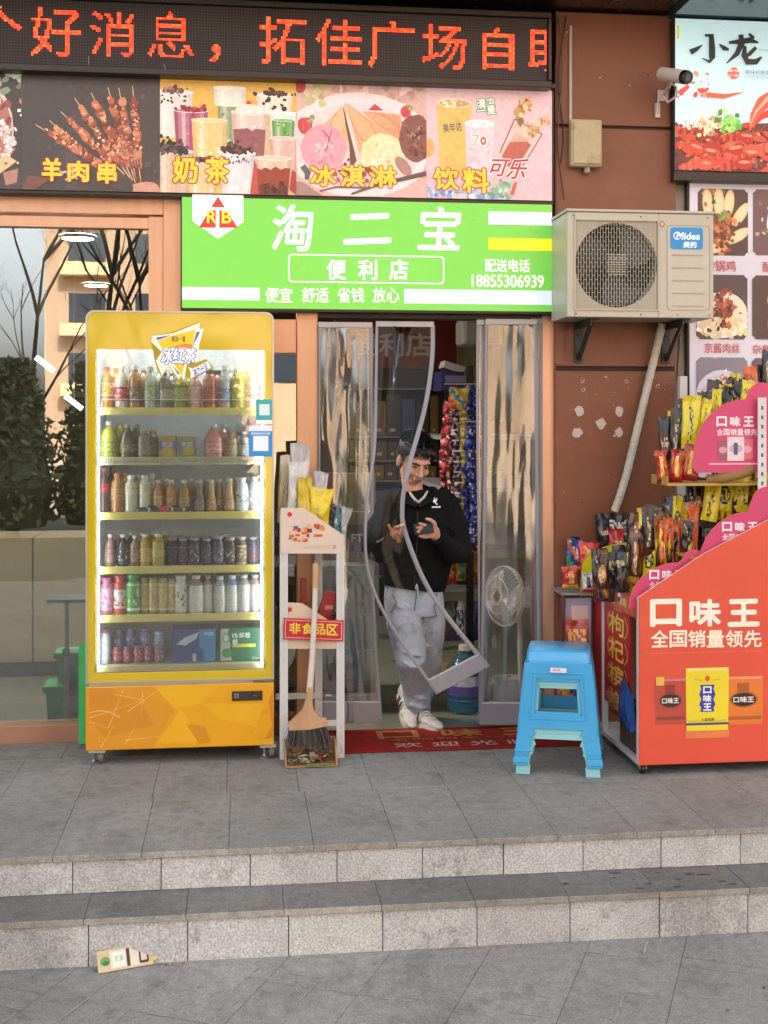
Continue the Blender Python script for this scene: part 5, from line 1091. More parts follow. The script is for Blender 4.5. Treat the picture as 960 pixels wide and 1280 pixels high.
for u, v in ((.04, .965), (.5, .965), (.96, .965), (.06, .03), (.5, .03), (.75, .03), (.97, .03)): q = MB(); q.lathe([(.005, 0), (.004, .002)], (gx(u), YA - .0005, gz_(v)), 8, axis='y'); q.build('screw', M('screw_grey', '#6a655c', rough=.4, metal=.5), ac)
def arm(xc, nm):
    q = MB(); q.box((xc - .022, YP - .012, az0 - .22), (xc + .022, YP - .0005, az0 - .014)); q.box((xc - .022, YA + .03, az0 - .042), (xc - .017, YP - .012, az0 - .002)); q.box((xc - .017, YA + .03, az0 - .007), (xc + .022, YP - .012, az0 - .002))
    q.tube([(xc, YP - .018, az0 - .2), (xc, YA + .1, az0 - .02)], .013, 4); 
    q.lathe([(.007, 0), (.007, .012)], (xc, YP - .012, az0 - .17), 8, axis='y'); q.lathe([(.007, 0), (.007, .012)], (xc, YP - .012, az0 - .07), 8, axis='y')
    return q.build(nm, M('bracket_steel', '#34393a', rough=.45, metal=.5, var=.15), ac)
arm(X(718, YP) + .02, 'bracket'); arm(X(836, YP) - .02, 'bracket')
# wrapped hose
q = MB(); pth = [P(828, 404, -.16), P(822, 430, -.13), P(810, 480, -.115), P(797, 535, -.11), P(784, 590, -.11), P(775, 620, -.11), P(767, 642, -.12)]
dense = []
for a, b in zip(pth, pth[1:]):
    for k in range(10): dense.append(a.lerp(b, k / 10))
q.tube(dense, [.021 + .0016 * (k % 3 == 0) for k in range(len(dense))], 12)
tag(q.build('refrigerant_hose', M('hose_wrap_tape', '#b9b2a2', rough=.6, var=.14, vs_=9, stretch=(1, 1, 3.2), dirt=[('#857c6c', 14, .55, .1, .5)])), 'cream wrapped hose running down pillar from air conditioner', 'hose')

# ------------------------------------------------------------------ junction box, conduit, wires and security camera on the pillar
jx0, jx1, jz0, jz1 = X(710, YP), X(749, YP), Z(211, YP, 729), Z(152, YP, 729)
jb = thing('junction_box', 'yellowed plastic junction box on brown pillar', 'junction box', ((jx0 + jx1) / 2, YP, jz0))
JB = M('yellowed_plastic', '#b3a27c', rough=.45, var=.1, vs_=8, dirt=[('#8a7048', 9, .52, .15, .7)])
q = MB(); q.box((jx0, YP - .06, jz0), (jx1, YP - .001, jz1)); q.build('housing', JB, jb, bevel=.012, seg=3)
q = MB(); q.box((jx0 + .012, YP - .068, jz0 + .014), (jx1 - .012, YP - .061, jz1 - .012)); q.build('cover', JB, jb, bevel=.006)
q = MB(); q.lathe([(.012, -.035), (.018, -.03), (.018, 0)], ((jx0 + jx1) / 2 + .01, YP - .03, jz0 + .002), 12); q.build('gland', M('gland_grey', '#8c8578', rough=.5), jb)
xm = X(712, YP); q = MB(); q.box((xm - .006, YP - .016, jz1 - .03), (xm + .01, YP - .001, Z(33, YP, 712))); tag(q.build('cable_trunking', M('trunking_white', '#b0a497', rough=.5, var=.1), bevel=.002), 'thin pale trunking running up pillar from junction box', 'trunking')
r = random.Random(9)
for i, cfg in enumerate(((698, 20, 703, 250), (704, 20, 699, 205))):
    q = MB(); n_ = 14; pts = []
    for k in range(n_ + 1):
        t = k / n_; pts.append(P(cfg[0] + (cfg[2] - cfg[0]) * t + 4 * math.sin(t * 7 + i * 2), cfg[1] + (cfg[3] - cfg[1]) * t, YP - .012 - .008 * math.sin(t * 5)))
    q.tube(pts, .0035, 6); tag(q.build('wire', M('wire_dark' if i else 'wire_brown', '#2a211f' if i else '#6b4a3a', rough=.5)), ['brown loose wire nearer the sign edge of pillar', 'dark loose wire nearer the junction box'][i], 'wire')
sc_ = thing('security_camera', 'white bullet security camera on bracket at pillar edge', 'security camera', P(828, 116, YP))
q = MB(); a_, b_ = P(826, 92, -.20), P(860, 97, -.40); dn = (b_ - a_).normalized()
CW = M('camera_white', '#c3b5a8', rough=.35)
q.tube([a_, a_ + dn * .01, b_ - dn * .05, b_ - dn * .03], [.028, .036, .036, .036], 18); q.build('housing', CW, sc_)
q = MB(); q.tube([b_ - dn * .03, b_ - dn * .01, b_], [.037, .037, .033], 18); q.build('lens_cap', M('camera_black', '#121011', rough=.2), sc_)
q = MB(); q.tube([b_ + dn * .0005, b_ + dn * .002], .02, 16); q.build('lens', M('camera_lens', '#20181a', rough=.05, spec=.9), sc_)
m_ = P(828, 120, YP); q = MB(); q.box((m_.x - .03, YP - .012, m_.z - .03), (m_.x + .03, YP - .001, m_.z + .03)); q.tube([m_ + Vector((0, -.01, 0)), m_ + Vector((.01, -.07, .03)), a_.lerp(b_, .35) - Vector((0, 0, .03))], .011, 10); q.build('bracket', CW, sc_, bevel=.002)
q = MB(); pp = [a_.lerp(b_, .15) - Vector((0, 0, .03)), P(845, 108, -.22), P(846, 120, -.2), P(835, 128, -.16), P(826, 118, -.12), P(822, 130, -.1), P(822, 146, -.085)]
sm = [];
for a, b in zip(pp, pp[1:]):
    for k in range(4): sm.append(a.lerp(b, k / 4))
q.tube(sm, .0055, 7); q.box((m_.x - .045, YP - .02, Z(148, YP, 822)), (m_.x - .02, YP - .001, Z(130, YP, 822))); q.build('cable', CW, sc_)

# ------------------------------------------------------------------ white slotted rack with cartons and bags
RKW = M('rack_white', '#c6c3c0', rough=.4, var=.05, vs_=5)
YR = -.50; YRB = -.13
rx0, rx1 = X(355, YR), X(425.5, YR); rzt = Z(640, YR, 355); rz2 = Z(668, YR, 425)
rk = thing('slotted_rack', 'narrow white slotted angle rack between fridge and doorway', 'rack', ((rx0 + rx1) / 2, (YR + YRB) / 2, 0))
def post(x, y, zt, sx):
    w_ = .038; q = MB(); n0 = int(zt / .055)
    # an L angle with slots: strips either side of each slot
    q.box((x - w_ / 2, y, 0), (x - .007, y + .003, zt)); q.box((x + .007, y, 0), (x + w_ / 2, y + .003, zt))
    z = 0
    for k in range(n0 + 1):
        z1 = min(zt, k * .055 + .026); q.box((x - .0068, y, k * .055), (x + .0068, y + .003, z1))
    q.box((x - sx * w_ / 2 - .0015, y + .0032, 0), (x - sx * w_ / 2 + .0015, y + .035, zt)); q.box((x - .0067, y + .0036, 0), (x + .0067, y + .004, zt), '#333333')
    return q.build('post', RKW, rk)
post(rx0, YR, rzt, 1); post(rx1, YR, rz2, -1)
xrb = X(398, YRB); post(xrb, YRB, rzt + .05, -1); post(rx0 + .01, YRB, rzt + .05, 1)
for zz, nm in ((Z(795, YR, 390), 0), (Z(687, YR, 390), 1)):
    q = MB(); q.box((rx0 - .015, YR + .006, zz - .012), (rx1 + .015, YRB, zz)); q.build('shelf_deck', RKW, rk)
zz = Z(885, YR + .1, 375); q = MB(); q.box((rx0 - .03, YRB - .006, zz - .016), (xrb + .02, YRB - .002, zz + .016))
for k in range(4): q.box((rx0 + .05 + k * .06, YRB - .0075, zz - .004), (rx0 + .08 + k * .06, YRB - .0062, zz + .004), '#3a3634')
q.build('crossbar', RKW, rk)
zz = Z(905, YR, 390); q = MB(); q.box((rx0 - .015, YR + .006, zz - .015), (rx1 + .015, YR + .01, zz + .015)); q.build('crossbar', RKW, rk)
BAGM = M('bag_print', attr=True, rough=.32, var=.06, vs_=12, coat=.2)
CRD = M('cream_card', attr=True, rough=.55, var=.04)
def sidecard(pts, c, nm, draw, Y=YR - .006):
    A = Art((rx0, Y, 0)); lp = lambda px, py: (X(px, Y) - rx0, Z(py, Y, px))
    t = MB(); t.prism([lp(*p) for p in pts], (rx0, Y + .0005, 0), (1, 0, 0), (0, 0, 1), (0, .004, 0), c); cd_ = t.build(nm, CRD, rk)
    draw(A, lp); A.build('print', CRD, cd_)
def sc1(A, lp):
    A.disc(*lp(362, 643), .012, .012, '#b8262c')
    r = random.Random(3)
    for i in range(34):
        px, py = r.uniform(362, 404), r.choice([r.uniform(657, 664), r.uniform(664, 677)]); a = lp(px, py); w_, h_ = r.uniform(.012, .03), r.uniform(.01, .02); A.rect(a[0] - w_ / 2, a[1] - h_ / 2, a[0] + w_ / 2, a[1] + h_ / 2, r.choice(['#b8402c', '#d0883a', '#7a2a22', '#3a4f8a', '#c8b89a', '#5a8a4a', '#d8604c', '#c83a30', '#e0a080']))
    a, b = lp(378, 686), lp(414, 681); A.text('休闲零食优选', a[0], a[1], b[0], b[1], '#c9ada0', .0); a, b = lp(416, 686), lp(420, 681); A.rect(a[0], a[1], b[0], b[1], '#a89a98')
sidecard([(351, 635), (380, 635), (428, 668), (428, 692), (351, 692)], '#cdb9a8', 'card_panel', sc1)
sidecard([(358, 753), (378, 754), (421, 782), (421, 811), (358, 811)], '#cbb49a', 'card_panel', lambda A, lp: A.disc(*lp(362, 762), .012, .012, '#b8262c'), YR + .004)
sg = thing('section_sign', 'small red sign with yellow characters tilted on white rack', 'sign', P(390, 800, YR - .012))
A = Art(P(354, 799, YR - .0155), (1, 0, -.06), (.03, 0, 1)); W, Hs = .295, .104
q = MB(); u_, v_ = A.u, A.w; o_ = A.o + Vector((0, .001, 0)); q.prism([(0, 0), (W, 0), (W, Hs), (0, Hs)], o_, u_, v_, (0, .003, 0), '#b0262e'); pb = q.build('board', CRD, sg)
A.rect(0, 0, W, Hs, '#b5262e'); A.rect(.008, .008, W - .008, Hs - .008, '#dcaaa4'); A.rect(.011, .011, W - .011, Hs - .011, '#b3242c')
for i, ch in enumerate('非食品区'): A.text(ch, .03 + i * .061, .03, .082 + i * .061, .082, '#e3c23c', .025)
A.build('lettering', CRD, sg)

def pouch(w, h, d, cols, seed=0, nu=12, nv=18, style=0, crimp=.08):
    """a filled bag standing at the origin (front towards -Y): crimped top, crumpled belly, printed cell by cell"""
    r_ = random.Random(seed); q = MB(); sv = seed * 1.7
    N = lambda a, b, c=0.: noise.noise(Vector((a, b, sv + c)))
    def prof(u, v):
        b = max(0, math.sin(math.pi * min(1, v / (1 - crimp)) ** .75)) if v < 1 - crimp else 0
        return d * .5 * b * (max(0, 1 - abs(2 * u - 1) ** 3)) ** .7 + .0008
    lean = r_.uniform(-.05, .05); sq = r_.uniform(.04, .13)
    def pos(u, v, s_):
        pin = 1 - sq * math.sin(math.pi * v) - .10 * max(0, v - .8) * N(3, 1); dent = .012 * N(u * 4, v * 5, 2) * min(1, 4 * v * (1 - v) + .15)
        fold = .05 * h * N(u * 2.2, 0, 9) * max(0, v - .72) * 3
        return ((u - .5) * w * pin + lean * h * v * v + .006 * N(u * 3, v * 3, 4), -s_ * prof(u, v) - dent * s_ + .016 * N(u * 2.5, v * 2, 6) * v - fold, v * h + .012 * N(u * 3, 7) * (v > .93))
    base_, acc, acc2, ink = [lin(c) for c in cols[:4]]
    dash = [[N(j * 9.1, i * .9) for i in range(nu + 1)] for j in range(nv + 1)]
    def cf(u, v):
        i, j = int(u * nu), int(v * nv); k = dash[j][i]; c = base_; n1 = N(u * 5, v * 5, 11)
        if v > 1 - crimp: c = mixc(base_, acc2, .3 if (i % 2) else .1)
        elif style == 0:       # dark medallion with a ring and a title in it, lighter foot
            e = ((u - .5) / .36) ** 2 + ((v - .5) / .19) ** 2
            if e < .55: c = acc if not (abs(v - .5) < .08 and k > -.1) else ink
            elif e < 1: c = acc2
            elif v < .17: c = mixc(acc2, base_, .5 + n1)
        elif style == 1:       # upright title strip
            if abs(u - .5) < .17 and .2 < v < .8: c = acc if k < .12 else ink
            elif v < .14: c = acc2
            elif n1 > .25: c = mixc(base_, acc, .35)
        elif style == 2:       # swoosh of colours
            s2 = u * .9 + v - .95 + .25 * n1
            c = acc if abs(s2) < .13 else acc2 if s2 < -.38 else ink if abs(s2 - .2) < .03 else base_
        elif style == 3:       # picture below, title above
            if v < .5 and n1 > -.08: c = acc2 if n1 < .12 else acc
            elif .62 < v < .82 and .12 < u < .88 and k > 0: c = mixc(ink, base_, .25)
        elif style == 4:       # plain foil with a faint mark
            c = mixc(base_, acc, max(0, n1)); c = mixc(c, ink, .5) if (.3 < v < .6 and abs(u - .5) < .2 and k > .15) else c
        return jit(c, .07, r_)
    q.grid(lambda u, v: pos(u, v, 1), nu, nv, cf); q.grid(lambda u, v: pos(1 - u, v, -1), nu, nv, lambda u, v: base_)
    return q
def bag(loc, w, h, d, cols, label, cat='snack bag', nm='snack_bag', seed=0, rz=0, tilt=0, roll=0, style=0, group=None, mt=None, nu=12, nv=18):
    o = bpy.data.objects.new(nm, pouch(w, h, d, cols, seed, nu, nv, style).mesh(nm)); col.objects.link(o); o.data.materials.append(mt or BAGM)
    o.location = loc; o.rotation_euler = (tilt, roll, rz); return tag(o, label, cat, group)
zt_ = Z(655, YR + .12, 370)
bag((X(355, YR + .2), YR + .2, zt_), .07, .34, .05, ['#c8c2ba', '#8f8a84', '#b8b0a8', '#6a6662'], 'slim white pump bottle pouch at left end of rack top', seed=2, style=4, group='packs on the white rack')
bag((X(366, YR + .14), YR + .14, zt_ - .02), .10, .33, .05, ['#bdb9b6', '#cfccc8', '#a8a4a0', '#7f7a76'], 'tall white bag with grey top, leaning on rack', seed=3, rz=.3, roll=.12, style=4, group='packs on the white rack')
bag((X(372, YR + .2), YR + .2, zt_), .10, .40, .04, ['#b5b3b8', '#c8c6ca', '#a09ea4', '#8a888e'], 'silver grey crinkled bag standing behind white ones', seed=4, rz=-.1, roll=.06, style=4, group='packs on the white rack')
bag((X(381, YR + .12), YR + .12, zt_ - .05), .08, .28, .06, ['#c2a818', '#b89c14', '#a88c10', '#7a6a10'], 'narrow yellow bag beside the white ones', seed=5, rz=.5, style=4, group='packs on the white rack')
bag((X(396, YR + .12), YR + .12, zt_ - .07), .12, .25, .08, ['#d8bc14', '#b89c10', '#c2a410', '#8f7a14'], 'broad bright yellow bag with folded top', seed=6, rz=-.2, roll=.08, style=4, group='packs on the white rack')
bag((X(392, YR + .24), YR + .24, zt_), .08, .26, .03, ['#b5b3b8', '#c8c6ca', '#a09ea4', '#8a888e'], 'silver bag top showing behind the bright yellow bag', seed=14, rz=.2, roll=.2, style=4, group='packs on the white rack')
bag((X(411, YR + .15), YR + .15, zt_ - .1), .07, .2, .05, ['#1f1a1a', '#2f2626', '#4a3030', '#8a7a70'], 'black pouch on the low end of rack top', seed=7, style=4, group='packs on the white rack')
bag((X(420, YR + .16), YR + .16, zt_ - .12), .07, .2, .05, ['#1f5a5e', '#2a7a7c', '#143c40', '#b8c4c0'], 'teal pouch on the low end of rack top', seed=8, rz=-.3, style=2, group='packs on the white rack')
bag((X(423, YR + .2), YR + .2, zt_ - .1), .06, .18, .03, ['#a8a8a4', '#c0c0bc', '#8a8a88', '#5a5a58'], 'grey pouch leaning outward at right end of rack', seed=9, roll=.25, style=4, group='packs on the white rack')
zl_ = Z(795, YR, 390)
q = thing('red_folding_box', 'red glossy carton leaning on the lower rack shelf', 'carton', (X(404, YR + .1), YR + .1, zl_))
m_ = MB(); m_.box((X(398, YR + .1), YR + .06, zl_), (X(398, YR + .1) + .065, YR + .12, zl_ + .21), '#8f1d20', Matrix.Rotation(R(18), 3, 'Y')); m_.build('box', BAGM, q, bevel=.003)
A = Art((X(398, YR + .1), YR + .0585, zl_)); A.rect(.03, .12, .07, .14, '#c86a5c'); A.build('print', BAGM, q)
q = thing('red_small_carton', 'narrow dark red carton standing upright on lower rack shelf', 'carton', (X(378, YR + .15), YR + .15, zl_))
m_ = MB(); m_.box((X(376, YR + .15), YR + .13, zl_), (X(376, YR + .15) + .03, YR + .2, zl_ + .26), '#8a1f22'); m_.build('box', BAGM, q, bevel=.002)
bag((X(364, YR + .15), YR + .15, zl_), .09, .13, .06, ['#2f5a30', '#3f7a3c', '#1c3a20', '#a8b89a'], 'dark green pouch on the lower rack shelf', seed=12, style=0, group='packs on the lower rack shelf')
bag((X(416, YR + .22), YR + .22, zl_), .1, .16, .06, ['#1c1818', '#2c2424', '#3a2a2a', '#6a5a54'], 'black pouch in right corner of lower rack shelf', seed=13, style=1, group='packs on the lower rack shelf')

# ------------------------------------------------------------------ broom and dustpan
YBR = -.56
WOOD = M('pale_wood', '#b58c66', rough=.55, var=.14, vs_=4, stretch=(6, 6, .8))
br = thing('broom', 'wooden handled broom with dark bristles leaning on rack', 'broom', (X(385, YBR), YBR, Z(930, YBR, 385)))
pts = [P(387, 865, YBR), P(390.5, 820, YBR + .01), P(393.5, 760, YBR + .03), P(394, 735, YBR + .035)]
q = MB(); q.tube(pts, [.017, .0145, .0135, .013], 14); q.build('stick', M('white_coated_stick', '#c9b9ad', rough=.4, var=.06), br)
q = MB(); q.tube([P(394, 735, YBR + .035), P(394.4, 722, YBR + .038), P(394.6, 707, YBR + .04), P(394.7, 704, YBR + .04)], [.0145, .0155, .0155, .011], 14); q.build('grip', WOOD, br)
lp = lambda px, py: (X(px, YBR) , Z(py, YBR, px))
q = MB(); q.prism([lp(*p) for p in ((360, 905), (361, 912), (385, 911), (406, 907), (410, 903), (408, 898), (398, 895), (392, 888), (390, 872), (389, 858), (385, 858), (383, 872), (378, 887), (368, 897))], (0, YBR - .02, 0), (1, 0, 0), (0, 0, 1), (0, .035, 0)); q.build('head', WOOD, br, bevel=.004)
r = random.Random(8); q = MB()
for i in range(260):
    t = r.random(); y = YBR - .018 + .03 * r.random(); a = Vector((X(361 + 46 * t, YBR), y, Z(911 - 4 * t, YBR, 385))); b = Vector((X(356 + 60 * t + r.uniform(-2.5, 2.5), YBR), y + r.uniform(-.02, .005), Z(932 + r.uniform(-3, 4) - 2 * abs(t - .5), YBR, 385)))
    q.tube([a, a.lerp(b, .6) + Vector((r.uniform(-.003, .003), 0, 0)), b], [.0016, .0016, .0009], 4, r.choice(['#4a4342', '#5c5350', '#37302f', '#6d6460']), caps=False)
q.build('bristles', M('bristle', attr=True, rough=.6, var=0), br)
YDP = -.60; dp = thing('dustpan', 'wooden dustpan full of litter below broom bristles', 'dustpan', (X(387, YDP), YDP, 0))
x0, x1 = X(356, YDP), X(421, YDP); DPW = M('dustpan_board', '#9a7448', rough=.6, var=.15, vs_=5)
q = MB(); q.box((x0, YDP - .06, .003), (x1, YDP + .12, .009)); q.box((x0, YDP + .112, .0095), (x1, YDP + .12, .105))
for xx, sg_ in ((x0, 1), (x1, -1)): q.prism([(-.06, .0095), (.111, .0095), (.111, .105), (.06, .1), (.0, .055)], (xx, YDP, 0), (0, 1, 0), (0, 0, 1), (sg_ * .007, 0, 0))
q.build('pan', DPW, dp, bevel=.0015)
q = MB(); r = random.Random(6)
for i in range(110):
    x, y = r.uniform(x0 + .014, x1 - .02), r.uniform(YDP - .04, YDP + .1); z = .012 + r.random() * .045 * (.35 + (y - YDP + .06) / .17); s_ = r.uniform(.005, .02); rt = Matrix.Rotation(r.uniform(0, 6), 3, 'Z') @ Matrix.Rotation(r.uniform(-.9, .9), 3, 'X')
    c = r.choice(['#8f8672', '#6b6248', '#4a4a3a', '#a8a08c', '#7a2a2a', '#5a5f3a', '#3a332c', '#b5ad98', '#8a7a50']); 
    if x > x0 + .16 and r.random() < .4: c = r.choice(['#8a2226', '#2a2222', '#a8343a'])
    q.cen((x, y, z), (s_ * 1.6, s_, s_ * r.uniform(.1, .5)), c, rt)
for k in range(3): q.box((x0 + .12 + k * .015, YDP + .0, .03), (x0 + .145 + k * .015, YDP + .03, .055 - k * .012), ['#8d7a5a', '#a89a80', '#75674c'][k], Matrix.Rotation(.4 * k, 3, 'Z'))
q.box((x0 + .1, YDP - .065, .012), (x1 - .03, YDP - .045, .018), '#6a7040', Matrix.Rotation(.1, 3, 'Z')); q.build('litter', M('litter_mix', attr=True, rough=.7, var=.1, vs_=40), dp, kind='stuff')

# ------------------------------------------------------------------ stacked plastic stools
BLU = M('blue_plastic', '#3f9ccc', rough=.32, var=.05, vs_=3, coat=.25, dirt=[('#2f78a0', 12, .6, .2, .25)])
TEAL = M('pale_teal_plastic', '#86c2c6', rough=.35, var=.05, vs_=3)
s0 = G(694, 970); SRZ = R(-17); SX, SYf = s0.x + .07, s0.y + .19 - .2
def stool(nm, label, cx, cy, z0, hw, hd, hgt, tw, td, mt, group=None, foot=.05):
    t = thing(nm, label, 'stool', (cx, cy, z0), group)
    zt = z0 + hgt
    q = MB(); n = 4
    # seat: rounded slab with a lip
    def rr(wx, dy, z, rad=.03):
        p = []
        for (sx, sy, a0) in ((1, -1, -90), (1, 1, 0), (-1, 1, 90), (-1, -1, 180)):
            for a in (0, 30, 60, 90): p.append((cx + sx * (wx - rad) + rad * math.cos(R(a0 + a)), cy + sy * (dy - rad) + rad * math.sin(R(a0 + a)), z))
        return p
    lv = [rr(tw - .006, td - .006, zt), rr(tw, td, zt - .008), rr(tw + .004, td + .004, zt - .05)]
    for a, b in zip(lv, lv[1:]):
        m = len(a); q.add(a + b, [(k, m + k, m + (k + 1) % m, (k + 1) % m) for k in range(m)], smooth=True)
    q.add(lv[0], [tuple(range(16))]); q.add([(p[0], p[1], zt - .012) for p in lv[0]], [tuple(range(15, -1, -1))])
    q.build('seat', mt, t, weld=True)
    k_ = lambda z: 1 - (z - z0) / hgt      # 0 at the seat, 1 at the foot
    WX = lambda z: tw + .004 + (hw - tw - .004) * k_(z); DY = lambda z: td + .004 + (hd - td - .004) * k_(z)
    def side(sgn, axis):
        """one face: panel from seat to legs with a framed window and an arch below"""
        q = MB(); Wf = WX if axis == 'x' else DY; Df = DY if axis == 'x' else WX
        def pt(u, z, inn=0.): 
            a = u * Wf(z); b = sgn * (Df(z) - inn)
            return (cx + a, cy + b, z) if axis == 'x' else (cx + b, cy + a, z)
        def quad(u0, u1, z0_, z1_, inn=0., u0t=None, u1t=None):
            u0t = u0 if u0t is None else u0t; u1t = u1 if u1t is None else u1t
            a = [pt(u0, z0_, inn), pt(u1, z0_, inn), pt(u1t, z1_, inn), pt(u0t, z1_, inn)]; b = [pt(u0, z0_, inn + .006), pt(u1, z0_, inn + .006), pt(u1t, z1_, inn + .006), pt(u0t, z1_, inn + .006)]
            q.add(a + b, [(0, 1, 2, 3), (7, 6, 5, 4), (0, 4, 5, 1), (1, 5, 6, 2), (2, 6, 7, 3), (3, 7, 4, 0)])
        H = hgt; zA, zB, zC = zt - .05, z0 + (.77 if foot < .02 else .82) * H, z0 + (.45 if foot < .02 else .43) * H; zD = z0 + .27 * H
        quad(-1, 1, zB, zA, 0); quad(-1, -.62, zC, zB, 0, -1, -.62); quad(.62, 1, zC, zB, 0); quad(-1, 1, zD + .03, zC, 0)
        quad(-1, -.55, zD, zD + .03, 0, -1, -.62); quad(.55, 1, zD, zD + .03, 0, .62, 1)
        quad(-.62, -.57, zC, zB, .004); quad(.57, .62, zC, zB, .004); quad(-.62, .62, zB - .016, zB, .004); quad(-.62, .62, zC, zC + .012, .004)
        for w_, zz in ((.72, zB + .022), ): quad(-w_, w_, zz, zz + .004, -.003)
        for sg_ in (-1, 1): quad(min(sg_ * .72, sg_ * .705), max(sg_ * .72, sg_ * .705), zC - .02, zB + .022, -.003)
        quad(-.72, .72, zC - .024, zC - .02, -.003)
        return q.build('side_panel', mt, t, bevel=.0025, weld=True)
    for sgn in (-1, 1): side(sgn, 'x'); side(sgn, 'y')
    for sx in (-1, 1):
        for sy in (-1, 1):
            q = MB(); zD = z0 + .27 * hgt; lw = .36
            def cor(z, e=0., lw=lw):
                wx, dy = WX(z) + e, DY(z) + e; k2 = .40 if z > z0 + .15 * hgt else .34
                a = (cx + sx * wx, cy + sy * dy, z); b = (cx + sx * wx * (1 - k2), cy + sy * dy, z); c = (cx + sx * wx * (1 - k2), cy + sy * (dy - .007), z); d = (cx + sx * (wx - .007), cy + sy * (dy - .007), z); e_ = (cx + sx * (wx - .007), cy + sy * dy * (1 - k2), z); f = (cx + sx * wx, cy + sy * dy * (1 - k2), z)
                return [a, b, c, d, e_, f]
            def seg(za, zb, ea=0., eb=0.):
                A_, B_ = cor(za, ea), cor(zb, eb); fl = sx * sy > 0
                fs = [(k, (k + 1) % 6, 6 + (k + 1) % 6, 6 + k) for k in range(6)] + [(5, 4, 3, 2, 1, 0), (6, 7, 8, 9, 10, 11)]
                q.add(A_ + B_, [tuple(reversed(f)) for f in fs] if fl else fs)
            seg(z0 + foot + .03, zD, .0, .0); seg(z0 + foot, z0 + foot + .029, .005, .003); seg(z0 + foot + .05, z0 + foot + .058, .004, .004)
            if foot > .02: seg(z0, z0 + foot - .001, -.006, -.004)
            else: seg(z0, z0 + foot - .001, .002, .002)
            q.build('leg', mt, t, bevel=.0015)
    return t
hgt = .57
st = stool('plastic_stool', 'bright blue plastic stool stacked over a pale teal one', SX, SYf + .2, .045, .205, .205, hgt - .045, .148, .15, BLU, 'stacked plastic stools', .012)
st2 = stool('plastic_stool', 'pale teal plastic stool showing below the bright blue one', SX, SYf + .2, 0, .203, .203, hgt - .065, .135, .137, TEAL, 'stacked plastic stools', .045)
A = Art((SX - .035, SYf + .2 - .186, Z(841, SYf + .02, 694))); A.rect(0, 0, .075, .022, '#dcd6d6'); A.text('STOOL' if False else '塑料凳', .012, .006, .045, .017, '#b86a74', .02)
A.build('price_sticker', PRINT, st)
for o in (st, st2): o.rotation_euler = (0, 0, SRZ)
# ------------------------------------------------------------------ red tiered snack stand (its open trays face the doorway, its side faces us)
YS0, YS1 = -.97, -.16
XS = G(787, 960).x; 
REDP = M('red_print', attr=True, rough=.38, var=.09, vs_=1.3, dirt=[('#c4806a', 30, .7, .05, .35)])
PINKC = M('pink_card', attr=True, rough=.45, var=.03)
STF = M('stand_white_steel', '#c9c5c3', rough=.4, var=.05)
ss = thing('snack_stand', 'red snack stand on casters with pink tiered cards and pouches', 'display stand', (2.25, -.55, 0))
sp = lambda px, py, Y=YS0: (X(px, Y), Z(py, Y, px))
zbt = sp(790, 957)[1]; pe = [(XS, zbt), (2.75, zbt), (2.75, sp(1010, 618)[1]), sp(960, 650), sp(880, 692), sp(786, 747)]; pe[-1] = (XS, pe[-1][1])
q = MB(); q.prism(pe, (0, YS0 + .001, 0), (1, 0, 0), (0, 0, 1), (0, .012, 0), '#d8523c', '#cfc9c4'); sdp = q.build('side_panel', REDP, ss)
A = Art((0, YS0, 0)); A.poly([(p[0] + (.004 if i in (0, 5) else 0), p[1] + (.006 if i < 2 else 0)) for i, p in enumerate(pe)], '#d6513b')
def stx(s_, px0, py0, px1, py1, c, b=.0, **k): a, d = sp(px0, py1), sp(px1, py0); A.text(s_, a[0], a[1], d[0], d[1], c, b, **k)
for ch, x0 in (('口', 814), ('味', 863), ('王', 911)): stx(ch, x0, 750, x0 + 37, 782, '#f3e6d2', .045)
for i, ch in enumerate('全国销量领先'): stx(ch, 814 + i * 23.3, 788, 814 + i * 23.3 + 21, 809, '#f0e2cc', .022)
stx('好槟榔选好料全程品质看得见自在好滋味每一口都是新鲜', 812, 814, 954, 816.5, '#e39a88', 0); stx('本品含有天然成分请适量食用未成年人请勿食用', 812, 817.5, 898, 819.5, '#e39a88', 0)
def pack(px0, px1, py0, py1, c, c2, oval, ttl, tc):
    a, b = sp(px0, py1), sp(px1, py0); w_, h_ = b[0] - a[0], b[1] - a[1]
    A.poly([(a[0] + w_ * .02, a[1]), (b[0] - w_ * .02, a[1]), (b[0], b[1]), (a[0], b[1])], c); A.rect(a[0] + w_ * .04, b[1] - h_ * .05, b[0] - w_ * .04, b[1], mixc(lin(c), lin('#ffffff'), .15))
    A.rect(a[0] + .01, a[1] + h_ * .1, b[0] - .01, a[1] + h_ * .17, c2)
    if oval: A.disc(a[0] + w_ * .5, a[1] + h_ * .52, w_ * .36, h_ * .17, c2); A.disc(a[0] + w_ * .5, a[1] + h_ * .52, w_ * .32, h_ * .14, '#2c2422'); A.text(ttl, a[0] + w_ * .24, a[1] + h_ * .46, a[0] + w_ * .76, a[1] + h_ * .58, tc, .03)
    A.rect(a[0] + w_ * .33, b[1] - h_ * .32, b[0] - w_ * .36, b[1] - h_ * .13, mixc(lin(c), lin('#40201a'), .5) if oval else c)
    return a, b, w_, h_
a, b, w_, h_ = pack(818, 858, 848, 906, '#b4483a', '#8a3a34', True, '口味王', '#e8dcd0')
pack(905, 954, 845, 906, '#d8752e', '#a85a2a', True, '口味王', '#e8dcd0')
a, b, w_, h_ = pack(857, 911, 834, 914, '#e3cc2c', '#cdb83a', False, '', '#fff')
A.rect(a[0], a[1] + h_ * .09, b[0], a[1] + h_ * .125, '#3c3f7a'); m_ = a[0] + w_ * .5
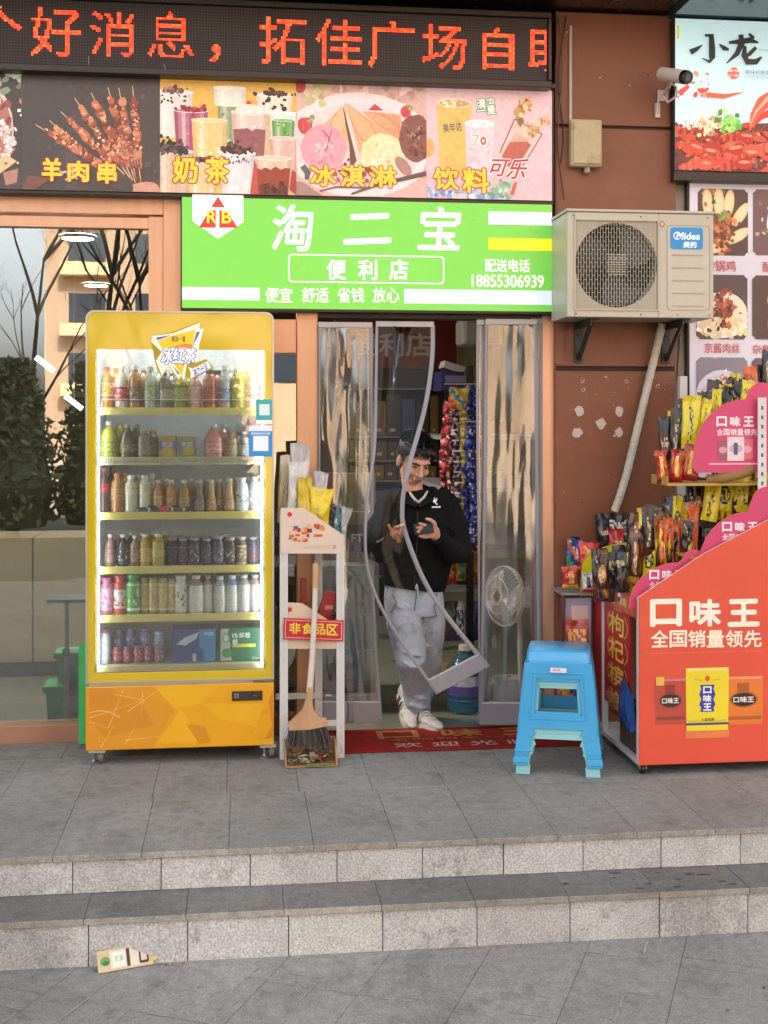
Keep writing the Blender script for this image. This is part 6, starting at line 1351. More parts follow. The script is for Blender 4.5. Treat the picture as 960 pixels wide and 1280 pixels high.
A.poly([(m_ - w_ * .17, a[1] + h_ * .3), (m_ + w_ * .17, a[1] + h_ * .3), (m_ + w_ * .14, a[1] + h_ * .36), (m_ + w_ * .19, a[1] + h_ * .42), (m_ + w_ * .14, a[1] + h_ * .5), (m_ + w_ * .19, a[1] + h_ * .58), (m_ + w_ * .14, a[1] + h_ * .66), (m_ + w_ * .17, a[1] + h_ * .73), (m_ - w_ * .17, a[1] + h_ * .73), (m_ - w_ * .14, a[1] + h_ * .66), (m_ - w_ * .19, a[1] + h_ * .58), (m_ - w_ * .14, a[1] + h_ * .5), (m_ - w_ * .19, a[1] + h_ * .42), (m_ - w_ * .14, a[1] + h_ * .36)], '#2f3a9a')
for i, ch in enumerate('口味王'): A.text(ch, m_ - w_ * .09, a[1] + h_ * (.595 - .135 * i), m_ + w_ * .09, a[1] + h_ * (.70 - .135 * i), '#f0eede', .04)
A.disc(m_, a[1] + h_ * .83, w_ * .06, h_ * .045, '#d0602a'); A.line([(m_ - w_ * .3, a[1] + h_ * .82), (m_ - w_ * .12, a[1] + h_ * .8)], .004, '#b8a040'); A.line([(m_ + w_ * .3, a[1] + h_ * .82), (m_ + w_ * .12, a[1] + h_ * .8)], .004, '#b8a040')
A.text('七星槟榔', a[0] + w_ * .36, a[1] + h_ * .15, a[0] + w_ * .66, a[1] + h_ * .2, '#6a5a2a', .02); A.poly([(a[0], a[1] - .035), (b[0], a[1] - .035), (b[0], a[1] - .002), (a[0], a[1] - .002)], '#de7a48')
a, b = sp(820, 857), sp(830, 846); A.poly([(a[0], a[1]), (b[0], a[1]), (b[0], b[1]), (a[0], b[1])], '#d8b04a')
A.build('print', REDP, sdp)
# the face with the open trays, seen at a slant
zf1 = sp(787, 748)[1]
q = MB(); q.box((XS + .002, YS0 + .014, zbt - .005), (XS + .03, YS0 + .04, zf1)); q.box((XS + .002, -.4, zbt - .005), (XS + .03, -.375, zf1)); q.box((XS + .002, YS0 + .041, zbt - .005), (XS + .03, -.401, zbt + .02)); q.box((XS + .03, YS0 + .02, zbt - .005), (2.75, -.2, zbt + .012)); q.build('frame', STF, ss, bevel=.002)
for x_, z_, z2_ in ((2.70, zbt, 1.75), (2.34, .5, 1.9)): q = MB(); q.box((x_, YS1 - .04, z_), (x_ + .04, YS1, z2_)); q.build('upright', STF, ss)
q = MB(); q.box((XS + .006, -.82, .235), (XS + .016, -.41, zf1 - .105), '#a81f24'); bp2 = q.build('front_panel', REDP, ss)
A = Art((XS + .0055, -.41, 0), (0, -1, 0), (0, 0, 1)); W = .41; zt_ = zf1 - .105
for i, ch in enumerate('枸杞槟榔'):
    zc_ = zt_ - .075 - i * .128; A.disc(.22, zc_, .165, .078, '#cf9a3c'); A.disc(.22, zc_, .152, .068, '#a81f24')
for i, ch in enumerate('枸杞槟榔'):
    zc_ = zt_ - .075 - i * .128; A.rect(.10, zc_ - .07, .33, zc_ + .07, '#a81f24'); A.text(ch, .09, zc_ - .052, .32, zc_ + .052, '#d8b84a', .022)
A.text('扫码有礼', .03, .25, .24, .29, '#c98a8a', .02); A.build('lettering', REDP, bp2)
q = MB(); q.box((XS - .004, YS0 + .03, zf1 - .10), (XS + .001, -.30, zf1 - .005), '#b8402e'); hd = q.build('header_band', REDP, ss)
A = Art((XS - .0045, -.30, zf1 - .10), (0, -1, 0), (0, 0, 1)); A.rect(.005, .006, .62, .09, '#c25a30'); A.text('口味王', .06, .02, .32, .075, '#e0b85a', .03); A.text('湖南', .38, .03, .5, .07, '#e0c08a', .03); A.build('lettering', REDP, hd)
q = MB(); q.box((XS + .004, -.37, .12), (XS + .02, -.21, zf1 + .01), '#a8202a'); q.build('edge_board', REDP, ss)
q = MB(); q.lathe([(.018, -.011), (.024, -.008), (.024, .008), (.018, .011)], (X(803, YS0 + .03), YS0 + .035, .0255), 16, '#1c1a1a', axis='x'); w1 = q.build('caster', M('caster_black', '#1b1a19', rough=.4), ss)
q = MB(); x_ = X(803, YS0 + .03); q.box((x_ - .018, YS0 + .02, .026), (x_ - .013, YS0 + .05, zbt - .006)); q.box((x_ + .013, YS0 + .02, .026), (x_ + .018, YS0 + .05, zbt - .006)); q.build('caster_fork', CH, w1)
for yy in (-.3,):
    q = MB(); q.lathe([(.018, -.011), (.024, -.008), (.024, .008), (.018, .011)], (XS + .05, yy, .0255), 16, axis='x'); q.box((XS + .032, yy - .012, .05), (XS + .068, yy + .012, zbt - .006)); q.build('caster', M('caster_black'), ss)
# trays and pink cards
def tier(pts, Y, zt_, x0_, x1_, txt, bump):
    q = MB(); q.prism([sp(p[0], p[1], Y) for p in pts], (0, Y, 0), (1, 0, 0), (0, 0, 1), (0, .006, 0), '#c33c66', '#d98a4a'); cd_ = q.build('tier_card', PINKC, ss)
    A = Art((0, Y - .0006, 0)); txt(A, lambda px, py: sp(px, py, Y)); A.build('print', PINKC, cd_)
arc = lambda x0, y0, x1, y1, n, k=1: [(x0 + (x1 - x0) * (1 - math.cos(math.pi / 2 * i / n)), y0 + (y1 - y0) * math.sin(math.pi / 2 * i / n)) for i in range(n + 1)]
bmp = lambda cx, cy, r_, a0, a1, n=8: [(cx + r_ * math.cos(R(a0 + (a1 - a0) * i / n)), cy - r_ * math.sin(R(a0 + (a1 - a0) * i / n))) for i in range(n + 1)]
def kw(x0, y0, k=1.):
    def f(A, m):
        for i, ch in enumerate('口味王'): a, d = m(x0 + i * 16 * k, y0 + 11 * k), m(x0 + 11.5 * k + i * 16 * k, y0); A.text(ch, a[0], a[1], d[0], d[1], '#ecd8de', .045)
        for i, ch in enumerate('全国销量领先'): a, d = m(x0 + i * 8.1 * k, y0 + 22 * k), m(x0 + 7.2 * k + i * 8.1 * k, y0 + 14.5 * k); A.text(ch, a[0], a[1], d[0], d[1], '#e6c8d0', .03)
    return f
YT = YS0 + .02
tier(arc(786, 760, 848, 703, 8) + bmp(868, 702, 15, 170, 10) + [(884, 705), (905, 730), (905, 760)], YT + .022, 0, 0, 0, kw(812, 713), 0)
tier(arc(872, 715, 934, 640, 8) + bmp(960, 628, 20, 170, 60) + [(985, 620), (985, 700), (900, 715)], YT + .011, 0, 0, 0, kw(903, 653), 0)
YC3 = -.90
def topcard(A, m):
    kw(896, 521, 1.05)(A, m)
    for (x0, x1, y0, y1, c, ov) in ((897, 910, 551, 574, '#8f5360', '#c8929a'), (927, 941, 549, 574, '#c86478', '#d99aa6'), (909, 930, 546, 576, '#dcc4c8', '#b8a0b0')):
        a, d = m(x0, y1), m(x1, y0); w_, h_ = d[0] - a[0], d[1] - a[1]; A.rect(a[0], a[1], d[0], d[1], c); A.disc(a[0] + w_ * .5, a[1] + h_ * .5, w_ * .4, h_ * .18, ov)
        if x0 == 909: A.rect(a[0] + w_ * .38, a[1] + h_ * .25, a[0] + w_ * .62, a[1] + h_ * .75, '#4a4a8a')
    a, d = m(886, 581), m(954, 578.6); A.rect(a[0], a[1], d[0], d[1], '#e0a8b4')
tier(arc(867, 570, 932, 499, 9)[0:] + bmp(953, 497, 19, 170, 60) + [(985, 482), (985, 590), (870, 591), (866, 585)], YC3, 0, 0, 0, topcard, 0)
TR = M('tray_card', '#b08a3c', rough=.5, var=.1)
q = MB(); a, d = P(822, 603, -.70), P(880, 590, -.88)
q.box((X(823, -.75), -.89, Z(606, -.8, 860)), (2.72, -.66, Z(603, -.8, 860))); q.box((X(823, -.75) - .004, -.89, Z(605.5, -.8, 860)), (X(823, -.75), -.66, Z(594, -.8, 860))); q.box((2.2, -.659, Z(606, -.8, 860)), (2.72, -.3, Z(603, -.8, 860))); q.build('tray', TR, ss)
q = MB(); q.tube([P(884, 600, -.87), P(905, 598, -.9), P(930, 592, -.9), P(942, 586, -.9)], .022, 10, flat=.35); q.build('curled_card', M('curled_gold_card', '#7d5c2a', rough=.45, var=.1), ss)
q = MB(); q.box((XS + .03, -.93, zf1 - .03), (2.35, -.38, zf1 - .02)); q.box((2.12, -.93, sp(880, 700)[1]), (2.72, -.36, sp(880, 697)[1])); q.build('tray', TR, ss)
q = MB(); x_ = X(952, -.93); q.box((x_ - .02, -.935, .6), (x_ + .022, -.93, Z(497, -.93, 952)), '#cbc7c6')
for k in range(18): q.box((x_ - .004, -.9362, .95 + k * .045), (x_ + .006, -.9352, .968 + k * .045), '#4a4a52')
q.build('upright', M('upright_slotted', attr=True, rough=.4), ss)
BK = ['#191516', '#3a2b20', '#5a2420', '#c8a878']; YE_ = ['#d8c018', '#cbb41a', '#28201a', '#2a2222']; RD = ['#a8241e', '#d8a83c', '#7a1a18', '#e8c878']; OR = ['#c85a1c', '#d8b03a', '#3a1c14', '#2a1a14']; BR = ['#3a1f18', '#a85a2c', '#c88a3a', '#e0c8a0']; PKC = [BK, YE_, RD, OR, BR]
PKN = ['black', 'yellow', 'red', 'orange', 'dark brown']
cnt = {}
def put(px, pyb, wpx, hpx, Y, ci, rz, tier_, roll=0., tilt=-.08, st_=None, seed=None):
    k = len(cnt); b_ = P(px, pyb, Y); m_ = (Y - CAMY) / ray(px)[1]
    key = (PKN[ci], tier_); cnt[(k, key)] = 1; n = sum(1 for c_ in cnt if c_[1] == key)
    lab = f'{PKN[ci]} snack pouch, {ORD[n - 1]} of its colour from left, on {tier_}'
    bag(b_, wpx * m_, hpx * m_, .045, PKC[ci], lab, 'snack pouch', 'snack_pouch', seed if seed is not None else k * 3 + 1, rz, tilt, roll, st_ if st_ is not None else k % 4, f'pouches on {tier_}', nu=14, nv=22)
T1 = 'red stand top tier'
for a_ in ((832, 586, 18, 66, -.62, 0, -.5), (844, 584, 18, 74, -.66, 0, -.6, .05), (854, 582, 18, 84, -.60, 0, -.4), (862, 572, 24, 78, -.70, 1, -.5, .03, -.05, 1), (880, 566, 20, 78, -.66, 0, -.5, .1), (876, 560, 14, 62, -.72, 1, -.7, .14), (893, 552, 18, 66, -.70, 1, -.4, .08), (890, 545, 18, 70, -.6, 0, -.3), (905, 545, 16, 62, -.72, 0, -.5, .04), (912, 540, 15, 60, -.68, 1, -.3, -.05), (921, 535, 16, 60, -.64, 0, -.5), (929, 525, 14, 50, -.72, 1, -.5, .1), (936, 524, 16, 48, -.62, 1, -.2), (898, 540, 24, 44, -.5, 0, -.2, .3)): put(*a_[:7], T1, *(a_[7:8] or (0,)), *(a_[8:9] or (-.08,)), *(a_[9:10] or (None,)))
for a_ in ((829, 605, 16, 42, -.80, 2, -.3, -.04), (845, 604, 17, 42, -.80, 2, -.35, .03), (862, 601, 19, 46, -.82, 2, -.5, .12)): put(*a_[:7], 'front lip of top tier', a_[7], -.1, 1)
T2 = 'red stand middle tier'
for a_ in ((795, 704, 22, 64, -.5, 4, -.15, 0), (806, 704, 20, 60, -.46, 4, -.3, 0), (823, 695, 22, 64, -.55, 4, -.3, 0), (836, 690, 20, 66, -.52, 3, -.4, .04), (846, 692, 20, 74, -.6, 0, -.5, 0), (858, 690, 22, 62, -.66, 1, -.6, .1), (862, 680, 22, 60, -.55, 4, -.3, 0), (872, 665, 18, 66, -.62, 4, -.3, .05), (884, 660, 22, 66, -.75, 1, -.5, .15), (876, 660, 18, 50, -.45, 0, -.2, 0), (898, 655, 18, 56, -.66, 0, -.4, .05), (905, 650, 20, 62, -.72, 1, -.4, .06), (915, 650, 16, 62, -.6, 3, -.3, .1), (922, 645, 22, 56, -.74, 1, -.5, .1), (932, 640, 18, 62, -.66, 1, -.3, .18), (944, 632, 20, 58, -.7, 1, -.4, .25), (910, 640, 14, 50, -.5, 3, -.1, .3)): put(*a_[:7], T2, a_[7])
T3 = 'red stand lowest tier'
for a_ in ((752, 752, 20, 66, -.55, 0, -.5, -.12), (763, 752, 22, 62, -.6, 0, -.4, .0), (774, 748, 18, 66, -.5, 0, -.4, 0), (783, 752, 22, 60, -.66, 1, -.3, .1), (793, 744, 18, 60, -.6, 4, -.4, 0), (800, 735, 18, 60, -.62, 3, -.4, .1), (808, 728, 16, 56, -.7, 1, -.5, .16), (815, 725, 16, 64, -.6, 4, -.3, .05), (822, 718, 18, 62, -.66, 3, -.4, .12), (833, 715, 18, 50, -.72, 0, -.3, .1), (841, 712, 22, 62, -.7, 3, -.3, 0), (832, 706, 22, 60, -.62, 3, -.2, -.1), (856, 708, 20, 60, -.72, 3, -.4, .15), (789, 700, 24, 30, -.5, 0, -.2, .3)): put(*a_[:7], T3, a_[7])
r = random.Random(77)
for tn, T, ln_, ys in ((1, T1, [(830, 580), (858, 572), (885, 552), (915, 532), (945, 512)], (-.6, -.42)), (2, T2, [(800, 702), (840, 690), (875, 660), (910, 645), (950, 622)], (-.72, -.42)), (3, T3, [(748, 752), (785, 742), (812, 722), (842, 706), (862, 700)], (-.75, -.45))):
    for k in range(20):
        t = (k + r.random()) / 16 * (len(ln_) - 1); i = min(len(ln_) - 2, int(t)); t -= i; px = ln_[i][0] + (ln_[i + 1][0] - ln_[i][0]) * t; py = ln_[i][1] + (ln_[i + 1][1] - ln_[i][1]) * t
        put(px, py - r.uniform(0, 8), r.uniform(12, 18), r.uniform(46, 66), r.uniform(*ys), r.choice((0, 0, 0, 1, 4, 0, 3) if tn == 1 else (0, 4, 3, 0, 1, 0, 4)), r.uniform(-.55, -.15), T, r.uniform(-.06, .08), r.uniform(-.16, -.04))
# a small white-and-blue bottle pouch at the front of the lowest tier
bag(P(778, 752, -.70), .052, .13, .03, ['#c8c8c4', '#2f3a8a', '#3a4a9a', '#d8d8d8'], 'small white and blue bottle shaped pouch at stand front', 'snack pouch', 'snack_pouch', 5, -.3, -.05, 0, 1)
# blue cloth and brown crate in the stand's lower opening
q = MB(); 
q.grid(lambda u, v: (XS - .006 - .03 * math.sin(math.pi * u) * math.sin(math.pi * v) - .012 * math.sin(u * 21 + v * 5) * v, -.93 + .22 * u + .01 * math.sin(v * 9), .20 + .19 * (1 - v) - .02 * math.sin(u * 7)), 24, 16, lambda u, v: jit(lin('#1d3f78'), .2))
tag(q.build('blue_cloth', M('blue_cloth_fibre', attr=True, rough=.8, var=.15, vs_=25)), 'crumpled dark blue cloth hung in side of red stand', 'cloth')
cr = thing('slatted_crate', 'brown slatted crate standing inside base of red stand', 'crate', (XS + .12, -.78, zbt + .02))
for k in range(5): q = MB(); q.box((XS + .02, -.93 + k * .064, zbt + .022), (XS + .034, -.93 + k * .064 + .052, .30)); q.build('slat', M('crate_brown', '#5a4636', rough=.6, var=.15), cr, bevel=.002)
q = MB(); q.box((XS + .036, -.93, zbt + .022), (XS + .3, -.62, .28)); q.build('body', M('crate_dark', '#2f251e', rough=.7), cr)
# smaller yellow and red counter display left of the stand
yd = thing('counter_display', 'small red counter display with yellow arched back by the pillar', 'display stand', (1.72, -.2, 0))
q = MB(); a, d = P(702, 737, -.30), P(741, 748, -.30); zt_ = a.z
q.box((a.x, -.30, zt_ - .03), (d.x, -.08, zt_ - .018), '#8f8a86'); q.box((a.x, -.30, .05), (a.x + .014, -.285, zt_ - .031), '#5a3a30'); q.box((a.x + .03, -.27, .34), (d.x, -.26, zt_ - .05), '#a89ab8'); q.box((a.x + .06, -.272, zt_ - .3), (a.x + .15, -.2705, zt_ - .09), '#d8b8b0'); q.box((a.x + .05, -.29, .1), (d.x, -.28, .34), '#8a1f22'); q.box((a.x, -.28, .02), (d.x, -.06, .06), '#c8c0b8'); q.build('shelf_unit', REDP, yd)
A = Art((a.x, -.2715, 0)); 
for k in range(3): A.disc(.075 + .03 * k, zt_ - .16 - .09 * k, .03, .03, '#d8962e'); A.disc(.075 + .03 * k, zt_ - .16 - .09 * k, .02, .02, '#c23a2a')
A.build('print', REDP, yd)
Yy = -.26; up_ = lambda px, py: (X(px, Yy), Z(py, Yy, px))
q = MB(); q.prism([up_(*p) for p in [(725, 745)] + arc(727, 712, 790, 678, 8) + [(806, 684), (806, 745)]], (0, Yy, 0), (1, 0, 0), (0, 0, 1), (0, .006, 0), '#d0c41e', '#b8ac2a'); q.build('arched_back', REDP, yd)
GR = 'packs on the small counter display'
def pk(px, pyb, wpx, hpx, Y, cols, lab, rz=0, roll=0, st_=0, seed=1): m_ = (Y - CAMY) / ray(px)[1]; bag(P(px, pyb, Y), wpx * m_, hpx * m_, .05, cols, lab, 'snack pouch', 'snack_pouch', seed, rz, -.06, roll, st_, GR)
pk(713, 735, 21, 27, -.30, ['#b82226', '#d8963a', '#e0b84a', '#d8c08a'], 'small red pouch with gold print at counter display front', 0, 0, 1, 3)
pk(716, 716, 22, 42, -.18, ['#2a4a86', '#c8662a', '#3a7a4a', '#d8d0c0'], 'blue orange and green pouch behind small red one', .2, .1, 2, 4)
pk(723, 716, 16, 44, -.14, ['#1a1618', '#3a2a28', '#5a2420', '#c8a878'], 'black pouch half hidden beside the red carton pouch', .2, 0, 0, 5)
pk(733, 718, 26, 40, -.20, ['#c02a24', '#d8442c', '#a81f1e', '#e0b84a'], 'bright red pouch with gold stroke on counter display', -.1, .06, 2, 6)
pk(738, 712, 20, 30, -.16, ['#2f6a3a', '#3f8a4a', '#1f4a2a', '#c8c8a0'], 'green pouch peeping over the yellow arch', .1, .2, 2, 7)
pk(757, 690, 18, 48, -.12, ['#1c1820', '#5a2430', '#2a2a3a', '#c8a878'], 'dark tall pouch leaning left above yellow arch', .1, -.1, 0, 8)
pk(773, 690, 26, 48, -.12, ['#161314', '#c8a090', '#3a2622', '#e0d0c0'], 'broad black pouch with pale print above yellow arch', -.1, 0, 3, 9)
pk(770, 695, 20, 34, -.20, ['#b82a28', '#c84a3a', '#8f1f1e', '#e0c0a0'], 'red pouch standing before the broad black one', .1, .05, 0, 10)
pk(796, 690, 8, 42, -.16, ['#7a1f22', '#8a2a2a', '#5a1618', '#a85a50'], 'thin maroon stick pack leaning right beside pillar', 0, .62, 0, 11)
pk(735, 740, 16, 24, -.31, ['#d8d0c8', '#3a3434', '#c83a2a', '#2a2422'], 'little white and red box pouch at yellow card corner', 0, 0, 1, 12)
bag((X(713, -.34), -.34, .18), .09, .16, .05, ['#1f3a78', '#2a4a8a', '#16285a', '#4a6aa8'], 'dark blue cloth bag tucked under counter display', 'bag', 'cloth_bag', 15, 0, .1, .3, 2)
bag((X(722, -.35), -.35, .36), .12, .27, .05, ['#9f2024', '#b02a2a', '#c8903a', '#d8b050'], 'red gift bag hanging under the counter display', 'bag', 'gift_bag', 16, -.2, 0, 0, 3)
bag((X(713, -.36), -.36, .03), .15, .33, .06, ['#b02420', '#d8a03a', '#c83a2a', '#e0c060'], 'red and gold bag standing behind stool legs', 'bag', 'gift_bag', 17, 0, -.05, 0, 2)

# ------------------------------------------------------------------ inside the shop
BLK = M('black_shelf_steel', '#171616', rough=.4, metal=.3)
GRY = M('shelf_grey', '#8f9296', rough=.4)
sh = thing('black_shelving', 'black steel shelving just inside doorway holding snacks', 'shelving', (X(588, .9), .9, 0))
ySh = .85; q = MB(); x_ = X(588, ySh); q.box((x_ - .02, ySh, 0), (x_ + .02, ySh + .04, 2.0)); q.box((X(548, 2.2), 2.2, 0), (X(548, 2.2) + .04, 2.24, 2.0)); q.box((1.95, ySh, 0), (1.99, ySh + .04, 2.0)); q.build('upright', BLK, sh)
for py in (878, 770, 730, 682): pass
zs = [Z(p, ySh, 575) for p in (870, 735, 682, 610, 545)]
for z in zs:
    q = MB(); q.box((X(556, ySh + .02), ySh + .02, z - .025), (2.2, 2.4, z)); q.build('shelf', GRY, sh)
r = random.Random(31)
SN = ['#b8302c', '#3a8a3c', '#c8a02a', '#2f4a9a', '#8a2a5a', '#d8d0c0', '#5a2a20', '#c86a2a', '#3a3a40']
ic = [0]
def inpack(px, pyb, wpx, hpx, Y, lab, cat='snack bag', st_=None, cols=None, group='snacks on the black shelving', nm='snack_bag', rz=0):
    ic[0] += 1; m_ = (Y - CAMY) / ray(px)[1]; cs_ = cols or [r.choice(SN) for _ in range(4)]
    bag(P(px, pyb, Y), wpx * m_, hpx * m_, .06, cs_, lab, cat, nm, ic[0] * 5, rz, -.05, r.uniform(-.08, .08), st_ if st_ is not None else r.randrange(4), group, nu=10, nv=14)
sn_lab = ['leftmost', 'middle', 'right hand']
for si, (pyb, hp, nm_) in enumerate(((731, 38, 'upper'), (800, 48, 'middle'), (866, 44, 'low'))):
    for k, px in enumerate((565, 576, 596)):
        inpack(px, pyb, 18, hp, ySh + .06, f'{sn_lab[k]} of three crinkled snack bags on {nm_} inner shelf')
for k in range(4):
    b_ = P(580 + k * 5.2, 680, ySh + .05); o = MB(); c = ['#34507f', '#b8b8b4', '#2a3a66', '#8a9ab0'][k]; o.lathe([(.016, 0), (.018, .01), (.018, .11), (.008, .14), (.008, .16)], b_, 10, c)
    tag(o.build('small_bottle', LIQ), f'small {["dark blue", "white", "navy", "pale blue"][k]} bottle on inner shelf beside man', 'bottle', 'small bottles on inner shelf')
# hanging strips of snacks on a wire hook rail
hk = thing('hook_rail', 'wire hook rail hung with strips of snacks inside doorway', 'rail', P(580, 480, .62))
q = MB()
for (py, x0, x1) in ((480, 555, 606), (527, 576, 640), (533, 576, 600), (590, 600, 635)): q.tube([P(x0, py, .62), P(x1, py, .62)], .004, 6)
q.tube([P(606, 470, .62), P(606, 700, .62)], .005, 6); q.build('wire', M('hook_wire', '#8a8a8c', rough=.3, metal=.7), hk)
cc_ = [['#8a1f2c', '#c84a50', '#e0b0a0', '#2a1416'], ['#4a1f2c', '#d8b8a8', '#8a2a3a', '#1a1014'], ['#2a2030', '#a89ab0', '#4a3a5a', '#d8d0c8'], ['#a89a4a', '#c8ba70', '#8a7a30', '#e0d8a8'], ['#1f2f7a', '#3a50a8', '#8aa0d8', '#16204a'], ['#24357f', '#2f48a0', '#c8d0e8', '#141c44'], ['#7a1f26', '#a83a3a', '#d8a08a', '#2a1214']]
nmz = ['dark red', 'maroon', 'purple black', 'yellowish', 'deep blue', 'bright blue', 'brick red']
for k, (px, y0, y1, yy) in enumerate(((559, 500, 590, .62), (563, 498, 640, .64), (570, 497, 668, .61), (577, 496, 655, .63), (583, 535, 690, .62), (590, 533, 684, .6), (596, 560, 690, .62), (556, 505, 640, .74), (567, 500, 690, .76), (574, 515, 700, .74), (581, 500, 640, .75), (588, 480, 600, .74), (595, 485, 640, .76), (602, 500, 690, .72))):
    z0_, z1_ = Z(y1, yy, px), Z(y0, yy, px); n_ = max(3, int((z1_ - z0_) / .062)); rr_ = random.Random(k); q = MB(); wd = .044
    def pos(u, v): 
        j = v * n_; b_ = abs(math.sin(math.pi * j)); return (X(px, yy) + (u - .5) * wd * (1 + .16 * b_) + .012 * math.sin(v * 6 + k * 2), yy - .02 * b_ * math.sin(math.pi * u) - .01 * (k % 2) + .008 * math.sin(j * 3), z1_ - (z1_ - z0_) * v)
    cells_ = {}
    q.grid(pos, 8, n_ * 7, lambda u, v: jit(lin(cc_[k % 7][3 if (v * n_) % 1 < .12 else (1 if noise.noise(Vector((u * 2.5, v * n_ * 2.2, k))) > .12 else 2 if noise.noise(Vector((u * 4, v * n_ * 4, k + 9))) > .25 else 0)]), .12, rr_))
    tag(q.build('snack_strip', BAGM), f'{nmz[k % 7]}{" rear" if k > 6 else ""} strip of little snack packs hanging from hook rail', 'snack strip', 'snack strips on the hook rail')
bag(P(571, 512, .60), .12, .13, .03, ['#b8a83a', '#3a7ab0', '#c84a3a', '#e0d8a0'], 'yellow header pack with blue picture above snack strips', 'snack bag', 'snack_bag', 77, 0, 0, .1, 2)
# red cabinet, boxes and back shelves
q = thing('red_cabinet', 'dark red lit cabinet high at back of shop with pale lettering', 'cabinet', (1.2, 3.4, 1.9))
m_ = MB(); Yc = 2.6; m_.box((X(420, Yc), Yc, Z(480, Yc, 500)), (X(571, Yc), Yc + .5, Z(398, Yc, 500))); m_.build('cabinet_body', M('dark_red_laminate', '#5e1d18', rough=.35), q)
A = Art((X(420, Yc), Yc - .002, 0)); z_ = Z(445, Yc, 480); A.text('便利店', .12, z_, .72, z_ + .17, '#9a8f8a', .02); A.text('烟酒茶', .0, z_ - .30, .75, z_ - .17, '#8f8a84', .02); A.build('lettering', PRINT_MATTE, q)
q = thing('blue_bin', 'blue and white plastic box on top of black shelving', 'box', P(563, 488, 1.4)); m_ = MB(); a, d = P(551, 488, 1.4), P(580, 464, 1.4)
m_.box((a.x, 1.4, a.z), (d.x, 1.7, d.z), '#2b2f6e'); m_.box((a.x + .03, 1.395, a.z + .05), (d.x + .01, 1.399, d.z - .03), '#7a7ea8'); m_.box((a.x + .02, 1.4, d.z + .002), (a.x + .16, 1.6, d.z + .05), '#b8b4bc', Matrix.Rotation(.3, 3, 'Y')); m_.build('box_shell', LBL, q, bevel=.01)
q = thing('wall_unit', 'white indoor air unit high on tan inner wall', 'air unit', P(583, 430, 1.9)); m_ = MB(); a, d = P(575, 432, 1.9), P(592, 398, 1.9); m_.box((a.x, 1.8, a.z), (d.x + .2, 2.1, d.z)); m_.build('housing', M('unit_white', '#a9a8a2', rough=.4), q, bevel=.03)
bs_ = thing('back_shelves', 'dark shelves of brown cartons behind the man', 'shelving', (.9, 3.0, 0)); Yb = 2.2
q = MB(); q.box((X(440, Yb), Yb + .35, .2), (X(556, Yb), Yb + .4, 2.05), '#2a221c')
for py in (485, 545, 575, 600, 650, 720): z = Z(py, Yb, 500); q.box((X(440, Yb), Yb, z - .012), (X(556, Yb), Yb + .349, z), '#6b6152')
q.build('rack', M('back_rack', attr=True, rough=.6), bs_)
k = 0
for py, hp in ((545, 52), (575, 24), (600, 20), (650, 42), (720, 60)):
    x = 442
    while x < 545:
        w_ = r.uniform(9, 19); a, d = P(x, py - .5, Yb + .03), P(min(x + w_ - 1.5, 553), py - hp * r.uniform(.75, 1), Yb + .03); c = r.choice(['#3a2a1e', '#4a3622', '#2a201a', '#55452c', '#221f20', '#44453a', '#5a2a22', '#302c26', '#2a3a5a', '#5a4a1e', '#3a4a30'])
        o = MB(); o.box((a.x, Yb + .03, a.z + .002), (d.x, Yb + .3, d.z), c); o.box((a.x + .02, Yb + .0285, a.z + .03), (a.x + (d.x - a.x) * .6, Yb + .0295, a.z + .05), '#a8905a')
        k += 1; tag(o.build('stored_carton', LBL), 'small dim carton on the dark back shelves', 'carton', 'cartons on the back shelves'); x += w_
# glass counter and things on the left of the doorway
gc = thing('glass_counter', 'glass shop counter left of doorway holding cartons', 'counter', (.55, .7, 0)); a, d = P(372, 882, .45), P(474, 706, .45); zc_ = d.z
q = MB(); q.box((-.2, .45, zc_ - .03), (d.x, 1.0, zc_)); q.box((-.2, .45, .02), (d.x, .47, .09)); q.box((d.x - .02, .45, .091), (d.x, .47, zc_ - .031)); q.box((-.2, .46, Z(768, .46, 430) - .012), (d.x - .03, .95, Z(768, .46, 430))); q.build('frame', M('counter_alu', '#8d908f', rough=.4, metal=.4), gc, bevel=.002)
q = MB(); q.box((-.2, .452, .09), (d.x - .02, .456, zc_ - .031)); q.build('pane', sheet('counter_glass', '#cdd6d2', refl=.1), gc)
def ibox(px0, px1, py0, py1, Y, c, lab, nm='stored_box', c2=None, txt=None):
    a, d = P(px0, py1, Y), P(px1, py0, Y); t = thing(nm, lab, 'box', ((a.x + d.x) / 2, Y + .08, a.z)); o = MB(); o.box((a.x, Y, a.z), (d.x, Y + .16, d.z), c); o.build('box_shell', LBL, t, bevel=.003)
    if c2: A = Art((a.x, Y - .001, a.z)); W, H = d.x - a.x, d.z - a.z; A.rect(W * .1, H * .3, W * .9, H * .7, c2); 
    if c2 and txt: A.text(txt, W * .2, H * .36, W * .8, H * .64, '#d8d8d0', .02)
    if c2: A.build('print', LBL, t)
ibox(428, 470, 772, 812, .55, '#2f6a44', 'green carton inside the glass counter', c2='#3f8a58'); ibox(400, 425, 775, 810, .6, '#7d8a86', 'grey green carton inside the glass counter')
ibox(430, 448, 818, 866, .52, '#24479a', 'blue carton low inside the glass counter', c2='#2f5ab8', txt='加加'); ibox(404, 428, 818, 870, .55, '#9aa09c', 'pale carton low inside the glass counter', c2='#b0b4b0')
ibox(428, 466, 640, 704, .6, '#6f7158', 'olive green box standing on the glass counter'); ibox(398, 424, 592, 704, .7, '#7a4f48', 'dusty red box standing on the glass counter', c2='#8f6a64')
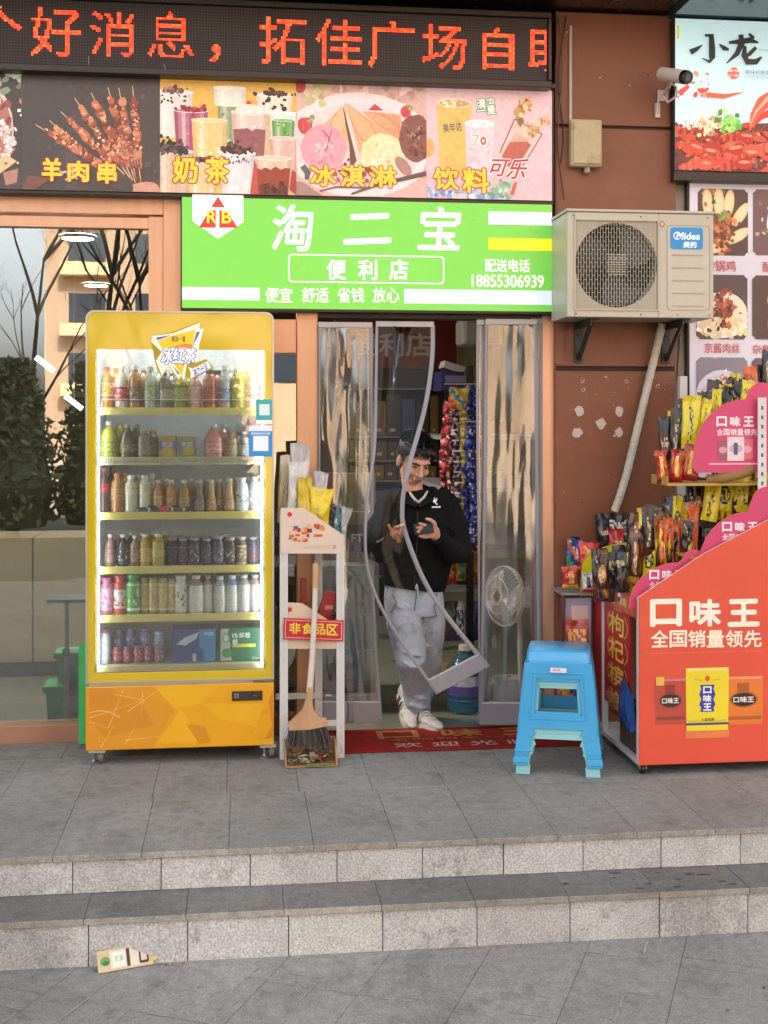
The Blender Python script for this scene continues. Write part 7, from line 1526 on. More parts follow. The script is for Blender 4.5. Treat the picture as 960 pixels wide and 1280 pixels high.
ibox(430, 470, 592, 638, .75, '#7f7a5c', 'khaki box stacked behind the olive green box'); ibox(432, 468, 655, 690, .5, '#1f1c1a', 'black box with pale letters at counter edge', c2='#2a2622', txt='FTE')
q = MB(); b_ = G(581, 888, .006); rb = .105; q.lathe([(rb * .93, 0), (rb, .015), (rb, .07), (rb * .95, .08), (rb, .09), (rb, .15), (rb * .95, .16), (rb, .17), (rb * .98, .24), (rb * .6, .30), (rb * .28, .325), (rb * .28, .36)], b_, 24)
wb = q.build('water_bottle', M('water_blue', '#4a86a8', rough=.08, trans=.65, var=.05, spec=.6)); 
for v in wb.data.vertices: v.co -= b_
wb.location = b_; tag(wb, 'large blue water bottle on shop floor behind curtain strip', 'water bottle')
q = MB(); q.lathe([(rb * .34, .345), (rb * .34, .375), (rb * .2, .378)], b_, 14, '#d0ccc8'); o = q.build('cap', LBL, wb)
q = MB(); q.grid(lambda u, v: (b_.x + (rb + .001) * math.cos(R(200 + 130 * u)), b_.y + (rb + .001) * math.sin(R(200 + 130 * u)), b_.z + .1 + .11 * v), 14, 8, lambda u, v: jit(lin('#b8bcc8' if v > .55 and .3 < u < .7 else '#5a4a86' if v < .5 else '#8aa0b8'), .15)); q.build('wrapper', LBL, wb)
fan = thing('pedestal_fan', 'white pedestal fan behind clear strips right of doorway', 'fan', (X(655, .3), .3, 0))
FW = M('fan_white', '#b8b4ae', rough=.35); fc = P(630, 745, .3); ax = Vector((-.9, -.42, .06)).normalized(); sx_ = Vector((-ax.y, ax.x, 0)).normalized(); uz = ax.cross(sx_) * -1
q = MB()
for k in range(40):
    th = 2 * math.pi * k / 40; e = sx_ * math.cos(th) + uz * math.sin(th); q.tube([fc + ax * .05 + e * .03, fc + ax * .045 + e * .11, fc + ax * .0 + e * .168, fc - ax * .05 + e * .15, fc - ax * .07 + e * .05], .0018, 4, caps=False)
for rr_, dd in ((.168, .005), (.168, -.012), (.1, .048), (.05, .052)): q.tube([fc + ax * dd + (sx_ * math.cos(2 * math.pi * k / 32) + uz * math.sin(2 * math.pi * k / 32)) * rr_ for k in range(33)], .004, 6, caps=False)
q.build('guard', FW, fan)
q = MB()
for k in range(3):
    a0 = k * 2.094; q.grid(lambda u, v: tuple(fc + (sx_ * math.cos(a0 + (u - .5) * 1.4) + uz * math.sin(a0 + (u - .5) * 1.4)) * (.03 + .12 * v) + ax * ((u - .5) * .05)), 6, 5, '#c8c8c8')
q.build('blades', M('fan_blade', '#9a9c9e', rough=.3), fan)
q = MB(); q.tube([fc - ax * .06, fc - ax * .08, fc - ax * .17, fc - ax * .19], [.04, .055, .05, .03], 16); pb_ = fc - ax * .11; q.tube([pb_ - Vector((0, 0, .03)), Vector((pb_.x + .005, pb_.y, pb_.z - .09)), Vector((pb_.x + .01, pb_.y, .03))], [.022, .02, .016], 12); q.lathe([(.16, 0), (.16, .015), (.05, .03)], (pb_.x + .01, pb_.y, .006), 24); q.build('stand', FW, fan)
q = MB(); b_ = G(634, 884, .006); q.lathe([(.078, 0), (.082, .01), (.088, .165), (.09, .175), (.08, .17)], b_, 20); q.tube([b_ + Vector((-.075, -.03, .15)), b_ + Vector((-.12, -.04, .15)), b_ + Vector((-.125, -.04, .05)), b_ + Vector((-.075, -.03, .03))], .011, 8)
o = q.build('plastic_jug', M('jug_white', '#a9aaa8', rough=.35)); tag(o, 'white plastic jug with handle on floor below the fan', 'jug')
# beige cupboards, lamps and bins seen through the big window
cb = thing('beige_cupboard', 'low beige cupboard with dark kick board behind shop window', 'cupboard', (-1.6, 1.7, 0)); Yq = 1.6
q = MB(); zt_ = Z(672, Yq, 50); xs_ = X(41, Yq); q.box((-3.7, Yq, .10), (xs_ - .004, 2.1, zt_)); q.box((xs_ + .004, Yq, .10), (X(160, Yq), 2.1, zt_)); q.build('door', BEIGE, cb, bevel=.003)
q = MB(); q.box((-3.7, Yq + .01, .005), (X(160, Yq), 2.1, .098)); q.build('kick_board', M('slate_kick', '#363b44', rough=.4), cb)
for px, py in ((97, 298), (120, 357)):
    t_ = (2.96 - CAMZ) / (HOR - py); dx, dy = ray(px); p_ = Vector((dx * t_, CAMY + dy * t_, 2.96)); l_ = thing('ceiling_downlight', f'round glowing downlight on shop ceiling, {"nearer the street" if py < 320 else "deeper inside"}', 'ceiling light', p_, 'round ceiling downlights')
    q = MB(); q.lathe([(.11, 0), (.11, .018)], p_, 24); q.build('diffuser', lamp_mat('downlight_glow', '#fff4e2', 45), l_); q = MB(); q.lathe([(.112, -.004), (.13, -.002), (.13, .018)], p_, 24, caps=False); q.build('rim', WALLP, l_)
for k, x_ in enumerate((-2.6, -2.0, -1.4, -.8)):  # extra downlights hidden above the window, added to brighten the cupboard front
    p_ = Vector((x_, .72, 2.96)); l_ = thing('ceiling_downlight', f'unseen downlight added to brighten the cupboard, {ORD[k]} of four from left', 'ceiling light', p_, 'unseen added downlights over the window'); q = MB(); q.lathe([(.11, 0), (.11, .018)], p_, 24); q.build('diffuser', lamp_mat('added_downlight_glow', '#fff0dc', 70), l_); q = MB(); q.lathe([(.112, -.004), (.13, -.002), (.13, .018)], p_, 24, caps=False); q.build('rim', WALLP, l_)
for i, (px, py) in enumerate(((56, 455), (92, 503))):
    c_ = P(px, py, 3.2 + i * .5); l_ = thing('panel_lamp', f'tilted white panel lamp glowing behind shop window, {"upper left" if i == 0 else "lower right"} one', 'panel lamp', c_, 'tilted panel lamps'); q = MB(); q.cen(c_, (.17, .02, .038), '#ffffff', Matrix.Rotation(R(38), 3, 'Y')); q.build('diffuser', lamp_mat('panel_glow', '#f4f6ff', 2.5), l_)
    q = MB(); q.tube([c_ + Vector((0, .03, 0)), Vector((c_.x, c_.y + .03, 2.98))], .006, 6); q.cen(c_ + Vector((0, .025, 0)), (.18, .025, .045), '#888888', Matrix.Rotation(R(38), 3, 'Y')); q.build('hanger', WALLP, l_)
GRN = M('green_bin_plastic', '#3aa95e', rough=.45, var=.08)
def bin_(cx, cy, w_, d_, h_, lab, loc_z=.006):
    t = thing('green_bin', lab, 'bin', (cx, cy, loc_z)); q = MB(); k = .86
    for (a, b, z0_, z1_) in ((1, 1.0, 0, h_),):
        vs = [(cx + sx * w_ / 2 * kk, cy + sy * d_ / 2 * kk, loc_z + z) for z, kk in ((0, k), (h_, 1)) for sx, sy in ((-1, -1), (1, -1), (1, 1), (-1, 1))]; q.add(vs, [(0, 1, 5, 4), (1, 2, 6, 5), (2, 3, 7, 6), (3, 0, 4, 7), (3, 2, 1, 0)])
    q.build('tub', GRN, t, bevel=.006); q = MB(); q.box((cx - w_ / 2 - .012, cy - d_ / 2 - .012, loc_z + h_ - .03), (cx + w_ / 2 + .012, cy + d_ / 2 + .012, loc_z + h_ + .004)); q.build('rim', GRN, t, bevel=.004); return t
b_ = G(84, 906, .006); bin_(b_.x - .0, .25, .19, .2, .24, 'green plastic bin lower in the window corner'); bin_(b_.x + .03, .27, .15, .16, .16, 'smaller green bin stacked on the lower green one', .256)
q = MB(); q.box((b_.x + .01, .135, .2), (b_.x + .075, .139, .28), '#5a2f26'); tag(q.build('maroon_label', LBL), 'maroon card stuck on green bin behind the window', 'card')
q = MB(); x0, x1 = X(97, -.2), X(109, -.2); q.prism([(x0, .02), (x1 + .2, .02), (x1 + .2, Z(800, -.2, 100)), (x1 - .01, Z(800, -.2, 100)), (x0, Z(812, -.2, 100))], (0, -.16, 0), (1, 0, 0), (0, 0, 1), (0, .03, 0)); tag(q.build('green_board', GRN, bevel=.004), 'pale green plastic board standing beside the fridge', 'board')
sd_ = thing('pole_stand', 'steel pole stand with flat top plate behind shop window', 'stand', G(83, 905, .006)); Yp = .12
q = MB(); xa_ = X(83, Yp); q.box((xa_ - .014, Yp, .006), (xa_ + .014, Yp + .028, Z(815, Yp, 83))); q.tube([(xa_, Yp + .014, Z(815, Yp, 83)), (xa_, Yp + .014, Z(752, Yp, 83))], .011, 12); q.build('pole', M('pole_grey', '#a9b0b0', rough=.35, metal=.3), sd_)
q = MB(); q.box((X(60, Yp), Yp - .05, Z(752, Yp, 83)), (X(118, Yp), Yp + .15, Z(748, Yp, 83))); q.build('top_plate', M('plate_slate', '#4b5a58', rough=.3), sd_)
q = MB(); 
for k in range(4): a_ = R(45 + 90 * k); q.ell((xa_ + .014 * math.cos(a_), Yp - .008, Z(815, Yp, 83) + .014 * math.sin(a_)), (.012, .012, .012), 8, 6)
q.lathe([(.012, -.004), (.012, .012)], (xa_, Yp - .002, Z(815, Yp, 83)), 10, axis='y'); q.build('knob', M('knob_black', '#151515', rough=.5), sd_)
# ------------------------------------------------------------------ the man stepping out, looking down at his phone
MY = -.06
man = thing('person', 'young man in black jacket and pale jeans stepping out with phone', 'person', (P(525, 700, MY).x, MY, 0))
SKIN = M('skin', '#c4917a', rough=.5, var=.06, vs_=14, spec=.4)
JKT = M('black_jacket_cloth', '#070709', spec=.2, rough=.85, var=.12, vs_=30, bump=.5, bs=22)
JEAN = M('faded_denim', '#a9b0bd', rough=.85, var=.1, vs_=5, bump=.35, bs=26, dirt=[('#565f74', 6, .5, .16, .7), ('#bcbcbe', 8, .58, .12, .55), ('#4a5268', 14, .62, .12, .4)])
HAIR = M('black_hair', '#0b0908', rough=.45, var=.1, bump=.8, bs=140)
def soft(q, name, mt, vox, parent, it=4, f=.5, sub=0):
    o = q.build(name, mt, parent)
    m = o.modifiers.new('blend', 'REMESH'); m.mode = 'VOXEL'; m.voxel_size = vox; m.use_smooth_shade = True
    s_ = o.modifiers.new('smooth', 'SMOOTH'); s_.factor = f; s_.iterations = it
    return o
mp = lambda px, py, dy=0.: P(px, py, MY + dy)
# head, in its own frame: x to the picture's right, y to the back, z up
hc = mp(518, 576, .02); HS = 1.10
HR = Matrix.Rotation(R(16), 3, 'Z') @ Matrix.Rotation(R(27), 3, 'X') @ Matrix.Rotation(R(5), 3, 'Y')
H = lambda x, y, z: hc + HR @ (Vector((x, y, z)) * HS)
q = MB()
E3 = lambda c, r, rot=None: q.ell(H(*c), [k * HS for k in r], 20, 14, '#ffffff', HR if rot is None else HR @ rot)
E3((0, .012, .03), (.074, .092, .085)); E3((0, -.028, -.015), (.062, .058, .075)); E3((0, -.045, -.075), (.034, .034, .030)); E3((0, -.012, -.055), (.056, .06, .045))
E3((-.036, -.06, -.028), (.024, .02, .024)); E3((.036, -.06, -.028), (.024, .02, .024)); E3((0, -.07, .028), (.05, .02, .018)); E3((0, -.08, -.058), (.026, .014, .016))
q.tube([H(0, -.082, .018), H(0, -.094, -.008), H(0, -.106, -.028), H(0, -.098, -.036)], [.008 * HS, .0095 * HS, .0145 * HS, .011 * HS], 10)
for s_ in (-1, 1): E3((s_ * .013, -.09, -.032), (.008, .009, .007)); E3((s_ * .076, .012, -.01), (.010, .019, .033))
q.tube([H(0, .02, -.05), mp(517, 622, .05), mp(519, 640, .06)], [.056, .056, .062], 16)
# the body's core under the clothes keeps it one continuous figure
q.tube([mp(519, 630, .06), mp(522, 680, .05), mp(518, 740, .04)], [(.13, .07), (.14, .085), (.14, .08)], 18)
handR, handL = mp(497, 664, -.20), mp(541, 667, -.19)
q.tube([mp(519, 632, .06), mp(487, 640, .02), mp(472, 684, -.06), mp(487, 676, -.15), handR], [.05, .05, .042, .034, .026], 12); q.tube([mp(519, 632, .06), mp(556, 640, .03), mp(571, 690, -.04), mp(556, 678, -.14), handL], [.05, .05, .042, .034, .026], 12)
def hand(q, c, palm_dir, up, nrm, fingers, thumb, s_=1.):
    palm_dir, up, nrm = [Vector(v).normalized() for v in (palm_dir, up, nrm)]
    q.ell(c, (.036 * s_, .036 * s_, .036 * s_), 12, 8, '#ffffff', Matrix((palm_dir * 1.15, up * 1.05, nrm * .45)).transposed())
    for i, (ln, curl, sp_) in enumerate(fingers):
        p = c + palm_dir * .03 * s_ + up * (.029 - .0195 * i) * s_; d = (palm_dir + up * sp_).normalized(); pts = [c + up * (.02 - .0135 * i) * s_, p]
        for k in range(3):
            d = (d + nrm * curl).normalized(); p = p + d * ln * (.42, .33, .25)[k] * s_; pts.append(p)
        q.tube(pts, [.0095 * s_, .0098 * s_, .0092 * s_, .0085 * s_, .0068 * s_], 8); q.ell(pts[-1], (.0068 * s_,) * 3, 8, 6)
    p = c - palm_dir * .01 * s_ + up * .02 * s_; pts = [p]
    for k, d in enumerate(thumb): p = p + Vector(d).normalized() * (.034, .03, .024)[k] * s_; pts.append(p)
    q.tube(pts, [.013 * s_, .0125 * s_, .0105 * s_, .008 * s_], 8); q.ell(pts[-1], (.008 * s_,) * 3, 8, 6)
# his left hand (right in the picture) cups the phone; the other hand is half curled at his chest
hand(q, mp(541, 665, -.215), (-.92, -.25, .12), (.1, -.2, 1), (0, -1, .25), [(.07, .30, .05), (.076, .26, .0), (.072, .28, -.03), (.058, .34, -.08)], [(-.2, -.5, .8), (-.6, -.4, .5), (-.8, -.2, .2)], 1.02)
hand(q, mp(497, 667, -.215), (-.30, -.5, .80), (-.8, -.35, -.3), (.4, -.8, -.3), [(.074, .2, .25), (.074, .62, .05), (.07, .75, 0), (.056, .8, -.1)], [(.5, -.6, .5), (.3, -.5, .8), (.0, -.3, .9)], 1.0)
soft(q, 'body', SKIN, .0042, man, 3, .5)
for s_ in (-1, 1):
    q = MB(); q.ell(H(s_ * .031, -.0725, .004), (.012 * HS, .006 * HS, .0048 * HS), 12, 8, '#d8d0c8', HR); q.ell(H(s_ * .031, -.0765, .0025), (.0062 * HS, .004 * HS, .0050 * HS), 12, 8, '#140d0a', HR); q.build('eye', M('eye_wet', attr=True, rough=.15, var=0), man)
    q = MB(); q.tube([H(s_ * .012, -.087, .021), H(s_ * .032, -.086, .028), H(s_ * .054, -.069, .024)], [.0042, .005, .0028], 8); q.build('eyebrow', HAIR, man)
    q = MB(); q.tube([H(s_ * .018, -.082, .0085), H(s_ * .031, -.084, .0105), H(s_ * .046, -.072, .006)], [.0016, .0022, .0014], 6); q.build('eyelash', HAIR, man)
q = MB(); q.tube([H(-.023, -.083, -.0605), H(-.009, -.0955, -.0535), H(0, -.097, -.0545), H(.009, -.0955, -.0535), H(.023, -.083, -.0605)], [.002, .0045, .004, .0045, .002], 8); q.tube([H(-.021, -.083, -.0625), H(0, -.096, -.0640), H(.021, -.083, -.0625)], [.002, .0056, .002], 8); q.build('lips', M('lip', '#8f4f42', rough=.45), man)
# hair: a short dark cap of tufts, longer and rougher on top
q = MB(); q.ell(H(0, .026, .052), (.083 * HS, .096 * HS, .078 * HS), 22, 14, '#0b0908', HR); r = random.Random(17)
q.ell(H(0, .055, .0), (.076 * HS, .06 * HS, .07 * HS), 18, 12, '#0b0908', HR)
hb = soft(q, 'hair', HAIR, .008, man, 2)
q = MB()
for i in range(620):
    th, ph = r.uniform(0, 2 * math.pi), r.uniform(.02, 1.15); d = Vector((math.sin(ph) * math.cos(th), math.sin(ph) * math.sin(th), math.cos(ph)))
    if d.y < -.55 and d.z < .52: continue
    a = Vector((d.x * .08, .026 + d.y * .092, .052 + d.z * .074)); e = Vector((d.x * .6, d.y * .6 - .55 * max(0, d.z), .7 * d.z + .1)).normalized(); L_ = r.uniform(.016, .036)
    w1 = a + e * L_ * .6; w2 = a + e * L_ + Vector((r.uniform(-.006, .006), r.uniform(-.008, .004), -.004)); q.tube([H(*a), H(*w1), H(*w2)], [.0042, .0034, .0006], 5, caps=False)
for i in range(46):
    x = r.uniform(-.066, .066); a = Vector((x, -.058 + .35 * x * x * 10 * .1, .098 - abs(x) * .25)); q.tube([H(*a), H(x + r.uniform(-.006, .006), -.082 + abs(x) * .25, .085 - abs(x) * .2), H(x + r.uniform(-.012, .012), -.088 + abs(x) * .35, .06 - r.random() * .014)], [.0045, .0038, .0006], 5, caps=False)
for s_ in (-1, 1):
    for i in range(26): y = r.uniform(-.035, .03); q.tube([H(s_ * .075, y, .06), H(s_ * .0785, y - .002, .03), H(s_ * .0745, y - .004, r.uniform(-.005, .015))], [.004, .0034, .0008], 5, caps=False)
q.build('hair_tufts', HAIR, man)
# jacket
q = MB()
q.tube([mp(520, 612, .055), mp(521, 624, .055), mp(523, 640, .05), mp(524, 670, .03), mp(521, 700, .02), mp(518, 727, .02), mp(517, 735, .02)], [(.075, .07), (.13, .085), (.19, .11), (.195, .13), (.19, .135), (.178, .13), (.168, .12)], 28)
q.tube([mp(500, 622, .055), mp(486, 634, .045), mp(474, 660, .0), mp(470, 690, -.06), mp(476, 692, -.12), mp(489, 680, -.18)], [.07, .078, .072, .066, .058, .046], 18); q.tube([mp(542, 620, .055), mp(557, 632, .045), mp(569, 662, .01), mp(574, 694, -.04), mp(566, 692, -.11), mp(551, 675, -.165)], [.07, .08, .076, .07, .06, .046], 18)
r = random.Random(4)
for (a, b, rr_) in (((505, 700, -.10), (545, 690, -.11), .014), ((500, 716, -.105), (540, 712, -.11), .016), ((500, 650, -.085), (520, 676, -.10), .013), ((545, 645, -.075), (535, 690, -.105), .013), ((560, 655, -.06), (578, 672, -.05), .02), ((564, 672, -.08), (580, 688, -.06), .02), ((468, 664, -.06), (482, 676, -.08), .02), ((466, 680, -.08), (480, 690, -.11), .018)): q.tube([mp(*a), mp((a[0] + b[0]) / 2, (a[1] + b[1]) / 2 + 3, (a[2] + b[2]) / 2 - .006), mp(*b)], [.003, rr_, .003], 10)
jk = soft(q, 'jacket', JKT, .0085, man, 5)
q = MB(); q.tube([mp(505, 611, .07), mp(501, 617, .0), mp(509, 627, -.055), mp(521, 633, -.075)], [(.010, .022), (.012, .026), (.012, .026), (.008, .014)], 10); q.tube([mp(540, 610, .07), mp(545, 616, .0), mp(535, 626, -.055), mp(523, 634, -.075)], [(.010, .022), (.012, .026), (.012, .026), (.008, .014)], 10); q.build('collar', JKT, jk)
q = MB(); q.tube([mp(512, 616, .0), mp(518, 624, -.05), mp(523, 628, -.062), mp(530, 622, -.05), mp(534, 615, .0)], [.009, .010, .010, .010, .009], 10, flat=.6); q.build('undershirt', M('pale_shirt', '#b9b3aa', rough=.8), man)
A = Art(mp(541, 632, -.098), (1, .25, 0), (0, .1, 1)); A.poly([(0, .02), (.012, .045), (.014, .03), (.024, .042), (.027, .03), (.018, .015), (.03, .005), (.02, .004), (.012, .014)], '#cfcfd4'); A.rect(-.006, -.012, .045, -.004, '#c4c4ca'); A.build('chest_logo', PRINT_MATTE, jk)
q = MB(); q.tube([mp(522, 640, -.092), mp(522, 665, -.108), mp(520, 700, -.122), mp(518, 730, -.118)], .0028, 6); q.build('zip', M('zip_dark', '#2c2c30', rough=.35, metal=.6), jk)
q = MB(); a = mp(487, 679, -.165); b = mp(493, 672, -.197); q.tube([a, b], [.044, .041], 16); q.build('cuff', JKT, jk); q = MB(); a = mp(553, 677, -.155); b = mp(547, 671, -.19); q.tube([a, b], [.044, .041], 16); q.build('cuff', JKT, jk)
# jeans: his right leg (left in the picture) forward, the other behind
q = MB()
q.tube([mp(517, 722, .03), mp(517, 745, .03), mp(516, 768, .03)], [(.152, .105), (.16, .116), (.148, .108)], 26)
fY = G(527, 905).y - MY
q.tube([mp(502, 745, .03), mp(506, 780, -.01), mp(514, 822, -.035), mp(519, 858, fY - .02), mp(523, 886, fY + .02), mp(524, 893, fY + .02)], [(.098, .10), (.098, .098), (.084, .088), (.074, .08), (.069, .077), (.064, .073)], 22)
q.tube([mp(535, 745, .04), mp(539, 780, .07), mp(538, 820, .14), mp(531, 858, .22), mp(522, 884, .28)], [(.084, .088), (.078, .082), (.066, .074), (.06, .07), (.056, .066)], 22)
for (a, b, rr_) in (((498, 812, -.115), (530, 820, -.12), .012), ((500, 826, -.11), (528, 836, -.12), .012), ((510, 868, fY - .09), (538, 874, fY - .09), .012), ((508, 880, fY - .07), (540, 885, fY - .075), .013), ((506, 858, fY - .09), (534, 862, fY - .095), .010), ((488, 752, -.07), (512, 762, -.09), .010), ((545, 755, -.04), (520, 768, -.085), .010), ((528, 800, -.05), (545, 812, .0), .010)): q.tube([mp(*a), mp((a[0] + b[0]) / 2, (a[1] + b[1]) / 2 + 2, (a[2] + b[2]) / 2 - .004), mp(*b)], [.003, rr_, .003], 10)
jn = soft(q, 'jeans', JEAN, .0075, man, 4)
q = MB(); q.tube([mp(521, 733, -.105), mp(520, 748, -.112), mp(518, 764, -.105)], .003, 6); q.tube([mp(546, 742, -.055), mp(543, 760, -.075), mp(545, 770, -.06)], .003, 6); q.tube([mp(490, 742, -.06), mp(496, 754, -.085), mp(488, 766, -.075)], .003, 6); q.build('seam', M('denim_seam', '#5d6472', rough=.8), jn)
q = MB(); a = mp(521, 729, -.105); q.tube([a, a + Vector((.004, -.006, -.035)), a + Vector((.008, -.002, -.075))], .004, 6); q.tube([a, a + Vector((-.008, -.006, -.03))], .004, 6); q.build('drawstring', M('cord_white', '#b5b2ae', rough=.7), jn)
# trainers: white uppers with dark stripes, thick soles
def shoe(px, py, Y0, yaw, pitch, nm):
    c_ = Vector((X(px, Y0), Y0, .24 * math.sin(R(pitch)))); rt = Matrix.Rotation(R(yaw), 3, 'Z') @ Matrix.Rotation(R(pitch), 3, 'X')
    L = lambda x, y, z: c_ + rt @ Vector((x, y, z))
    q = MB()
    for (y, w_, z0_, h_) in ((-.24, .030, .012, .03), (-.215, .043, .008, .044), (-.16, .05, .006, .058), (-.09, .047, .006, .078), (-.03, .042, .006, .1), (.01, .038, .008, .1)): q.ell(L(0, y, z0_ + h_ * .55), (w_, .045, h_ * .55), 16, 10, '#ffffff', rt)
    s_ = soft(q, 'shoe', M('shoe_white', '#b9b6b2', rough=.55, var=.08), .006, man, 3)
    q = MB(); ol = [(-.262, .012), (-.25, .034), (-.2, .05), (-.12, .05), (-.03, .042), (.05, .036), (.062, .02)]; pts = [(b, a) for a, b in ol] + [(-b, a) for a, b in ol[::-1]]
    q.prism(pts, L(0, 0, .026), rt @ Vector((1, 0, 0)), rt @ Vector((0, 1, 0)), rt @ Vector((0, 0, -.026)), '#ffffff'); q.build('sole', M('sole_white', '#c4c1bc', rough=.6), s_, bevel=.006)
    for sg_ in (-1, 1):
        q = MB()
        for k in range(3): y = -.115 + .03 * k; q.tube([L(sg_ * .054, y - .018, .022), L(sg_ * .05, y, .05), L(sg_ * .032, y + .012, .078)], .0048, 6)
        q.build('stripe', M('stripe_maroon', '#4a1c26', rough=.6), s_)
    q = MB()
    for k in range(4): q.tube([L(-.024, -.15 + .022 * k, .068 + .009 * k), L(0, -.154 + .022 * k, .078 + .010 * k), L(.024, -.15 + .022 * k, .068 + .009 * k)], .0036, 6)
    q.build('lace', M('lace_white', '#cfccc8', rough=.7), s_)
shoe(517, 905, MY + fY + .05, 24, 0, 'front'); shoe(505, 893, .27, 2, 20, 'rear')
ph = thing('mobile_phone', 'dark mobile phone held in the hand of the man', 'phone', mp(529, 659, -.245))
q = MB(); q.cen(mp(529.5, 660.5, -.245), (.10, .012, .062), '#0e0f12', Matrix.Rotation(R(-8), 3, 'Y') @ Matrix.Rotation(R(-28), 3, 'X')); q.build('phone_body', M('phone_black', '#0a0b0d', rough=.4, spec=.4), ph, bevel=.004)
ck = MB(); a_, b_ = mp(493, 668, -.245), mp(501, 677, -.25); ck.cen(a_.lerp(b_, .5), (.022, .012, .05), '#8a5a3c', Matrix.Rotation(R(-20), 3, 'Y')); tag(ck.build('card_wallet', M('tan_leather', '#7d5236', rough=.6), bevel=.003), 'small tan wallet gripped in half curled hand of man', 'wallet')

# ------------------------------------------------------------------ clear plastic door strips with grey bound edges
PVC = sheet('clear_pvc', '#f0f0ee', refl=.12, rough=.09, haze=.10, hazec='#d2ccc6', bump=.08, bs=3.2, stretch=(3.2, 1, .9))
PVC2 = sheet('clear_pvc_new', '#f8f8f6', refl=.015, gcol='#8a8a8a', rough=.03, haze=.012, hazec='#c8c2bc', bump=.12, bs=3.2, stretch=(3.2, 1, .9))
EDGE = M('grey_binding', '#858287', rough=.4, var=.05, vs_=3)
RAIL = M('curtain_rail', '#a9a6a4', rough=.4)
YC0 = -.065
def strip(lab, left, right, cat='door curtain', rail=None, bot=True, edge=(.5, .5), wav=(1., .010), seed=0, calm=0, hbar=20):
    """left and right edge lines: (pixel x, pixel y, world Y) from top to bottom"""
    top_ = P((left[0][0] + right[0][0]) / 2, left[0][1], left[0][2]); t = thing('door_strip', lab, cat, top_, 'clear strips of the door curtain')
    def ln(pts, v):
        n = len(pts) - 1; f = v * n; i = min(n - 1, int(f)); k = f - i
        p0, p1, p2, p3 = pts[max(0, i - 1)], pts[i], pts[i + 1], pts[min(n, i + 2)]
        return [.5 * ((2 * p1[j]) + (-p0[j] + p2[j]) * k + (2 * p0[j] - 5 * p1[j] + 4 * p2[j] - p3[j]) * k * k + (-p0[j] + 3 * p1[j] - 3 * p2[j] + p3[j]) * k ** 3) for j in range(3)]
    LP = [P(*ln(left, v / 60)) for v in range(61)]; RP = [P(*ln(right, v / 60)) for v in range(61)]
    def srf(u, v):
        i = min(59, int(v * 60)); k = v * 60 - i; a = LP[i].lerp(LP[i + 1], k); b = RP[i].lerp(RP[i + 1], k); p = a.lerp(b, u); e = math.sin(math.pi * u) ** .7; e *= 1 if not calm else max(.08, min(1, (.75 - u - v * 1.9) * 5))
        y = wav[1] * e * (math.sin(u * 9 * wav[0] + seed + 2.2 * math.sin(v * 3.1 + seed)) + .5 * math.sin(u * 17 + v * 7 + seed * 2) + 1.2 * noise.noise(Vector((u * 3.1 + seed * 5, v * 4.2, seed))) + .35 * noise.noise(Vector((u * 9 + seed, v * 13, 2.))))
        return (p.x, p.y + y, p.z)
    q = MB(); q.grid(srf, 36, 110, '#ffffff'); q.build('clear_sheet', PVC2 if calm else PVC, t)
    for pts, w_ in ((LP, edge[0]), (RP, edge[1])):
        if w_:
            q = MB(); q.tube(pts, [(.020 * w_, .004)] * len(pts), 8, up=(1, 0, 0)); q.build('bound_edge', EDGE, t)
    a, b = LP[0], RP[0]; q = MB(); q.box((a.x - .006, a.y - .008, a.z - .002), (b.x + .006, a.y + .008, a.z + .028)); q.build('hanger_rail', RAIL, t, bevel=.003)
    if bot:
        a, b = LP[-1], RP[-1]; dz = Vector((0, 0, hbar * .0043)); nrm = (b - a).cross(Vector((0, 0, 1))).normalized() * .007; upv = (LP[-4] - LP[-1]).normalized() if bot == 2 else Vector((0, 0, 1))
        h_ = upv * hbar * .0043; q = MB(); vs = [a - h_ * 0 - nrm, b - nrm, b + h_ - nrm, a + h_ - nrm, a + nrm, b + nrm, b + h_ + nrm, a + h_ + nrm]; q.add(vs, [(0, 1, 2, 3), (7, 6, 5, 4), (0, 4, 5, 1), (2, 6, 7, 3), (1, 5, 6, 2), (0, 3, 7, 4)]); q.build('weight_bar', EDGE, t, bevel=.004)
        q = MB(); q.tube([a + h_, b + h_], .006, 6); q.build('bar_trim', RAIL, t)
    return t
yb = lambda py: py
strip('leftmost clear strip, hanging straight and rippled beside copper post', [(399, 409, YC0), (399, 560, YC0), (399, 740, YC0), (399, 904, YC0)], [(464, 408, YC0), (465, 560, YC0 - .01), (466, 740, YC0), (476, 904, YC0)], wav=(1.2, .012), seed=1, edge=(.3, .5), hbar=26)
strip('clear strip pushed aside by the man, its grey weight bar swung out', [(471, 408, YC0 + .012), (470, 480, YC0 - .03), (468, 560, YC0 - .12), (459, 625, -.26), (457, 690, -.30), (468, 740, -.31), (497, 795, -.32), (547, 867, -.34)], [(541, 407, YC0 + .012), (540, 450, YC0 - .02), (531, 510, YC0 - .10), (512, 580, -.28), (503, 630, -.30), (508, 670, -.31), (541, 745, -.32), (610, 834, -.34)], wav=(1., .022), seed=3, calm=1, edge=(.42, .6), bot=2, hbar=19)
strip('narrow bunched clear strip hanging just right of the man', [(597, 406, YC0 + .02), (597, 550, YC0 + .02), (599, 740, YC0 + .02), (600, 905, YC0 + .02)], [(604, 406, YC0 + .03), (604, 550, YC0 + .03), (605, 740, YC0 + .03), (611, 905, YC0 + .03)], wav=(1., .004), seed=5, edge=(.35, .35), bot=False)
strip('broad clear strip before the fan, mirroring a sunny building', [(608, 405, YC0), (607, 560, YC0), (604, 740, YC0), (602, 906, YC0)], [(670, 404, YC0), (671, 560, YC0), (673, 740, YC0), (675, 906, YC0)], wav=(.7, .006), seed=8, edge=(.45, .55), hbar=27)
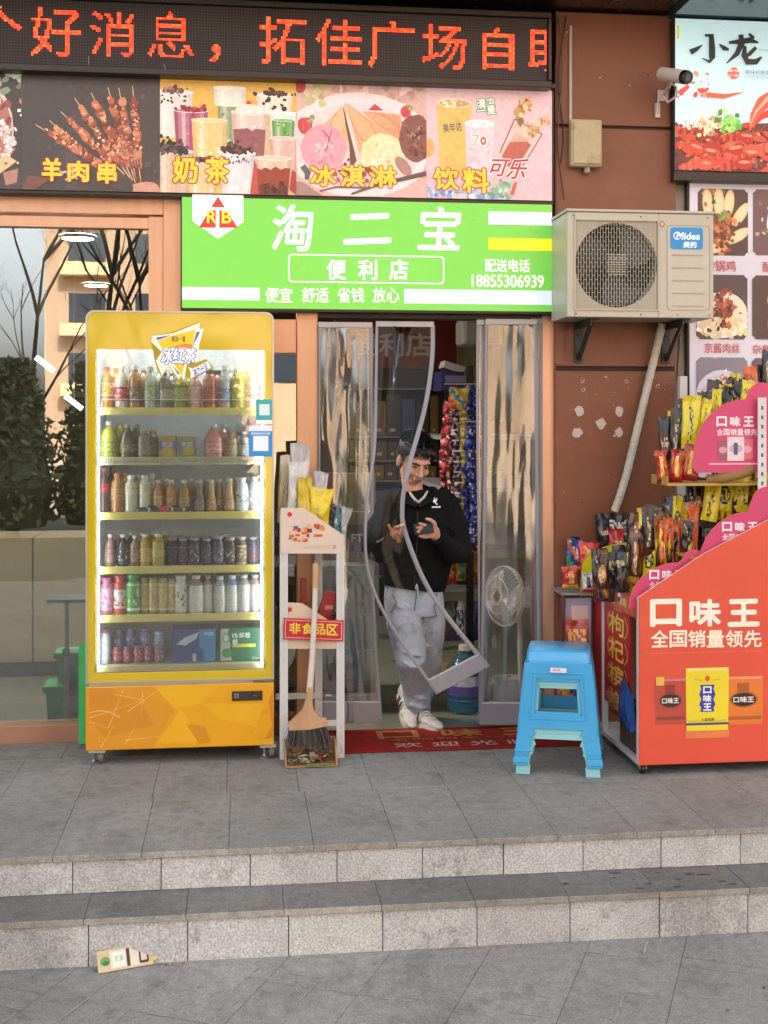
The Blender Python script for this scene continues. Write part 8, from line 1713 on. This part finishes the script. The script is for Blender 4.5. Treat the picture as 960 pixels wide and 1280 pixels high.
strip('folded strip edge at the right door post', [(665, 404, YC0 + .03), (667, 560, YC0 + .03), (670, 740, YC0 + .03), (671, 880, YC0 + .03)], [(676, 404, YC0 + .025), (676, 560, YC0 + .025), (676, 740, YC0 + .025), (676, 880, YC0 + .025)], wav=(1., .004), seed=9, edge=(.5, .5), bot=False)
# ------------------------------------------------------------------ across the street, seen only mirrored in glass: sunlit blocks, hedge trees, bare trees
def block(name, lab, x0, x1, y, h, wall, seed, fl=3.1, bay=3.4, bal=True):
    t = thing(name, lab, 'building', ((x0 + x1) / 2, y, ZR)); r = random.Random(seed)
    q = MB(); q.box((x0, y - 12, ZR), (x1, y, h)); q.build('wall', M('wall_' + wall[1:], wall, rough=.85, var=.06, vs_=.6), t)
    g1, g2, g3 = MB(), MB(), MB(); z = 3.6
    win = []
    while z + 2.4 < h:
        x = x0 + 1.2
        while x + bay < x1:
            w_ = bay * r.choice((.42, .55)); win.append((x, z, w_)); x += bay
        z += fl
    for i, (x, z, w_) in enumerate(win[:100]):
        o = MB(); o.box((x, y + .003, z), (x + w_, y + .05, z + 1.5)); o.build('window', M('far_window', '#2a3038', rough=.15), t)
    for i, (x, z, w_) in enumerate(win[:100]):
        if bal and i % 2 == 0: o = MB(); o.box((x - .3, y + .002, z - .75), (x + w_ + .3, y + 1.0, z - .1)); o.build('balcony', M('far_balcony', '#c2a87c', rough=.8), t)
    q = MB(); q.box((x0 - .3, y - 12, h + .002), (x1 + .3, y + .3, h + .5)); q.build('roof', M('far_roof', '#8a7a68', rough=.8), t)
    return t
block('apartment_block', 'long sunlit tan apartment block across street, mirrored in glass', -10.0, 34, -58, 33, '#9a8068', 3)
def leafy(name, lab, x, y, h, w_, seed, c):
    t = thing(name, lab, 'tree', (x, y, ZR)); r = random.Random(seed); q = MB(); q.tube([(x, y, ZR), (x, y, ZR + h * .9)], [.12, .03], 8); q.build('trunk', M('bark', '#3a3028', rough=.9), t)
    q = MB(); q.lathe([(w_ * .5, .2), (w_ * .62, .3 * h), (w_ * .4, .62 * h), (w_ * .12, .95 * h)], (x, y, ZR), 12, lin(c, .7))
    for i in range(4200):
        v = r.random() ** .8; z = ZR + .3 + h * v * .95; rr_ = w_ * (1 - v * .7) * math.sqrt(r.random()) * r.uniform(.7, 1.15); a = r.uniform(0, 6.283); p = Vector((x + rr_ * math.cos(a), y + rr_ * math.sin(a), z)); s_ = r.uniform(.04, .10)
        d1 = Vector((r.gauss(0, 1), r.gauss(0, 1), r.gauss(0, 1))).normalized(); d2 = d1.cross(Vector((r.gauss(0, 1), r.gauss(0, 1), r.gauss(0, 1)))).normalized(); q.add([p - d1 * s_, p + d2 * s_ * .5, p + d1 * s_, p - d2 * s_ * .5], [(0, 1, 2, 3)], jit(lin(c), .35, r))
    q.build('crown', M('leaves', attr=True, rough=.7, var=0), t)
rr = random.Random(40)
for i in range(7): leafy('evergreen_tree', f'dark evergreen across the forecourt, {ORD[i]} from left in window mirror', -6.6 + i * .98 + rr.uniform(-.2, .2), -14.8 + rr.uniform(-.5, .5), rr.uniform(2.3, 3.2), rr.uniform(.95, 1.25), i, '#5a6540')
def bare(name, lab, x, y, h, seed):
    t = thing(name, lab, 'tree', (x, y, ZR)); r = random.Random(seed); q = MB(); b2 = MB()
    def limb(p, d, L, rad, lv):
        pts = [p]; n_ = 5
        for k in range(n_): d = (d + Vector((r.gauss(0, .09), r.gauss(0, .09), r.gauss(.03, .05)))).normalized(); p = p + d * L / n_; pts.append(p)
        (q if lv == 0 else b2).tube(pts, [rad * (1 - .16 * k) for k in range(n_ + 1)], 6 if lv < 2 else 4, caps=False)
        if lv < 4:
            for k in range(r.choice((3, 4)) if lv else 6):
                i = r.randint(2, n_); a = r.uniform(0, 6.283); s_ = Vector((math.cos(a), math.sin(a), 0)); limb(pts[i], (d * .75 + s_ * r.uniform(.45, .8) + Vector((0, 0, .25))).normalized(), L * r.uniform(.45, .65), rad * .42, lv + 1)
    limb(Vector((x, y, ZR)), Vector((0, 0, 1)), h * .62, .085, 0); q.build('trunk', M('bark'), t); b2.build('crown', M('bark'), t)
bare('bare_tree', 'bare street tree mirrored in the large shop window', -2.25, -12.5, 8.5, 4); bare('bare_tree', 'bare street tree mirrored in the fridge door', -.95, -11.5, 6.5, 11); bare('bare_tree', 'bare street tree mirrored at left edge of window', -4.0, -16.5, 8, 8)
